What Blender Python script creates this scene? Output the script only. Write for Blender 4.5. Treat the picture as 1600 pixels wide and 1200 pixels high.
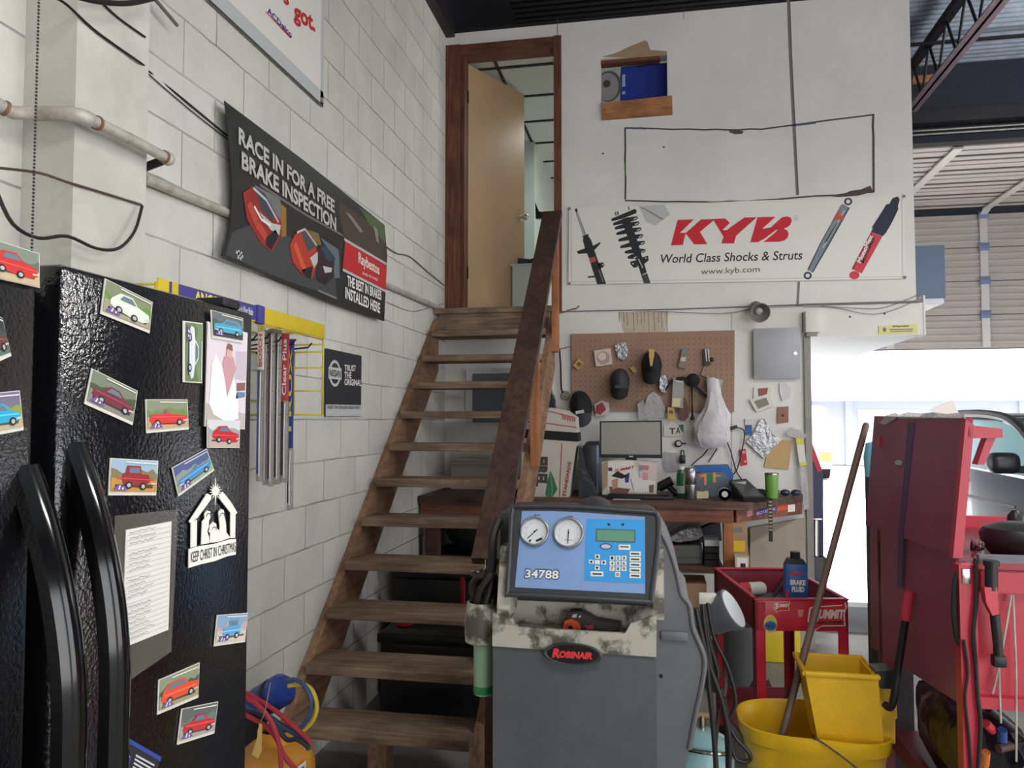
import bpy, bmesh, math, random
from math import pi, sin, cos, tan, radians as rad
from mathutils import Vector as V, Matrix as M4, noise as NZ
random.seed(7)
SC = bpy.context.scene
COL = SC.collection
for _o in list(bpy.data.objects):
    bpy.data.objects.remove(_o, do_unlink=True)

def C(r, g, b):
    f = lambda c: (c/255)/12.92 if c/255 <= .04045 else ((c/255+.055)/1.055)**2.4
    return (f(r), f(g), f(b), 1)

# ------------------------------------------------------------------ camera
F = 1220.0
CAM = V((0, 0, 1.62))
YAW, PIT = rad(10.68), math.atan(55/F)
cd = bpy.data.cameras.new('camera'); cam = bpy.data.objects.new('camera', cd); COL.objects.link(cam)
cam.location = CAM; cam.rotation_euler = (pi/2+PIT, 0, YAW)
cd.sensor_width = 36; cd.lens = 36*F/1600; cd.clip_start = .05; cd.clip_end = 300
SC.camera = cam
RM = cam.rotation_euler.to_matrix()
def ray(u, v): return RM @ V(((u-800)/F, -(v-600)/F, -1))
def P(u, v, X=None, Y=None, Z=None):
    "the point of the room that stands at a given X, Y or Z along a line of sight"
    d = ray(u, v)
    s = X/d.x if X is not None else (Y/d.y if Y is not None else (Z-CAM.z)/d.z)
    return CAM + d*s

# ------------------------------------------------------------------ world, lights, exposure
W = bpy.data.worlds.new('sky'); SC.world = W; W.use_nodes = True
nt = W.node_tree; bg = nt.nodes['Background']
sky = nt.nodes.new('ShaderNodeTexSky'); sky.sky_type = 'HOSEK_WILKIE'; sky.turbidity = 4; sky.sun_direction = (.45, .35, .82)
mixw = nt.nodes.new('ShaderNodeMixRGB'); mixw.inputs[0].default_value = .75; mixw.inputs[2].default_value = (1, 1, 1, 1)
nt.links.new(sky.outputs[0], mixw.inputs[1]); nt.links.new(mixw.outputs[0], bg.inputs[0])
bg.inputs[1].default_value = 5.6
def light(name, kind, loc, aim, power, size=(1, 1), col=(1, 1, 1)):
    l = bpy.data.lights.new(name, kind); o = bpy.data.objects.new(name, l); COL.objects.link(o)
    o.location = loc; o.rotation_euler = (V(aim)-V(loc)).to_track_quat('-Z', 'Y').to_euler()
    l.energy = power; l.color = col
    if kind == 'AREA': l.shape = 'RECTANGLE'; l.size, l.size_y = size
    return o
sun = light('sun', 'SUN', (10, 40, 22), (5, 10, 0), 30); sun.data.angle = .01
# daylight through the open bay doors beside and behind the camera, shop tubes under the roof, plus an added uplight
light('bay_daylight', 'AREA', (6.4, -.6, 1.6), (-1, 4.2, 1.4), 25, (3.4, 2.6), (.98, .99, 1))
light('rear_daylight', 'AREA', (1.6, -3.6, 1.6), (.0, 4, 1.0), 40, (4.0, 2.4), (.98, .99, 1))
light('shop_tube_lamp', 'AREA', (2.7, 2.6, 3.45), (2.5, 2.7, 0), 85, (1.2, .35), (1, .98, .95))
light('near_tube_lamp', 'AREA', (.7, .7, 3.5), (.6, 1.0, 0), 50, (1.2, .35), (1, .98, .95))
light('added_deck_uplight', 'AREA', (5.0, 8.6, 4.9), (4.6, 9.2, 6.3), 45, (1.2, .5), (.95, .98, 1))  # added upward light that brightens the roof deck, no fixture here
light('office_lamp', 'AREA', (-.5, 7.3, 4.45), (-.5, 7.3, 2), 12.0, (.6, .6), (.94, 1, .96))
vs = SC.view_settings
vs.view_transform = 'Standard'; vs.look = 'None'; vs.gamma = 1; vs.use_curve_mapping = False; vs.exposure = 0

# ------------------------------------------------------------------ materials
MATS = {}
def mat(name, col=None, rough=.6, metal=0, var=0, scale=8, bump=0, bscale=60, emit=0, alpha=1, trans=0, coat=0, col2=None, thr=(.35, .7), spec=.5):
    "principled surface whose colour wanders between two shades, with optional grain"
    if name in MATS: return MATS[name]
    m = bpy.data.materials.new(name); m.use_nodes = True; t = m.node_tree; b = t.nodes['Principled BSDF']
    b.inputs['Base Color'].default_value = col; b.inputs['Roughness'].default_value = rough; b.inputs['Metallic'].default_value = metal
    b.inputs['Specular IOR Level'].default_value = spec
    if coat: b.inputs['Coat Weight'].default_value = coat
    if trans: b.inputs['Transmission Weight'].default_value = trans
    if alpha < 1: b.inputs['Alpha'].default_value = alpha
    if emit: b.inputs['Emission Color'].default_value = col; b.inputs['Emission Strength'].default_value = emit
    tc = t.nodes.new('ShaderNodeTexCoord')
    if var or col2:
        n = t.nodes.new('ShaderNodeTexNoise'); n.inputs['Scale'].default_value = scale; n.inputs['Detail'].default_value = 6; n.inputs['Roughness'].default_value = .65
        r = t.nodes.new('ShaderNodeValToRGB'); r.color_ramp.elements[0].position = thr[0]; r.color_ramp.elements[1].position = thr[1]
        c2 = col2 or tuple(min(1, c*(1-var)) for c in col[:3])+(1,)
        r.color_ramp.elements[0].color = c2; r.color_ramp.elements[1].color = col
        t.links.new(tc.outputs['Object'], n.inputs['Vector']); t.links.new(n.outputs['Fac'], r.inputs[0]); t.links.new(r.outputs[0], b.inputs['Base Color'])
    if bump:
        n2 = t.nodes.new('ShaderNodeTexNoise'); n2.inputs['Scale'].default_value = bscale; n2.inputs['Detail'].default_value = 3
        bp = t.nodes.new('ShaderNodeBump'); bp.inputs['Strength'].default_value = bump; bp.inputs['Distance'].default_value = .01
        t.links.new(tc.outputs['Object'], n2.inputs['Vector']); t.links.new(n2.outputs['Fac'], bp.inputs['Height']); t.links.new(bp.outputs[0], b.inputs['Normal'])
    MATS[name] = m
    return m
def flat(rgb, rough=.7):
    "plain printed ink or paint of one colour"
    return mat('ink_%d_%d_%d' % rgb, C(*rgb), rough)
def wood(name, c1, c2, axis=0, scale=3, rough=.75):
    if name in MATS: return MATS[name]
    m = bpy.data.materials.new(name); m.use_nodes = True; t = m.node_tree; b = t.nodes['Principled BSDF']
    b.inputs['Roughness'].default_value = rough
    tc = t.nodes.new('ShaderNodeTexCoord'); mp = t.nodes.new('ShaderNodeMapping')
    s = [14, 14, 14]; s[axis] = 1.1; mp.inputs['Scale'].default_value = s
    n = t.nodes.new('ShaderNodeTexNoise'); n.inputs['Scale'].default_value = scale; n.inputs['Detail'].default_value = 8; n.inputs['Roughness'].default_value = .7
    n2 = t.nodes.new('ShaderNodeTexNoise'); n2.inputs['Scale'].default_value = 5; n2.inputs['Detail'].default_value = 4
    r = t.nodes.new('ShaderNodeValToRGB'); r.color_ramp.elements[0].position = .32; r.color_ramp.elements[1].position = .68
    r.color_ramp.elements[0].color = c1; r.color_ramp.elements[1].color = c2
    mx = t.nodes.new('ShaderNodeMixRGB'); mx.blend_type = 'MULTIPLY'; mx.inputs[0].default_value = .7
    r2 = t.nodes.new('ShaderNodeValToRGB'); r2.color_ramp.elements[0].position = .35; r2.color_ramp.elements[1].position = .6; r2.color_ramp.elements[0].color = (.45, .42, .4, 1)
    bp = t.nodes.new('ShaderNodeBump'); bp.inputs['Strength'].default_value = .25; bp.inputs['Distance'].default_value = .005
    L = t.links.new
    L(tc.outputs['Object'], mp.inputs[0]); L(mp.outputs[0], n.inputs['Vector']); L(n.outputs['Fac'], r.inputs[0])
    L(tc.outputs['Object'], n2.inputs['Vector']); L(n2.outputs['Fac'], r2.inputs[0])
    L(r.outputs[0], mx.inputs[1]); L(r2.outputs[0], mx.inputs[2]); L(mx.outputs[0], b.inputs['Base Color'])
    L(n.outputs['Fac'], bp.inputs['Height']); L(bp.outputs[0], b.inputs['Normal'])
    MATS[name] = m
    return m

# ------------------------------------------------------------------ mesh building
class MB:
    "collects shapes, each with its material, and links them as ONE mesh object"
    def __init__(s): s.v = []; s.f = []; s.m = []; s.ms = []; s.sm = []
    def _mi(s, m):
        if m not in s.ms: s.ms.append(m)
        return s.ms.index(m)
    def add(s, vs, fs, m, smooth=False):
        o = len(s.v); s.v += [V(p) for p in vs]; k = s._mi(m)
        for f in fs: s.f.append([i+o for i in f]); s.m.append(k); s.sm.append(smooth)
        return s
    def box(s, c, d, m, bev=0, R=None, seg=2):
        "box of size d about c, edges rounded by bev, turned by matrix R"
        bm = bmesh.new(); bmesh.ops.create_cube(bm, size=1)
        for v in bm.verts: v.co = V((v.co.x*d[0], v.co.y*d[1], v.co.z*d[2]))
        if bev: bmesh.ops.bevel(bm, geom=bm.edges[:], offset=min(bev, min(d)*.49), segments=seg, affect='EDGES', profile=.5)
        bm.verts.index_update()
        vs = [(R @ v.co if R else v.co)+V(c) for v in bm.verts]; fs = [[v.index for v in f.verts] for f in bm.faces]
        bm.free()
        return s.add(vs, fs, m, bool(bev))
    def bx(s, a, b, m, bev=0):
        a, b = V(a), V(b)
        return s.box((a+b)/2, [abs(b[i]-a[i]) for i in range(3)], m, bev)
    def cyl(s, p, q, r, m, r2=None, n=16, caps=True, smooth=True):
        p, q = V(p), V(q); r2 = r if r2 is None else r2
        z = (q-p).normalized(); x = z.orthogonal().normalized(); y = z.cross(x)
        vs = [p+(x*cos(2*pi*i/n)+y*sin(2*pi*i/n))*r for i in range(n)]+[q+(x*cos(2*pi*i/n)+y*sin(2*pi*i/n))*r2 for i in range(n)]
        s.add(vs, [[i, (i+1) % n, n+(i+1) % n, n+i] for i in range(n)], m, smooth)
        if caps: s.add(vs[:n], [list(range(n))[::-1]], m); s.add(vs[n:], [list(range(n))], m)
        return s
    def tube(s, pts, r, m, n=8, sub=0, rf=None):
        "round bar along a path; sub smooths the path"
        pts = [V(p) for p in pts]
        if sub:
            out = []
            for i in range(len(pts)-1):
                a, b, c, d = pts[max(i-1, 0)], pts[i], pts[i+1], pts[min(i+2, len(pts)-1)]
                for k in range(sub):
                    t = k/sub
                    out.append(.5*((2*b)+(c-a)*t+(2*a-5*b+4*c-d)*t*t+(3*b-a-3*c+d)*t**3))
            pts = out+[pts[-1]]
        vs = []; x = None
        for i, p in enumerate(pts):
            z = (pts[min(i+1, len(pts)-1)]-pts[max(i-1, 0)])
            z = z.normalized() if z.length > 1e-9 else V((0, 0, 1))
            x = z.orthogonal().normalized() if x is None else (x-z*x.dot(z)).normalized()
            y = z.cross(x); rr = rf(i/max(1, len(pts)-1))*r if rf else r
            vs += [p+(x*cos(2*pi*k/n)+y*sin(2*pi*k/n))*rr for k in range(n)]
        fs = [[i*n+k, i*n+(k+1) % n, (i+1)*n+(k+1) % n, (i+1)*n+k] for i in range(len(pts)-1) for k in range(n)]
        fs += [list(range(n))[::-1], [(len(pts)-1)*n+k for k in range(n)]]
        return s.add(vs, fs, m, True)
    def lathe(s, c, prof, m, n=24, axis=V((0, 0, 1)), sx=1, sy=1):
        "turned shape: profile of (radius, height) about an axis through c"
        z = V(axis).normalized(); x = V((1, 0, 0)) if abs(z.z) > .9 else z.orthogonal().normalized(); y = z.cross(x)
        vs = [V(c)+(x*cos(2*pi*k/n)*sx+y*sin(2*pi*k/n)*sy)*r+z*h for r, h in prof for k in range(n)]
        fs = [[i*n+k, i*n+(k+1) % n, (i+1)*n+(k+1) % n, (i+1)*n+k] for i in range(len(prof)-1) for k in range(n)]
        if prof[0][0] > 0: fs.append(list(range(n))[::-1])
        if prof[-1][0] > 0: fs.append([(len(prof)-1)*n+k for k in range(n)])
        return s.add(vs, fs, m, True)
    def ball(s, c, r, m, n=16, h=10):
        r = (r, r, r) if not hasattr(r, '__len__') else r
        vs = [V(c)+V((r[0]*sin(pi*i/h)*cos(2*pi*k/n), r[1]*sin(pi*i/h)*sin(2*pi*k/n), r[2]*cos(pi*i/h))) for i in range(h+1) for k in range(n)]
        return s.add(vs, [[i*n+k, (i+1)*n+k, (i+1)*n+(k+1) % n, i*n+(k+1) % n] for i in range(h) for k in range(n)], m, True)
    def prism(s, pts, ex, m, smooth=False):
        "flat outline pushed along ex"
        pts = [V(p) for p in pts]; n = len(pts); ex = V(ex)
        vs = pts+[p+ex for p in pts]
        s.add(vs, [[i, (i+1) % n, n+(i+1) % n, n+i] for i in range(n)], m, smooth)
        s.add(pts, [list(range(n))[::-1]], m); s.add([p+ex for p in pts], [list(range(n))], m)
        return s
    def grid(s, fn, nu, nv, m, thick=None, smooth=True):
        "surface fn(a,b), a and b from 0 to 1; thick adds a back"
        vs = [V(fn(i/nu, j/nv)) for j in range(nv+1) for i in range(nu+1)]
        q = lambda i, j: j*(nu+1)+i
        fs = [[q(i, j), q(i+1, j), q(i+1, j+1), q(i, j+1)] for j in range(nv) for i in range(nu)]
        s.add(vs, fs, m, smooth)
        if thick is not None:
            bk = [p+V(thick) for p in vs]; s.add(bk, [f[::-1] for f in fs], m, smooth)
            rim = [q(i, 0) for i in range(nu)]+[q(nu, j) for j in range(nv)]+[q(i, nv) for i in range(nu, 0, -1)]+[q(0, j) for j in range(nv, 0, -1)]
            k = len(rim); s.add([vs[i] for i in rim]+[bk[i] for i in rim], [[i, k+i, k+(i+1) % k, (i+1) % k] for i in range(k)], m)
        return s
    def xf(s, M): s.v = [M @ p for p in s.v]; return s
    def build(s, name, parent=None, loc=None, fix=True):
        me = bpy.data.meshes.new(name); o0 = V(loc) if loc is not None else V((0, 0, 0))
        if parent is not None: o0 = V(parent.get('_o', (0, 0, 0)))
        me.from_pydata([p-o0 for p in s.v], [], s.f)
        for m in s.ms: me.materials.append(m)
        for i, p in enumerate(me.polygons): p.material_index = s.m[i]; p.use_smooth = s.sm[i]
        if fix:
            bm = bmesh.new(); bm.from_mesh(me); bmesh.ops.remove_doubles(bm, verts=bm.verts, dist=1e-5) if len(s.v) < 60000 else None
            bmesh.ops.recalc_face_normals(bm, faces=bm.faces)
            for e in bm.edges:
                if len(e.link_faces) == 2 and e.calc_face_angle(0) > .7: e.smooth = False
            bm.to_mesh(me); bm.free()
        o = bpy.data.objects.new(name, me); COL.objects.link(o)
        if parent is not None: o.parent = parent; o['_o'] = list(o0)
        elif loc is not None: o.location = o0; o['_o'] = list(o0)
        return o
def tag(o, label, cat, group=None):
    o['label'] = label; o['category'] = cat
    if group: o['group'] = group
    return o
def thing(name, label, cat, loc, group=None):
    "an Empty at the thing's base; its parts are given in room coordinates"
    o = bpy.data.objects.new(name, None); COL.objects.link(o); o.location = loc; o['_o'] = list(loc)
    o.empty_display_size = .05
    return tag(o, label, cat, group)
def struct(o): o['kind'] = 'structure'; return o

_TC = {}
def text_mesh(body, bold=0):
    k = (body, bold)
    if k in _TC: return _TC[k]
    cu = bpy.data.curves.new('t', 'FONT'); cu.body = body; cu.offset = bold; cu.resolution_u = 3
    ob = bpy.data.objects.new('t', cu); COL.objects.link(ob)
    me = bpy.data.meshes.new_from_object(ob.evaluated_get(bpy.context.evaluated_depsgraph_get()))
    vs = [(v.co.x, v.co.y) for v in me.vertices]; fs = [list(p.vertices) for p in me.polygons]
    bpy.data.objects.remove(ob); bpy.data.curves.remove(cu); bpy.data.meshes.remove(me)
    x0 = min(p[0] for p in vs); x1 = max(p[0] for p in vs); y0 = min(p[1] for p in vs); y1 = max(p[1] for p in vs)
    _TC[k] = ([((x-x0)/(x1-x0), (y-y0)/(y1-y0)) for x, y in vs], fs)
    return _TC[k]

class Board:
    "a flat face in the room: O its origin, R right, U up, as one looks at it; prints lie on it in thin layers"
    def __init__(s, O, R, U):
        s.O = V(O); s.R = V(R).normalized(); s.U = V(U).normalized(); s.N = s.R.cross(s.U); s.parts = {}
    def at(s, x, y, d=0): return s.O+s.R*x+s.U*y+s.N*d
    def px(s, u, v):
        "where the line of sight through (u,v) meets the face"
        d = ray(u, v); t = (s.O-CAM).dot(s.N)/d.dot(s.N); p = CAM+d*t-s.O
        return (p.dot(s.R), p.dot(s.U))
    def mb(s, part):
        return s.parts.setdefault(part, MB())
    def poly(s, part, m, pts, lay=1, px=True, th=.0006):
        q = [s.px(*p) for p in pts] if px else pts
        s.mb(part).add([s.at(x, y, lay*th) for x, y in q], [list(range(len(q)))], m); return s
    def ell(s, part, m, c, rx, ry, lay=1, n=24, px=True, a0=0, a1=2*pi, th=.0006):
        c = s.px(*c) if px else c
        q = [(c[0]+rx*cos(a0+(a1-a0)*i/n), c[1]+ry*sin(a0+(a1-a0)*i/n)) for i in range(n)]
        return s.poly(part, m, q, lay, False, th)
    def line(s, part, m, pts, w, lay=1, px=True, th=.0006):
        q = [V(s.px(*p)) if px else V(p) for p in pts]
        for a, b in zip(q, q[1:]):
            t = (b-a); n = V((-t.y, t.x)).normalized()*w/2
            s.poly(part, m, [a-n, b-n, b+n, a+n], lay, False, th)
        return s
    def text(s, part, m, body, bl, br, tl, lay=2, bold=0, px=True, th=.0006):
        "lettering whose box has the given bottom-left, bottom-right and top-left corners"
        bl, br, tl = [V(s.px(*p)) if px else V(p) for p in (bl, br, tl)]
        vs, fs = text_mesh(body, bold)
        s.mb('%s#%d' % (part, len(s.parts))).add([s.at(*(bl+(br-bl)*x+(tl-bl)*y), lay*th) for x, y in vs], fs, m); return s
    def slab(s, part, m, pts, th=.002, px=True, off=0):
        q = [s.px(*p) if px else p for p in pts]
        s.mb(part).prism([s.at(x, y, off) for x, y in q], s.N*(-th), m); return s
    def done(s, root, order=None):
        for k, mb in s.parts.items():
            mb.build(k.split('#')[0], root, fix=False)
def lerp(a, b, t): return a+(b-a)*t
# ------------------------------------------------------------------ the building
LW, BW = -1.646, 5.9            # left wall face, office wall face
def cmu(name, col, mort):
    m = bpy.data.materials.new(name); m.use_nodes = True; t = m.node_tree; b = t.nodes['Principled BSDF']; L = t.links.new
    b.inputs['Roughness'].default_value = .7
    tc = t.nodes.new('ShaderNodeTexCoord'); sp = t.nodes.new('ShaderNodeSeparateXYZ'); cb = t.nodes.new('ShaderNodeCombineXYZ')
    ad = t.nodes.new('ShaderNodeMath'); ad.inputs[1].default_value = -.223+4.06; az = t.nodes.new('ShaderNodeMath'); az.inputs[1].default_value = 0
    L(tc.outputs['Object'], sp.inputs[0]); L(sp.outputs['Y'], ad.inputs[0]); L(sp.outputs['Z'], az.inputs[0]); L(ad.outputs[0], cb.inputs[0]); L(az.outputs[0], cb.inputs[1])
    nj = t.nodes.new('ShaderNodeTexNoise'); nj.inputs['Scale'].default_value = 9; nj.inputs['Detail'].default_value = 4
    vm = t.nodes.new('ShaderNodeVectorMath'); vm.operation = 'MULTIPLY_ADD'; vm.inputs[1].default_value = (.012, .012, 0)
    L(tc.outputs['Object'], nj.inputs['Vector']); L(nj.outputs['Color'], vm.inputs[0]); L(cb.outputs[0], vm.inputs[2])
    br = t.nodes.new('ShaderNodeTexBrick'); br.inputs['Scale'].default_value = 1; br.inputs['Mortar Size'].default_value = .0045; br.inputs['Mortar Smooth'].default_value = .6
    br.inputs['Brick Width'].default_value = .406; br.inputs['Row Height'].default_value = .203; br.offset = .5
    br.inputs['Color1'].default_value = (1, 1, 1, 1); br.inputs['Color2'].default_value = (.93, .93, .92, 1); br.inputs['Mortar'].default_value = (0, 0, 0, 1)
    L(vm.outputs[0], br.inputs['Vector'])
    n = t.nodes.new('ShaderNodeTexNoise'); n.inputs['Scale'].default_value = 2.2; n.inputs['Detail'].default_value = 8; n.inputs['Roughness'].default_value = .7
    r = t.nodes.new('ShaderNodeValToRGB'); r.color_ramp.elements[0].position = .3; r.color_ramp.elements[1].position = .62
    r.color_ramp.elements[0].color = tuple(c*.8 for c in col[:3])+(1,); r.color_ramp.elements[1].color = col
    L(tc.outputs['Object'], n.inputs['Vector']); L(n.outputs['Fac'], r.inputs[0])
    n3 = t.nodes.new('ShaderNodeTexNoise'); n3.inputs['Scale'].default_value = 3.1; n3.inputs['Detail'].default_value = 2
    r3 = t.nodes.new('ShaderNodeValToRGB'); r3.color_ramp.elements[0].position = .35; r3.color_ramp.elements[1].position = .6
    r3.color_ramp.elements[0].color = (.75, .75, .75, 1); r3.color_ramp.elements[1].color = (.35, .35, .35, 1)
    L(tc.outputs['Object'], n3.inputs['Vector']); L(n3.outputs['Fac'], r3.inputs[0])
    mm = t.nodes.new('ShaderNodeMath'); mm.operation = 'MULTIPLY'; L(br.outputs['Fac'], mm.inputs[0]); L(r3.outputs[0], mm.inputs[1])
    mu = t.nodes.new('ShaderNodeMixRGB'); mu.blend_type = 'MULTIPLY'; mu.inputs[0].default_value = 1
    bw = t.nodes.new('ShaderNodeMixRGB'); bw.inputs[2].default_value = (1, 1, 1, 1)
    L(br.outputs['Fac'], bw.inputs[0]); L(br.outputs['Color'], bw.inputs[1])
    L(r.outputs[0], mu.inputs[1]); L(bw.outputs[0], mu.inputs[2])
    mx = t.nodes.new('ShaderNodeMixRGB'); mx.inputs[2].default_value = mort
    L(mm.outputs[0], mx.inputs[0]); L(mu.outputs[0], mx.inputs[1]); L(mx.outputs[0], b.inputs['Base Color'])
    inv = t.nodes.new('ShaderNodeMath'); inv.operation = 'MULTIPLY_ADD'; inv.inputs[1].default_value = -1; n4 = t.nodes.new('ShaderNodeTexNoise'); n4.inputs['Scale'].default_value = 70; n4.inputs['Detail'].default_value = 4
    L(tc.outputs['Object'], n4.inputs['Vector']); L(br.outputs['Fac'], inv.inputs[0]); L(n4.outputs['Fac'], inv.inputs[2])
    bp = t.nodes.new('ShaderNodeBump'); bp.inputs['Strength'].default_value = .45; bp.inputs['Distance'].default_value = .006
    L(inv.outputs[0], bp.inputs['Height']); L(bp.outputs[0], b.inputs['Normal'])
    return m
M_cmu = cmu('painted_block', C(211, 209, 202), C(98, 96, 91))
M_wall = mat('painted_board', C(222, 219, 215), .6, var=.12, scale=2.5, bump=.08, bscale=40, thr=(.3, .65))
M_pil = mat('painted_pilaster', C(205, 203, 194), .7, var=.2, scale=5, bump=.3, bscale=30)
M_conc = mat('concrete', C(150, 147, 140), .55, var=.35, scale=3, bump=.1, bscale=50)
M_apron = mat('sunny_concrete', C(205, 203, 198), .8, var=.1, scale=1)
M_black = mat('black_paint_and_shade', C(20, 20, 22), .5)
M_dsteel = mat('dark_steel', C(46, 42, 46), .5, .3, var=.3)
M_pink = mat('pink_lit_steel', C(164, 142, 150), .6, .1, var=.3, scale=12)
M_trim = wood('stained_trim', C(66, 36, 24), C(128, 78, 54), 2)
M_trimx = wood('stained_head', C(66, 36, 24), C(128, 78, 54), 0)
M_pine = wood('raw_pine', C(150, 96, 58), C(196, 138, 92), 0)
M_tile = mat('ceiling_tile', C(190, 196, 184), .9)
M_mint = mat('pale_mint_paint', C(202, 210, 206), .7)
M_doorw = mat('birch_door', C(188, 156, 120), .36, var=.1, scale=3)
M_chrome = mat('chrome', C(210, 208, 200), .2, 1)
M_pvc = mat('old_pvc', C(200, 194, 182), .4, var=.45, scale=14)
M_cable = mat('black_cable', C(34, 31, 30), .5)
M_gcable = mat('grey_cable', C(104, 100, 96), .6)
M_deck = mat('galvanised_deck', C(150, 158, 170), .75, 0, var=.3, scale=6)
M_darkwall = mat('dark_block', C(40, 44, 56), .8, var=.3, scale=6, bump=.3)
M_doorp = mat('beige_door_panel', C(172, 165, 162), .5, var=.1, scale=3)
M_facade = mat('white_facade', C(225, 226, 232), .8)
M_facb = mat('grey_blue_facade', C(190, 196, 214), .8)

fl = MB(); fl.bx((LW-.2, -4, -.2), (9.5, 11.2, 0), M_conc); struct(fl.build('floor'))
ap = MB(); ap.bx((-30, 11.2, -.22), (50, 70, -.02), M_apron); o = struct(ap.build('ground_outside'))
w = MB(); w.bx((LW-.2, -4, 0), (LW, BW+.1, 4.72), M_cmu); struct(w.build('wall_left'))
w = MB(); w.bx((LW-.2, -4, 4.72), (LW+.03, 11.2, 6.3), M_dsteel); w.bx((LW-.02, -4, 4.66), (LW+.07, BW, 4.78), M_dsteel)
struct(w.build('trim_1'))
# pilaster against the left wall
w = MB(); w.bx((LW, 1.755, 0), (-1.49, 2.046, 4.72), M_pil); struct(w.build('wall_left_pilaster'))
# rear of the shop: dark block wall above the bay opening, walls beside it
w = MB(); w.bx((1.0, 11.0, 3.5), (9.5, 11.2, 6.3), M_darkwall); w.bx((LW-.2, 11.0, 0), (1.0, 11.2, 6.3), M_darkwall); w.bx((7.6, 11.0, 0), (9.5, 11.2, 3.5), M_darkwall)
struct(w.build('wall_back'))
w = MB()
for y0, y1, z0 in ((-4, -3, 0), (-3, 1, 3.8), (1, 2.0, 0), (2.0, 6.5, 3.8), (6.5, 11, 0)): w.bx((9.5, y0, z0), (9.7, y1, 6.3), M_darkwall)
struct(w.build('wall_right'))
w = MB(); w.bx((LW-.2, -4.2, 0), (2.0, -4, 6.3), M_darkwall); w.bx((2.0, -4.2, 3.4), (7.5, -4, 6.3), M_darkwall); w.bx((7.5, -4.2, 0), (9.7, -4, 6.3), M_darkwall); struct(w.build('wall_front'))
# corrugated roof deck
w = MB(); pit = .115; prof = []
y = -4.0
while y < 11.2:
    prof += [(y, 6.3), (y+.035, 6.3), (y+.0575, 6.335), (y+.0925, 6.335)]; y += pit
vs = [(x, a, b) for a, b in prof for x in (LW-.2, 9.7)]
xs_ = (LW-.2, 1.75, 9.7); vs = [(x, a, b) for a, b in prof for x in xs_]
w.add(vs, [[3*i, 3*i+1, 3*i+4, 3*i+3] for i in range(len(prof)-1)], M_black); w.add(vs, [[3*i+1, 3*i+2, 3*i+5, 3*i+4] for i in range(len(prof)-1)], M_deck)  # black part puts the darkness over the office into the deck colour
w.bx((LW-.2, -4, 6.36), (9.7, 11.2, 6.42), M_dsteel)
struct(w.build('ceiling', fix=False))

# office box: wall facing the shop, with a doorway and a rough hole
def PB(u, v): p = P(u, v, Y=BW); return p.x, p.z
dx0, dz1 = PB(708, 66)[0], PB(790, 78)[1]
dx1 = PB(874, 300)[0]
ZL = 2.44                                   # landing and office floor level
OX1, OZ1 = 1.785, 4.69
JX = PB(1258, 700)[0]; HX1 = PB(1443, 500)[0]; HZ0 = 2.215
hx0, hz1 = PB(938, 92); hx1, hz0 = PB(1043, 158)
w = MB()
def wallrect(x0, z0, x1, z1, y0=BW, y1=BW+.12): w.bx((x0, y0, z0), (x1, y1, z1), M_wall)
wallrect(LW, 0, JX, ZL)                      # below the office, over the bench
wallrect(JX, HZ0, HX1, ZL)                   # header over the doorway
wallrect(LW, ZL, dx0, OZ1); wallrect(dx0, dz1, dx1, OZ1)
wallrect(dx1, ZL, hx0, OZ1); wallrect(hx0, ZL, hx1, hz0); wallrect(hx0, hz1, hx1, OZ1); wallrect(hx1, ZL, OX1, OZ1)
struct(w.build('wall_office'))
w = MB(); w.bx((OX1-.1, BW+.12, ZL), (OX1, 10.2, OZ1), M_wall); w.bx((LW, 10.2, ZL), (OX1, 10.3, OZ1), M_mint); w.bx((LW, BW+.1, ZL), (LW+.02, 10.2, OZ1), M_mint)
w.bx((LW, 7.95, ZL), (P(835, 300, Y=7.95).x, 10.2, OZ1-.16), M_mint)
struct(w.build('wall_office_inside'))
w = MB(); w.bx((LW, BW+.12, HZ0), (HX1, 8.5, ZL), M_facade); struct(w.build('floor_office'))
w = MB(); zc = 4.53; w.bx((LW, BW+.12, zc), (OX1, 10.2, zc+.04), M_tile)
w.bx((LW, BW, OZ1), (OX1, 10.3, OZ1+.03), M_dsteel)
for i in range(7): w.bx((LW, 6.2+.6*i, zc-.012), (OX1, 6.225+.6*i, zc), M_black)
for x in (-1.29, -.68, -.07, .54, 1.15): w.bx((x-.012, BW+.12, zc-.012), (x+.012, 10.2, zc), M_black)
struct(w.build('ceiling_office'))
# door frame, stained wood
w = MB(); cw = .075
a0 = PB(708, 300)[0]
w.bx((a0-.06, BW-.02, ZL-.02), (a0+.055, BW+.14, dz1+.07), M_trim)
w.bx((a0+.055, BW+.02, ZL), (a0+.085, BW+.14, dz1), M_trim)
w.bx((dx1-.04, BW-.02, ZL), (dx1+.018, BW+.14, dz1+.07), M_trim)
w.bx((a0+.056, BW-.018, dz1-.02), (dx1-.041, BW+.138, dz1+.065), M_trimx)
struct(w.build('trim_2'))
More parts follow.
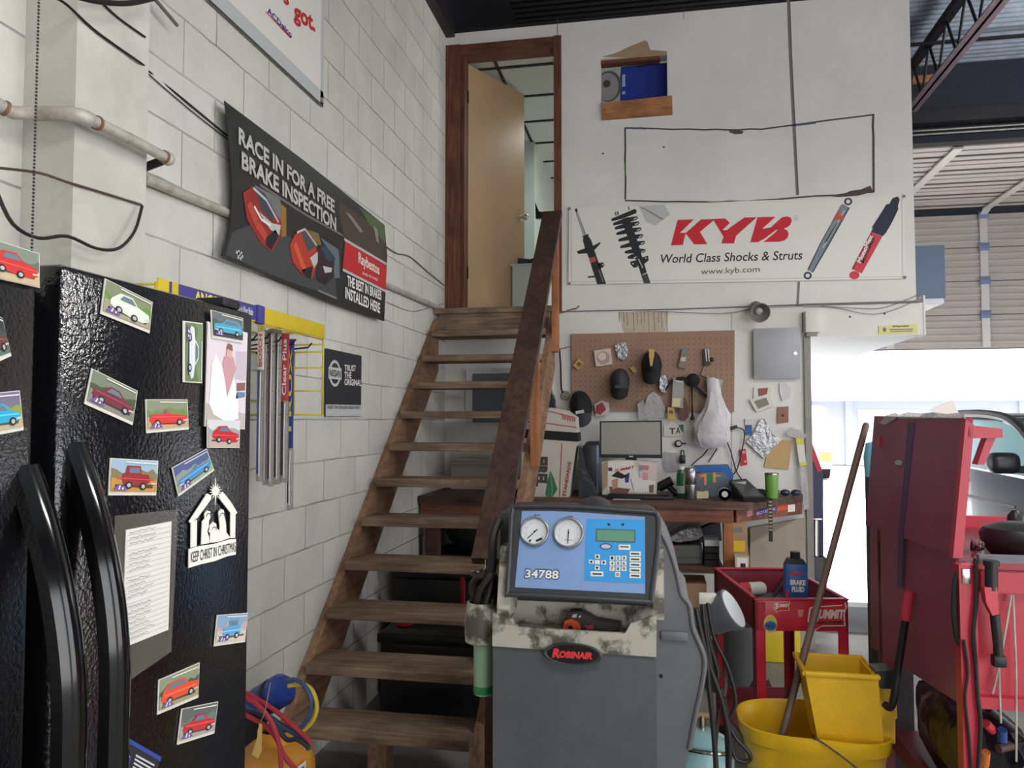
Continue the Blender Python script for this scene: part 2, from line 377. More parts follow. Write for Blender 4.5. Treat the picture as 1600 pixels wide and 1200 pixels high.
# the tan door, swung inwards
hin = V((a0+.09, BW+.13, 0)); fre = P(805, 150, Y=6.57); ed = V((fre.x-hin.x, fre.y-hin.y, 0)).normalized(); dw = .74
w = MB(); nrm = V((ed.y, -ed.x, 0))
A = [hin+V((0, 0, ZL+.015)), hin+ed*dw+V((0, 0, ZL+.015)), hin+ed*dw+V((0, 0, dz1-.03)), hin+V((0, 0, dz1-.03))]
w.prism(A, -nrm*.04, M_doorw); dd = struct(w.build('door_1', loc=(hin.x, hin.y, ZL)))
w = MB(); k = hin+ed*(dw-.06)+V((0, 0, ZL+.93)); w.cyl(k, k+nrm*.012, .032, M_chrome); w.cyl(k, k+nrm*.05, .011, M_chrome); w.ball(k+nrm*.065, .027, M_chrome); w.build('door_knob', dd)
for z in (ZL+.3, dz1-.35):
    w = MB(); w.bx((hin.x-.03, hin.y-.012, z), (hin.x+.004, hin.y+.002, z+.1), M_black); w.build('hinge', dd)
# jamb and metal edging of the lower doorway
M_jamb = mat('grey_jamb', C(150, 146, 140), .5, var=.3, scale=6)
w = MB(); w.bx((JX, BW-.025, 0), (JX+.045, BW+.14, HZ0), M_jamb); struct(w.build('trim_3'))
w = MB(); w.bx((HX1, BW-.005, HZ0-.005), (HX1+.012, BW+.13, ZL+.05), M_wall); w.bx((LW, BW-.012, ZL-.008), (dx1, BW, ZL+.02), M_trimx)
struct(w.build('trim_4'))
# a scar on the office wall: outline where a board was taken down, seams, drips, torn paper round the hole
S = Board((0, BW, 0), (1, 0, 0), (0, 0, 1))
M_blue_ink = flat((70, 84, 110)); M_scar = mat('torn_paint', C(96, 84, 80), .9, var=.5, scale=40); M_kraft = mat('kraft_paper', C(168, 140, 112), .9, var=.15)
def jag(pts, amp, n=8, sd=1):
    r = random.Random(sd); out = []
    for a, b in zip(pts, pts[1:]):
        for i in range(n): out.append((lerp(a[0], b[0], i/n)+r.uniform(-amp, amp), lerp(a[1], b[1], i/n)+r.uniform(-amp, amp)))
    return out+[pts[-1]]
S.line('wall_scar', M_scar, jag([(976, 200), (1100, 203), (1190, 202), (1366, 179)], .7, 5), .012)
S.line('wall_scar', M_scar, jag([(1364, 179), (1365, 300)], .6, 7, 2), .016)
S.line('wall_scar', M_scar, jag([(977, 200), (977, 312)], .5, 7, 3), .014)
S.line('wall_scar', M_scar, jag([(977, 314), (1100, 316), (1180, 314), (1366, 300)], .7, 6, 4), .012)
S.line('wall_scar', M_blue_ink, [(976, 200), (1010, 201)], .014, 2); S.line('wall_scar', M_blue_ink, [(1240, 196), (1275, 192)], .014, 2)
S.line('wall_scar', flat((92, 128, 70)), [(977, 255), (977, 275)], .014, 2)
S.poly('wall_scar', M_scar, [(1138, 203), (1148, 202), (1162, 205), (1160, 209), (1148, 210), (1140, 207)], 2)
S.poly('wall_scar', M_scar, [(1290, 306), (1320, 302), (1330, 298), (1345, 296), (1360, 290), (1364, 300), (1340, 306), (1310, 308)], 2)
S.poly('wall_scar', M_kraft, [(940, 89), (962, 83), (985, 72), (1008, 63), (1012, 66), (1016, 78), (1042, 80), (1042, 86), (1000, 90)], 1)
M_seam = flat((120, 116, 112)); M_seamd = flat((84, 80, 78))
S.line('wall_scar', M_seam, [(1231, -20), (1235, 90), (1240, 190), (1246, 305)], .022); S.line('wall_scar', M_seamd, [(1233, -20), (1237, 90), (1242, 190), (1247, 305)], .007, 2)
S.line('wall_scar', M_seam, [(1248, 440), (1246, 478)], .018); S.line('wall_scar', M_seamd, [(1068, 8), (1068, 30)], .004)
S.line('wall_scar', M_seamd, [(871, 28), (871, 58)], .005)
M_drip = mat('rust_drip', C(150, 128, 100), .8, var=.4, scale=20); M_drip2 = mat('pale_drip', C(198, 186, 168), .8, var=.2, scale=20)
S.poly('wall_scar', M_drip2, jag([(966, 487), (1044, 486), (1040, 520), (975, 522), (966, 487)], 1.2, 6, 9), 1)
r5 = random.Random(4)
for i in range(12):
    x = 968+i*6.6+r5.uniform(-2, 2); S.line('wall_scar', M_drip, jag([(x, 487), (x+1, 487+r5.uniform(14, 34))], .6, 3, i), .005, 2)
for q in ((942, 240), (1037, 230), (1382, 490), (1328, 495)): S.ell('wall_scar', M_seamd, q, .008, .008)
for q in ((700, 482), (880, 492)): pass
S.line('wall_scar', flat((120, 92, 74)), jag([(868, 490), (900, 482), (905, 478)], .8, 4, 5), .012, 2)
S.line('wall_scar', M_seamd, [(1254, 488), (1254, 520)], .006, 2)
S.line('wall_scar', M_seamd, [(1373, 509), (1373, 521)], .006, 2)
# plain panel joints in the lower wall
S.line('wall_scar', M_seam, [(1143, 490), (1143, 790)], .004)
for k, mb in S.parts.items(): struct(mb.build('trim_5', fix=False))
# roof joist: dark top chord, bottom chord with pink light put into its colour, zig-zag web
j0 = P(1430, 90, Z=6.15); jp = P(1430, 166, Z=5.6)
jx = jp.x
w = MB(); w.bx((jx-.05, 4.0, 6.12), (jx+.05, 11, 6.2), M_dsteel); w.bx((jx-.075, 4.0, 5.6), (jx-.01, 11, 5.615), M_pink); w.bx((jx+.01, 4.0, 5.6), (jx+.075, 11, 5.615), M_pink)
w.bx((jx-.016, 4.0, 5.6), (jx-.01, 11, 5.66), M_pink); w.bx((jx+.01, 4.0, 5.6), (jx+.016, 11, 5.66), M_pink)
for i in range(24):
    ya = 4.2+i*.29; w.cyl((jx, ya, 5.62 if i % 2 else 6.14), (jx, ya+.29, 6.14 if i % 2 else 5.62), .016, M_dsteel, n=8)
struct(w.build('ceiling_joist'))
w = MB(); w.bx((1.0, 9.9, 6.1), (9.5, 9.94, 6.13), M_dsteel)
w.bx((LW, 10.75, 5.45), (9.5, 10.95, 5.62), M_dsteel); p = P(1430, 125, Y=10.7); w.bx((p.x-.4, 10.68, p.z-.04), (P(1467, 125, Y=10.7).x, 10.75, p.z+.05), M_pine)
struct(w.build('ceiling_beam'))
for q, v in enumerate((205, 211)):
    w = MB(); a = P(1430, v, Y=10.9); b = P(1600, v-8, Y=10.9); w.cyl((a.x-1, 10.9, a.z), (b.x+1, 10.9, a.z), .012, M_pvc, n=8)
    tag(w.build('conduit'), ('upper' if q == 0 else 'lower')+' of two thin pale lines across the dark wall top', 'conduit', 'conduits on the dark wall')
# ------------------------------------------------------------------ timber stair
M_tread = wood('worn_tread', C(92, 77, 66), C(158, 132, 106), 0, 3.5)
M_strg = wood('stringer_board', C(112, 84, 64), C(166, 128, 98), 1, 2.5)
M_rail = wood('dark_handrail', C(52, 36, 32), C(96, 70, 60), 1, 2.5, .55)
M_orange = wood('orange_fir', C(140, 84, 48), C(188, 122, 78), 2, 2.5)
st = thing('staircase', 'steep open-riser timber staircase with a dark plank handrail climbing along the block wall', 'stairs', (-1.2, 3.2, 0))
RISE, RUN = .195, .22
tz = lambda k: .5+RISE*(k-2)
ty = lambda k: 3.385+RUN*(k-2)
SX0, SX1 = LW+.045, -.775
for k in range(0, 12):
    w = MB(); dy = .0; rr = random.Random(k)
    w.box(((SX0+SX1)/2, ty(k)+.125+dy, tz(k)-.0225), (SX1-SX0-.002, .25, .045), M_tread, .004)
    w.build('tread', st)
w = MB(); w.bx((SX0, 5.57, tz(11)-.03), (SX1, 5.61, ZL-.042), M_tread); w.build('riser', st)
w = MB(); w.bx((LW+.004, 5.555, ZL-.04), (SX1+.03, BW-.014, ZL), M_tread); w.build('landing', st)
def stringer(x0, x1):
    w = MB(); sl = RISE/RUN; ya, yb = 2.95, 5.56
    top = lambda y: tz(2)+(y-ty(2))*sl-.07
    pts = [(x0, ya+.33, .0), (x0, ya-.02, .0), (x0, ya-.02, top(ya-.02)), (x0, yb, top(yb)), (x0, yb, top(yb)-.38)]
    w.prism(pts, (x1-x0, 0, 0), M_strg); w.build('stringer', st)
stringer(LW+.003, SX0); stringer(SX1, SX1+.04)
# handrail plank, its posts and the block under the lowest tread
a, b = V((-.72, 5.34, 3.07)), V((-.72, 3.235, 1.035)); d = (b-a).normalized(); nn = V((0, -d.z, d.y)); nn = nn if nn.z > 0 else -nn
w = MB(); hx = V((.066, 0, 0))
w.prism([a-hx, a+hx, b+hx, b-hx], nn*-.042, M_rail); w.build('handrail', st)
for yy, z0, z1 in ((5.42, ZL-.35, 3.02), (4.5, 1.35, 2.2), (3.32, 0, 1.06)):
    w = MB(); w.bx((SX1+.042, yy-.045, z0), (SX1+.085, yy+.045, z1), M_orange if yy > 4 else M_rail); w.build('handrail_post', st)
w = MB(); q = P(590, 1190, Y=3.3); w.bx((q.x-.035, 3.27, 0), (q.x+.05, 3.36, tz(1)-.047), M_strg); w.build('support_block', st)
w = MB(); q = P(752, 893, Y=3.24); w.tube([(q.x+.02, 3.24, q.z+.05), (q.x+.02, 3.235, q.z+.015), (q.x, 3.23, q.z), (q.x-.045, 3.23, q.z+.002)], .004, M_chrome)
w.build('metal_hook', st)

# ------------------------------------------------------------------ banners and posters on the walls
def zf(x0, y0, s): return lambda x, y: (x0+x/s, y0+y/s)
def zz(z, *pts): return [z(*p) for p in pts]
M_vin = mat('banner_vinyl', C(222, 220, 212), .5, bump=.25, bscale=4)
M_vinb = mat('banner_black', C(34, 33, 34), .42, bump=.25, bscale=4)
WHITE = flat((226, 224, 218)); INK = flat((30, 30, 34)); RED = flat((190, 38, 44)); NAVY = flat((44, 48, 110))
SLV = flat((190, 190, 188)); GREY = flat((120, 122, 124)); DGREY = flat((62, 62, 66)); LGREY = flat((186, 188, 188))
def banner(name, label, cat, B, m, corners, th=.003, off=.004, base='panel'):
    pts = [B.px(*c) for c in corners]
    c = sum((B.at(x, y) for x, y in pts), V((0, 0, 0)))/len(pts)
    root = thing(name, label, cat, c)
    B.slab(base, m, corners, th, True, 0)
    return root
# the tilted black one
z = zf(320, 140, 3.157)
B = Board((LW+.05, 0, 0), (0, 1, 0), (0, 0, 1))
rb = banner('brake_banner', 'black banner with two racing cars, a red badge and silver capitals about brake inspection', 'banner', B, M_vinb,
            zz(z, (97, 55), (490, 350), (887, 668), (900, 820), (885, 1143), (600, 1040), (300, 905), (85, 820), (125, 680), (137, 500), (120, 260)))
B.poly('track_picture', flat((66, 66, 68)), zz(z, (135, 700), (300, 640), (640, 880), (650, 1030), (380, 935), (100, 815)))
B.poly('track_picture', flat((112, 116, 116)), zz(z, (245, 470), (370, 540), (395, 700), (300, 640)), 2)
B.poly('track_picture', flat((150, 108, 48)), zz(z, (370, 560), (400, 585), (400, 722), (378, 730)), 3)
B.poly('track_picture', flat((128, 100, 56)), zz(z, (505, 690), (560, 710), (575, 770), (530, 760)), 2)
B.poly('track_picture', flat((96, 108, 112)), zz(z, (570, 730), (660, 790), (665, 930), (640, 930), (630, 840)), 2)
def racer(p, col, win, nose, lay):
    B.poly('race_car_picture', col, p, lay); B.poly('race_car_picture', flat(win), nose[0], lay+1); B.poly('race_car_picture', SLV, nose[1], lay+1); B.poly('race_car_picture', INK, nose[2], lay+1)
racer(zz(z, (185, 510), (230, 478), (300, 540), (375, 650), (375, 715), (330, 800), (275, 760), (205, 640)), flat((146, 42, 38)), (60, 66, 76),
      [zz(z, (240, 480), (290, 510), (345, 605), (330, 650), (280, 600)), zz(z, (262, 600), (330, 660), (372, 668), (365, 720), (320, 690)), zz(z, (300, 730), (345, 690), (362, 722), (325, 790), (300, 770))], 4)
B.line('race_car_picture', flat((184, 70, 50)), zz(z, (215, 560), (255, 660), (300, 730)), .04, 5)
B.line('race_car_picture', WHITE, zz(z, (240, 575), (275, 640), (320, 670)), .012, 6)
B.line('race_car_picture', LGREY, zz(z, (235, 485), (300, 545), (360, 655)), .012, 6)
racer(zz(z, (540, 800), (585, 755), (640, 830), (630, 930), (590, 965), (550, 940)), flat((52, 34, 42)), (58, 64, 84),
      [zz(z, (570, 775), (600, 775), (638, 840), (605, 850)), zz(z, (580, 870), (625, 880), (622, 900), (590, 905)), zz(z, (560, 925), (610, 925), (592, 962), (560, 945))], 4)
racer(zz(z, (415, 770), (440, 715), (490, 690), (545, 765), (555, 850), (525, 935), (480, 915), (430, 850)), flat((178, 56, 40)), (70, 76, 80),
      [zz(z, (470, 700), (495, 700), (543, 775), (505, 800)), zz(z, (515, 830), (553, 800), (553, 850), (535, 880)), zz(z, (470, 890), (530, 870), (520, 935), (485, 915))], 6)
B.line('race_car_picture', LGREY, zz(z, (450, 705), (490, 688), (548, 770)), .01, 8); B.line('race_car_picture', flat((206, 92, 56)), zz(z, (440, 760), (470, 840), (490, 890)), .035, 7)
B.poly('backdrop_picture', flat((74, 62, 52)), zz(z, (660, 545), (790, 640), (885, 720), (890, 850), (690, 735), (665, 640)), 1)
B.poly('backdrop_picture', flat((84, 100, 62)), zz(z, (760, 580), (887, 668), (889, 760), (800, 650)), 2)
B.poly('backdrop_picture', flat((130, 128, 116)), zz(z, (690, 600), (720, 620), (780, 700), (765, 705)), 3); B.poly('backdrop_picture', flat((140, 138, 126)), zz(z, (830, 670), (850, 690), (858, 760), (846, 750)), 3)
B.line('backdrop_picture', flat((110, 104, 98)), zz(z, (270, 470), (500, 620), (680, 720)), .012, 3)
B.poly('badge', RED, zz(z, (690, 745), (893, 868), (890, 990), (678, 885)), 4); B.line('badge', LGREY, zz(z, (685, 738), (893, 860)), .014, 5); B.line('badge', LGREY, zz(z, (678, 888), (890, 995)), .014, 5)
B.text('lettering', WHITE, 'Raybestos', z(755, 870), z(858, 930), z(755, 800), 6, .02)
B.text('lettering', WHITE, 'BRAKES AND CHASSIS', z(775, 912), z(850, 945), z(775, 898), 6)
M_sil = mat('silver_letter', C(206, 204, 198), .4, var=.35, scale=30)
B.text('lettering', M_sil, 'RACE IN FOR A FREE', z(163, 268), z(637, 612), z(163, 182), 6, .035)
B.text('lettering', M_sil, 'BRAKE INSPECTION', z(178, 390), z(645, 700), z(178, 302), 6, .035)
B.text('lettering', WHITE, 'THE BEST IN BRAKES', z(700, 968), z(868, 1040), z(700, 915), 6, .03)
B.text('lettering', WHITE, 'INSTALLED HERE', z(690, 1030), z(862, 1105), z(690, 972), 6, .03)
B.poly('lettering', GREY, zz(z, (555, 985), (648, 1025), (648, 1036), (555, 996)), 6)
B.line('lettering', LGREY, zz(z, (150, 800), (185, 825)), .012, 6); B.line('lettering', LGREY, zz(z, (165, 792), (160, 835)), .012, 6); B.line('lettering', LGREY, zz(z, (178, 800), (172, 840)), .01, 6)
B.done(rb)
# white one, upper left, running out of the frame
z = zf(300, 0, 4)
B = Board((LW+.012, 0, 0), (0, 1, 0), (0, 0, 1)); x1, y0 = B.px(505, 168); x0 = 1.9; y1 = 4.45
root = thing('parts_banner', 'white banner with red and blue lettering high on the block wall', 'banner', B.at((x0+x1)/2, y0))
B.slab('panel', M_vin, [(x0, y0), (x1, y0), (x1, y1), (x0, y1)], .003, False)
B.poly('border', LGREY, [(x0, y0), (x1, y0), (x1, y0+.075), (x0, y0+.075)], 1, False); B.poly('border', LGREY, [(x1-.035, y0), (x1, y0), (x1, y1), (x1-.035, y1)], 1, False)
B.line('border', DGREY, [(x0, y0+.004), (x1, y0+.004)], .012, 2, False)
B.text('lettering', flat((38, 46, 130)), 'ACDelco', z(470, 78), z(622, 240), z(470, 38), 2, .03)
B.poly('lettering', RED, zz(z, (456, 72), (462, 72), (625, 238), (612, 238)), 2)
B.text('lettering', RED, 'got.', z(635, 150), z(770, 235), z(635, 15), 2, .04)
B.text('lettering', RED, 's', z(572, 22), z(605, 42), z(572, -50), 2, .04)
w = B.mb('grommet'); p = B.at(x1-.02, y0+.03, .001); w.cyl(p, p+B.N*.002, .014, GREY, n=12)
B.done(root)
# dark parts poster
z = zf(370, 480, 3.752)
B = Board((LW+.012, 0, 0), (0, 1, 0), (0, 0, 1))
root = banner('parts_poster', 'small dark poster with a round silver car badge and three lines of white text', 'poster', B, mat('poster_black', C(44, 46, 52), .5), zz(z, (522, 240), (732, 285), (728, 640), (520, 640)))
B.poly('footer', LGREY, zz(z, (521, 570), (729, 574), (728, 638), (520, 638)), 1)
B.text('lettering', INK, 'INSIST ON GENUINE NISSAN PARTS', z(531, 596), z(724, 598), z(531, 576), 2, .02)
for i, t in enumerate(('TRUST', 'THE', 'ORIGINAL')):
    B.text('lettering', WHITE, t, z(630, 373+i*42), z((697, 671, 728)[i], (376, 418, 462)[i]), z(630, 337+i*41), 2, .02)
c = B.px(*z(574, 388)); r = abs(B.px(*z(608, 388))[0]-c[0]); rz = abs(B.px(*z(574, 310))[1]-c[1])
B.ell('badge', SLV, c, r, rz, 2, 40, False); B.ell('badge', mat('poster_black', None), c, r*.74, rz*.78, 3, 40, False)
B.poly('badge', SLV, [(c[0]-r*1.1, c[1]-.03), (c[0]+r*1.1, c[1]-.03), (c[0]+r*1.1, c[1]+.03), (c[0]-r*1.1, c[1]+.03)], 4, False)
B.text('lettering', INK, 'NISSAN', (c[0]-r*.95, c[1]-.018), (c[0]+r*.95, c[1]-.018), (c[0]-r*.95, c[1]+.018), 5, .02, False)
B.done(root)
# long shock-absorber banner on the office wall
B = Board((0, BW-.02, 0), (1, 0, 0), (0, 0, 1)); z = zf(870, 290, 2.857)
root = banner('shock_banner', 'long white banner with bold red letters and pictures of four shock absorbers', 'banner', B, M_vin, zz(z, (55, 100), (400, 88), (900, 66), (1200, 58), (1550, 44), (1555, 415), (800, 430), (52, 441)))
k = zf(1020, 310, 6.4)
KR = flat((200, 34, 50))
for q in ([(248, 215), (410, 210), (272, 345), (330, 345), (300, 467), (180, 470)],
          [(330, 345), (480, 212), (625, 206), (472, 335), (545, 458), (415, 460), (332, 355)],
          [(600, 207), (725, 200), (770, 245), (698, 315), (735, 320), (830, 250), (915, 192), (1040, 188), (832, 375), (812, 450), (685, 450), (708, 385)],
          [(1040, 210), (1048, 188), (1228, 184), (1095, 303), (1180, 305), (1240, 310), (1120, 400), (1050, 438), (975, 440)],
          [(1110, 303), (1180, 290), (1240, 235), (1290, 190), (1340, 180), (1380, 192), (1390, 225), (1375, 265), (1345, 288), (1310, 303), (1345, 322), (1358, 350), (1350, 390), (1315, 422), (1260, 434), (1105, 436), (1190, 370), (1250, 315)]):
    B.poly('lettering', KR, zz(k, *q), 2)
B.poly('lettering', M_vin, zz(k, (1092, 300), (1165, 300), (1230, 240), (1225, 195)), 3) if 0 else None
B.line('lettering', LGREY, [k(1435+22*cos(a*.55), 197+24*sin(a*.55)) for a in range(12)]+[k(1457, 197)], .004, 2)
B.text('lettering', INK, 'R', k(1428, 206), k(1442, 206), k(1428, 190), 2)
B.text('lettering', INK, 'World Class Shocks & Struts', k(64, 650), k(1490, 612), k(78, 560), 2, .008)
B.text('lettering', flat((84, 84, 84)), 'www.kyb.com', k(480, 778), k(1068, 752), k(482, 704), 2)
s = zf(880, 310, 8.57); PK = flat((36, 36, 42))
def pl(part, m, lay, zf_, *pts): B.poly(part, m, zz(zf_, *pts), lay)
pl('strut_picture', GREY, 1, s, (165, 185), (195, 180), (305, 480), (265, 490)); pl('strut_picture', LGREY, 2, s, (178, 185), (188, 183), (285, 480), (273, 485)); pl('strut_picture', PK, 2, s, (155, 145), (185, 130), (195, 180), (168, 185))
pl('strut_picture', PK, 2, s, (240, 510), (335, 475), (340, 490), (335, 500), (375, 560), (440, 760), (575, 1145), (455, 1150), (340, 790), (290, 660), (265, 570), (268, 515))
pl('strut_picture', PK, 2, s, (178, 710), (300, 665), (330, 735), (205, 745)); pl('strut_picture', PK, 2, s, (390, 640), (495, 585), (498, 605), (420, 690)); pl('strut_picture', PK, 2, s, (460, 870), (535, 855), (552, 890), (540, 920), (490, 940)); pl('strut_picture', PK, 2, s, (325, 1045), (415, 1035), (420, 1058), (335, 1065))
pl('strut_picture', flat((170, 84, 76)), 3, s, (345, 800), (425, 778), (445, 840), (365, 868)); pl('strut_picture', WHITE, 3, s, (525, 878), (540, 880), (540, 896), (525, 896)); pl('strut_picture', GREY, 3, s, (470, 960), (485, 955), (545, 1120), (525, 1120))
pl('spring_picture', PK, 1, s, (780, 290), (880, 250), (985, 540), (1110, 960), (1170, 1135), (1080, 1138), (1010, 920), (905, 640)); pl('spring_picture', PK, 2, s, (640, 275), (960, 140), (985, 165), (975, 200), (800, 270), (655, 308))
for i, (x, y, x2, y2) in enumerate(((665, 350, 1000, 250), (685, 405, 1022, 320), (708, 478, 1050, 400), (735, 565, 1072, 490), (760, 655, 1098, 580), (820, 725, 1105, 690), (860, 795, 1000, 770))):
    pl('spring_picture', PK, 2, s, (x, y), (x+10, y-22), ((x+x2)/2, (y+y2)/2-40), (x2-10, y2-12), (x2, y2+10), (x2-20, y2+38), ((x+x2)/2+20, (y+y2)/2+28), (x+14, y+14))
    pl('spring_picture', LGREY, 3, s, (x2-60, y2+22), (x2-12, y2+2), (x2-20, y2+22), (x2-60, y2+38))
pl('spring_picture', PK, 2, s, (690, 185), (705, 180), (715, 230), (700, 235)); pl('spring_picture', PK, 2, s, (720, 175), (735, 170), (745, 220), (730, 225)); pl('spring_picture', PK, 2, s, (865, 105), (875, 105), (890, 150), (875, 155))
pl('spring_picture', PK, 2, s, (895, 850), (1000, 820), (1000, 915), (950, 932), (905, 890)); pl('spring_picture', PK, 2, s, (1060, 790), (1135, 765), (1145, 830), (1085, 880)); pl('spring_picture', LGREY, 3, s, (1000, 810), (1012, 806), (1072, 930), (1062, 938)); pl('spring_picture', LGREY, 3, s, (1055, 1020), (1120, 990), (1124, 1004), (1062, 1032)); pl('spring_picture', DGREY, 3, s, (1062, 1035), (1125, 1008), (1170, 1135), (1080, 1138)); pl('spring_picture', WHITE, 3, s, (928, 866), (945, 866), (945, 884), (928, 884)); pl('spring_picture', WHITE, 3, s, (1098, 790), (1114, 790), (1114, 808), (1098, 808))
t = zf(1240, 295, 7.744)
SG = flat((126, 134, 144)); SD = flat((62, 68, 78))
for c, rr in (((660, 155), 50), ((170, 1050), 50)):
    cx, cy = B.px(*t(*c)); q = abs(B.px(*t(c[0]+rr, c[1]))[0]-cx); B.ell('shock_picture', SD, (cx, cy), q, q, 2, 20, False); B.ell('shock_picture', WHITE, (cx, cy), q*.5, q*.5, 3, 16, False)
pl('shock_picture', SG, 1, t, (575, 195), (600, 185), (680, 230), (560, 450), (420, 700), (235, 1015), (165, 980), (325, 650)); pl('shock_picture', SD, 2, t, (575, 195), (583, 192), (335, 655), (180, 985), (165, 980), (325, 650)); pl('shock_picture', LGREY, 2, t, (610, 260), (625, 262), (360, 720), (345, 715)); pl('shock_picture', SD, 2, t, (520, 420), (545, 390), (400, 640), (370, 660)); pl('shock_picture', SD, 2, t, (665, 225), (680, 232), (235, 1015), (222, 1008))
pl('shock_picture', flat((206, 76, 66)), 3, t, (540, 270), (565, 285), (560, 310), (620, 345), (600, 380), (530, 370), (485, 385))
pl('red_shock_picture', flat((206, 62, 76)), 1, t, (935, 525), (1075, 575), (825, 1025), (700, 970)); pl('red_shock_picture', flat((160, 44, 58)), 2, t, (935, 525), (955, 532), (722, 978), (700, 970))
cx, cy = B.px(*t(735, 1045)); q = abs(B.px(*t(798, 1045))[0]-cx); B.ell('red_shock_picture', flat((206, 62, 76)), (cx, cy), q, q*.85, 2, 20, False)
pl('red_shock_picture', flat((40, 44, 62)), 2, t, (1195, 115), (1260, 92), (1285, 130), (1262, 210), (1268, 245), (1200, 390), (1120, 530), (1078, 575), (935, 520), (955, 490), (950, 460), (1060, 290), (1120, 190), (1160, 180))
B.text('lettering', WHITE, 'MonoMax', t(810, 905), t(965, 570), t(760, 880), 3, .05); B.text('lettering', flat((40, 44, 66)), 'MonoMax', t(848, 905), t(990, 590), t(815, 885), 4, .03)
for c in ((56, 103), (1549, 48), (1553, 410), (56, 437)):
    w = B.mb('grommet'); p = B.at(*B.px(*z(*c))); p = p+B.N*.0005; w.cyl(p, p+B.N*.002, .012, GREY, n=10)
B.line('hem', LGREY, zz(z, (65, 105), (66, 436)), .006, 1); B.line('hem', LGREY, zz(z, (1540, 50), (1544, 412)), .006, 1); B.line('hem', LGREY, zz(z, (60, 430), (1550, 406)), .004, 1)
pl('fold', LGREY, 1, z, (365, 92), (480, 84), (505, 130), (440, 178), (400, 165)); pl('fold', flat((150, 130, 122)), 2, z, (372, 96), (382, 96), (480, 150), (470, 154))
B.done(root)
# ------------------------------------------------------------------ refrigerator, doors facing the room
FX = -.755
M_pebble = mat('black_pebbled_enamel', C(13, 13, 16), .14, bump=.12, bscale=170, spec=.8)
M_fbody = mat('black_cabinet', C(18, 18, 20), .5, bump=.2, bscale=100)
M_gasket = mat('black_rubber', C(9, 9, 10), .8)
M_hand = mat('black_gloss_handle', C(13, 13, 14), .12)
fr = thing('refrigerator', 'tall black double-door refrigerator covered with postcards', 'refrigerator', (-1.2, .9, 0))
w = MB(); w.bx((-1.56, .46, .02), (FX-.075, 1.35, 1.79), M_fbody, .008); w.build('cabinet', fr)
w = MB(); w.bx((FX-.075, .47, .03), (FX-.06, 1.345, 1.80), M_gasket); w.build('gasket', fr)
w = MB(); w.bx((FX-.06, .45, .05), (FX, .838, 1.822), M_pebble, .012); dl = w.build('door', fr)
w = MB(); w.bx((FX-.06, .872, .05), (FX, 1.36, 1.822), M_pebble, .012); dr = w.build('door', fr)
dl['label'] = 'narrow freezer door'; dr['label'] = 'wide door covered with cards'
for door, y0, zt in ((dl, P(48, 715, X=FX).y, 1.565), (dr, P(122, 690, X=FX).y, 1.59)):
    def hf(a, b, y0=y0, zt=zt):
        q = b*1.35; z = zt-q
        o = .075*(1-(1-min(1, q/.32))**2) if q < .7 else .075*(1-(1-min(1, (1.35-q)/.32))**2)
        return (FX+o-.004+.008*sin(pi*a), y0-.02+.04*a, z)
    w = MB(); w.grid(hf, 8, 48, M_hand, (-.016, 0, 0)); w.build('door_handle', door)
for y in (.62, 1.3):
    w = MB(); w.bx((FX-.07, y-.03, 1.822), (FX-.01, y+.03, 1.84), M_fbody, .006); w.build('hinge_cover', fr)

# ------------------------------------------------------------------ cards held on the refrigerator
FB = Board((FX+.003, 0, 0), (0, 1, 0), (0, 0, 1))
M_card = mat('card_stock', C(206, 203, 194), .35)
PURP = flat((104, 84, 150)); TYRE = flat((28, 28, 30)); HUB = flat((170, 170, 172)); GLASS = flat((96, 112, 128))
SHP = {
 'coupe': ([(.07, .36), (.09, .5), (.28, .55), (.4, .74), (.6, .73), (.72, .55), (.92, .47), (.94, .33), (.85, .26), (.14, .27)], [(.33, .56), (.42, .7), (.58, .69), (.67, .56)], ((.26, .28), (.76, .27))),
 'front': ([(.12, .38), (.14, .55), (.3, .78), (.55, .8), (.68, .6), (.92, .5), (.94, .3), (.8, .2), (.55, .22), (.2, .32)], [(.3, .6), (.36, .74), (.54, .75), (.64, .6)], ((.3, .3), (.62, .24))),
 'jeep': ([(.24, .34), (.24, .6), (.3, .62), (.32, .82), (.6, .82), (.62, .6), (.78, .58), (.82, .4), (.74, .28), (.3, .28)], [(.36, .62), (.36, .77), (.57, .77), (.58, .62)], ((.36, .28), (.66, .25))),
 'wagon': ([(.05, .36), (.08, .6), (.2, .76), (.58, .78), (.7, .6), (.95, .54), (.96, .36), (.85, .28), (.12, .27)], [(.16, .6), (.24, .72), (.56, .73), (.65, .6)], ((.24, .29), (.76, .3))),
 'open': ([(.05, .36), (.07, .54), (.38, .55), (.42, .66), (.46, .66), (.52, .55), (.93, .48), (.96, .34), (.86, .26), (.12, .27)], [(.4, .55), (.44, .64), (.5, .56)], ((.22, .28), (.74, .27))),
}
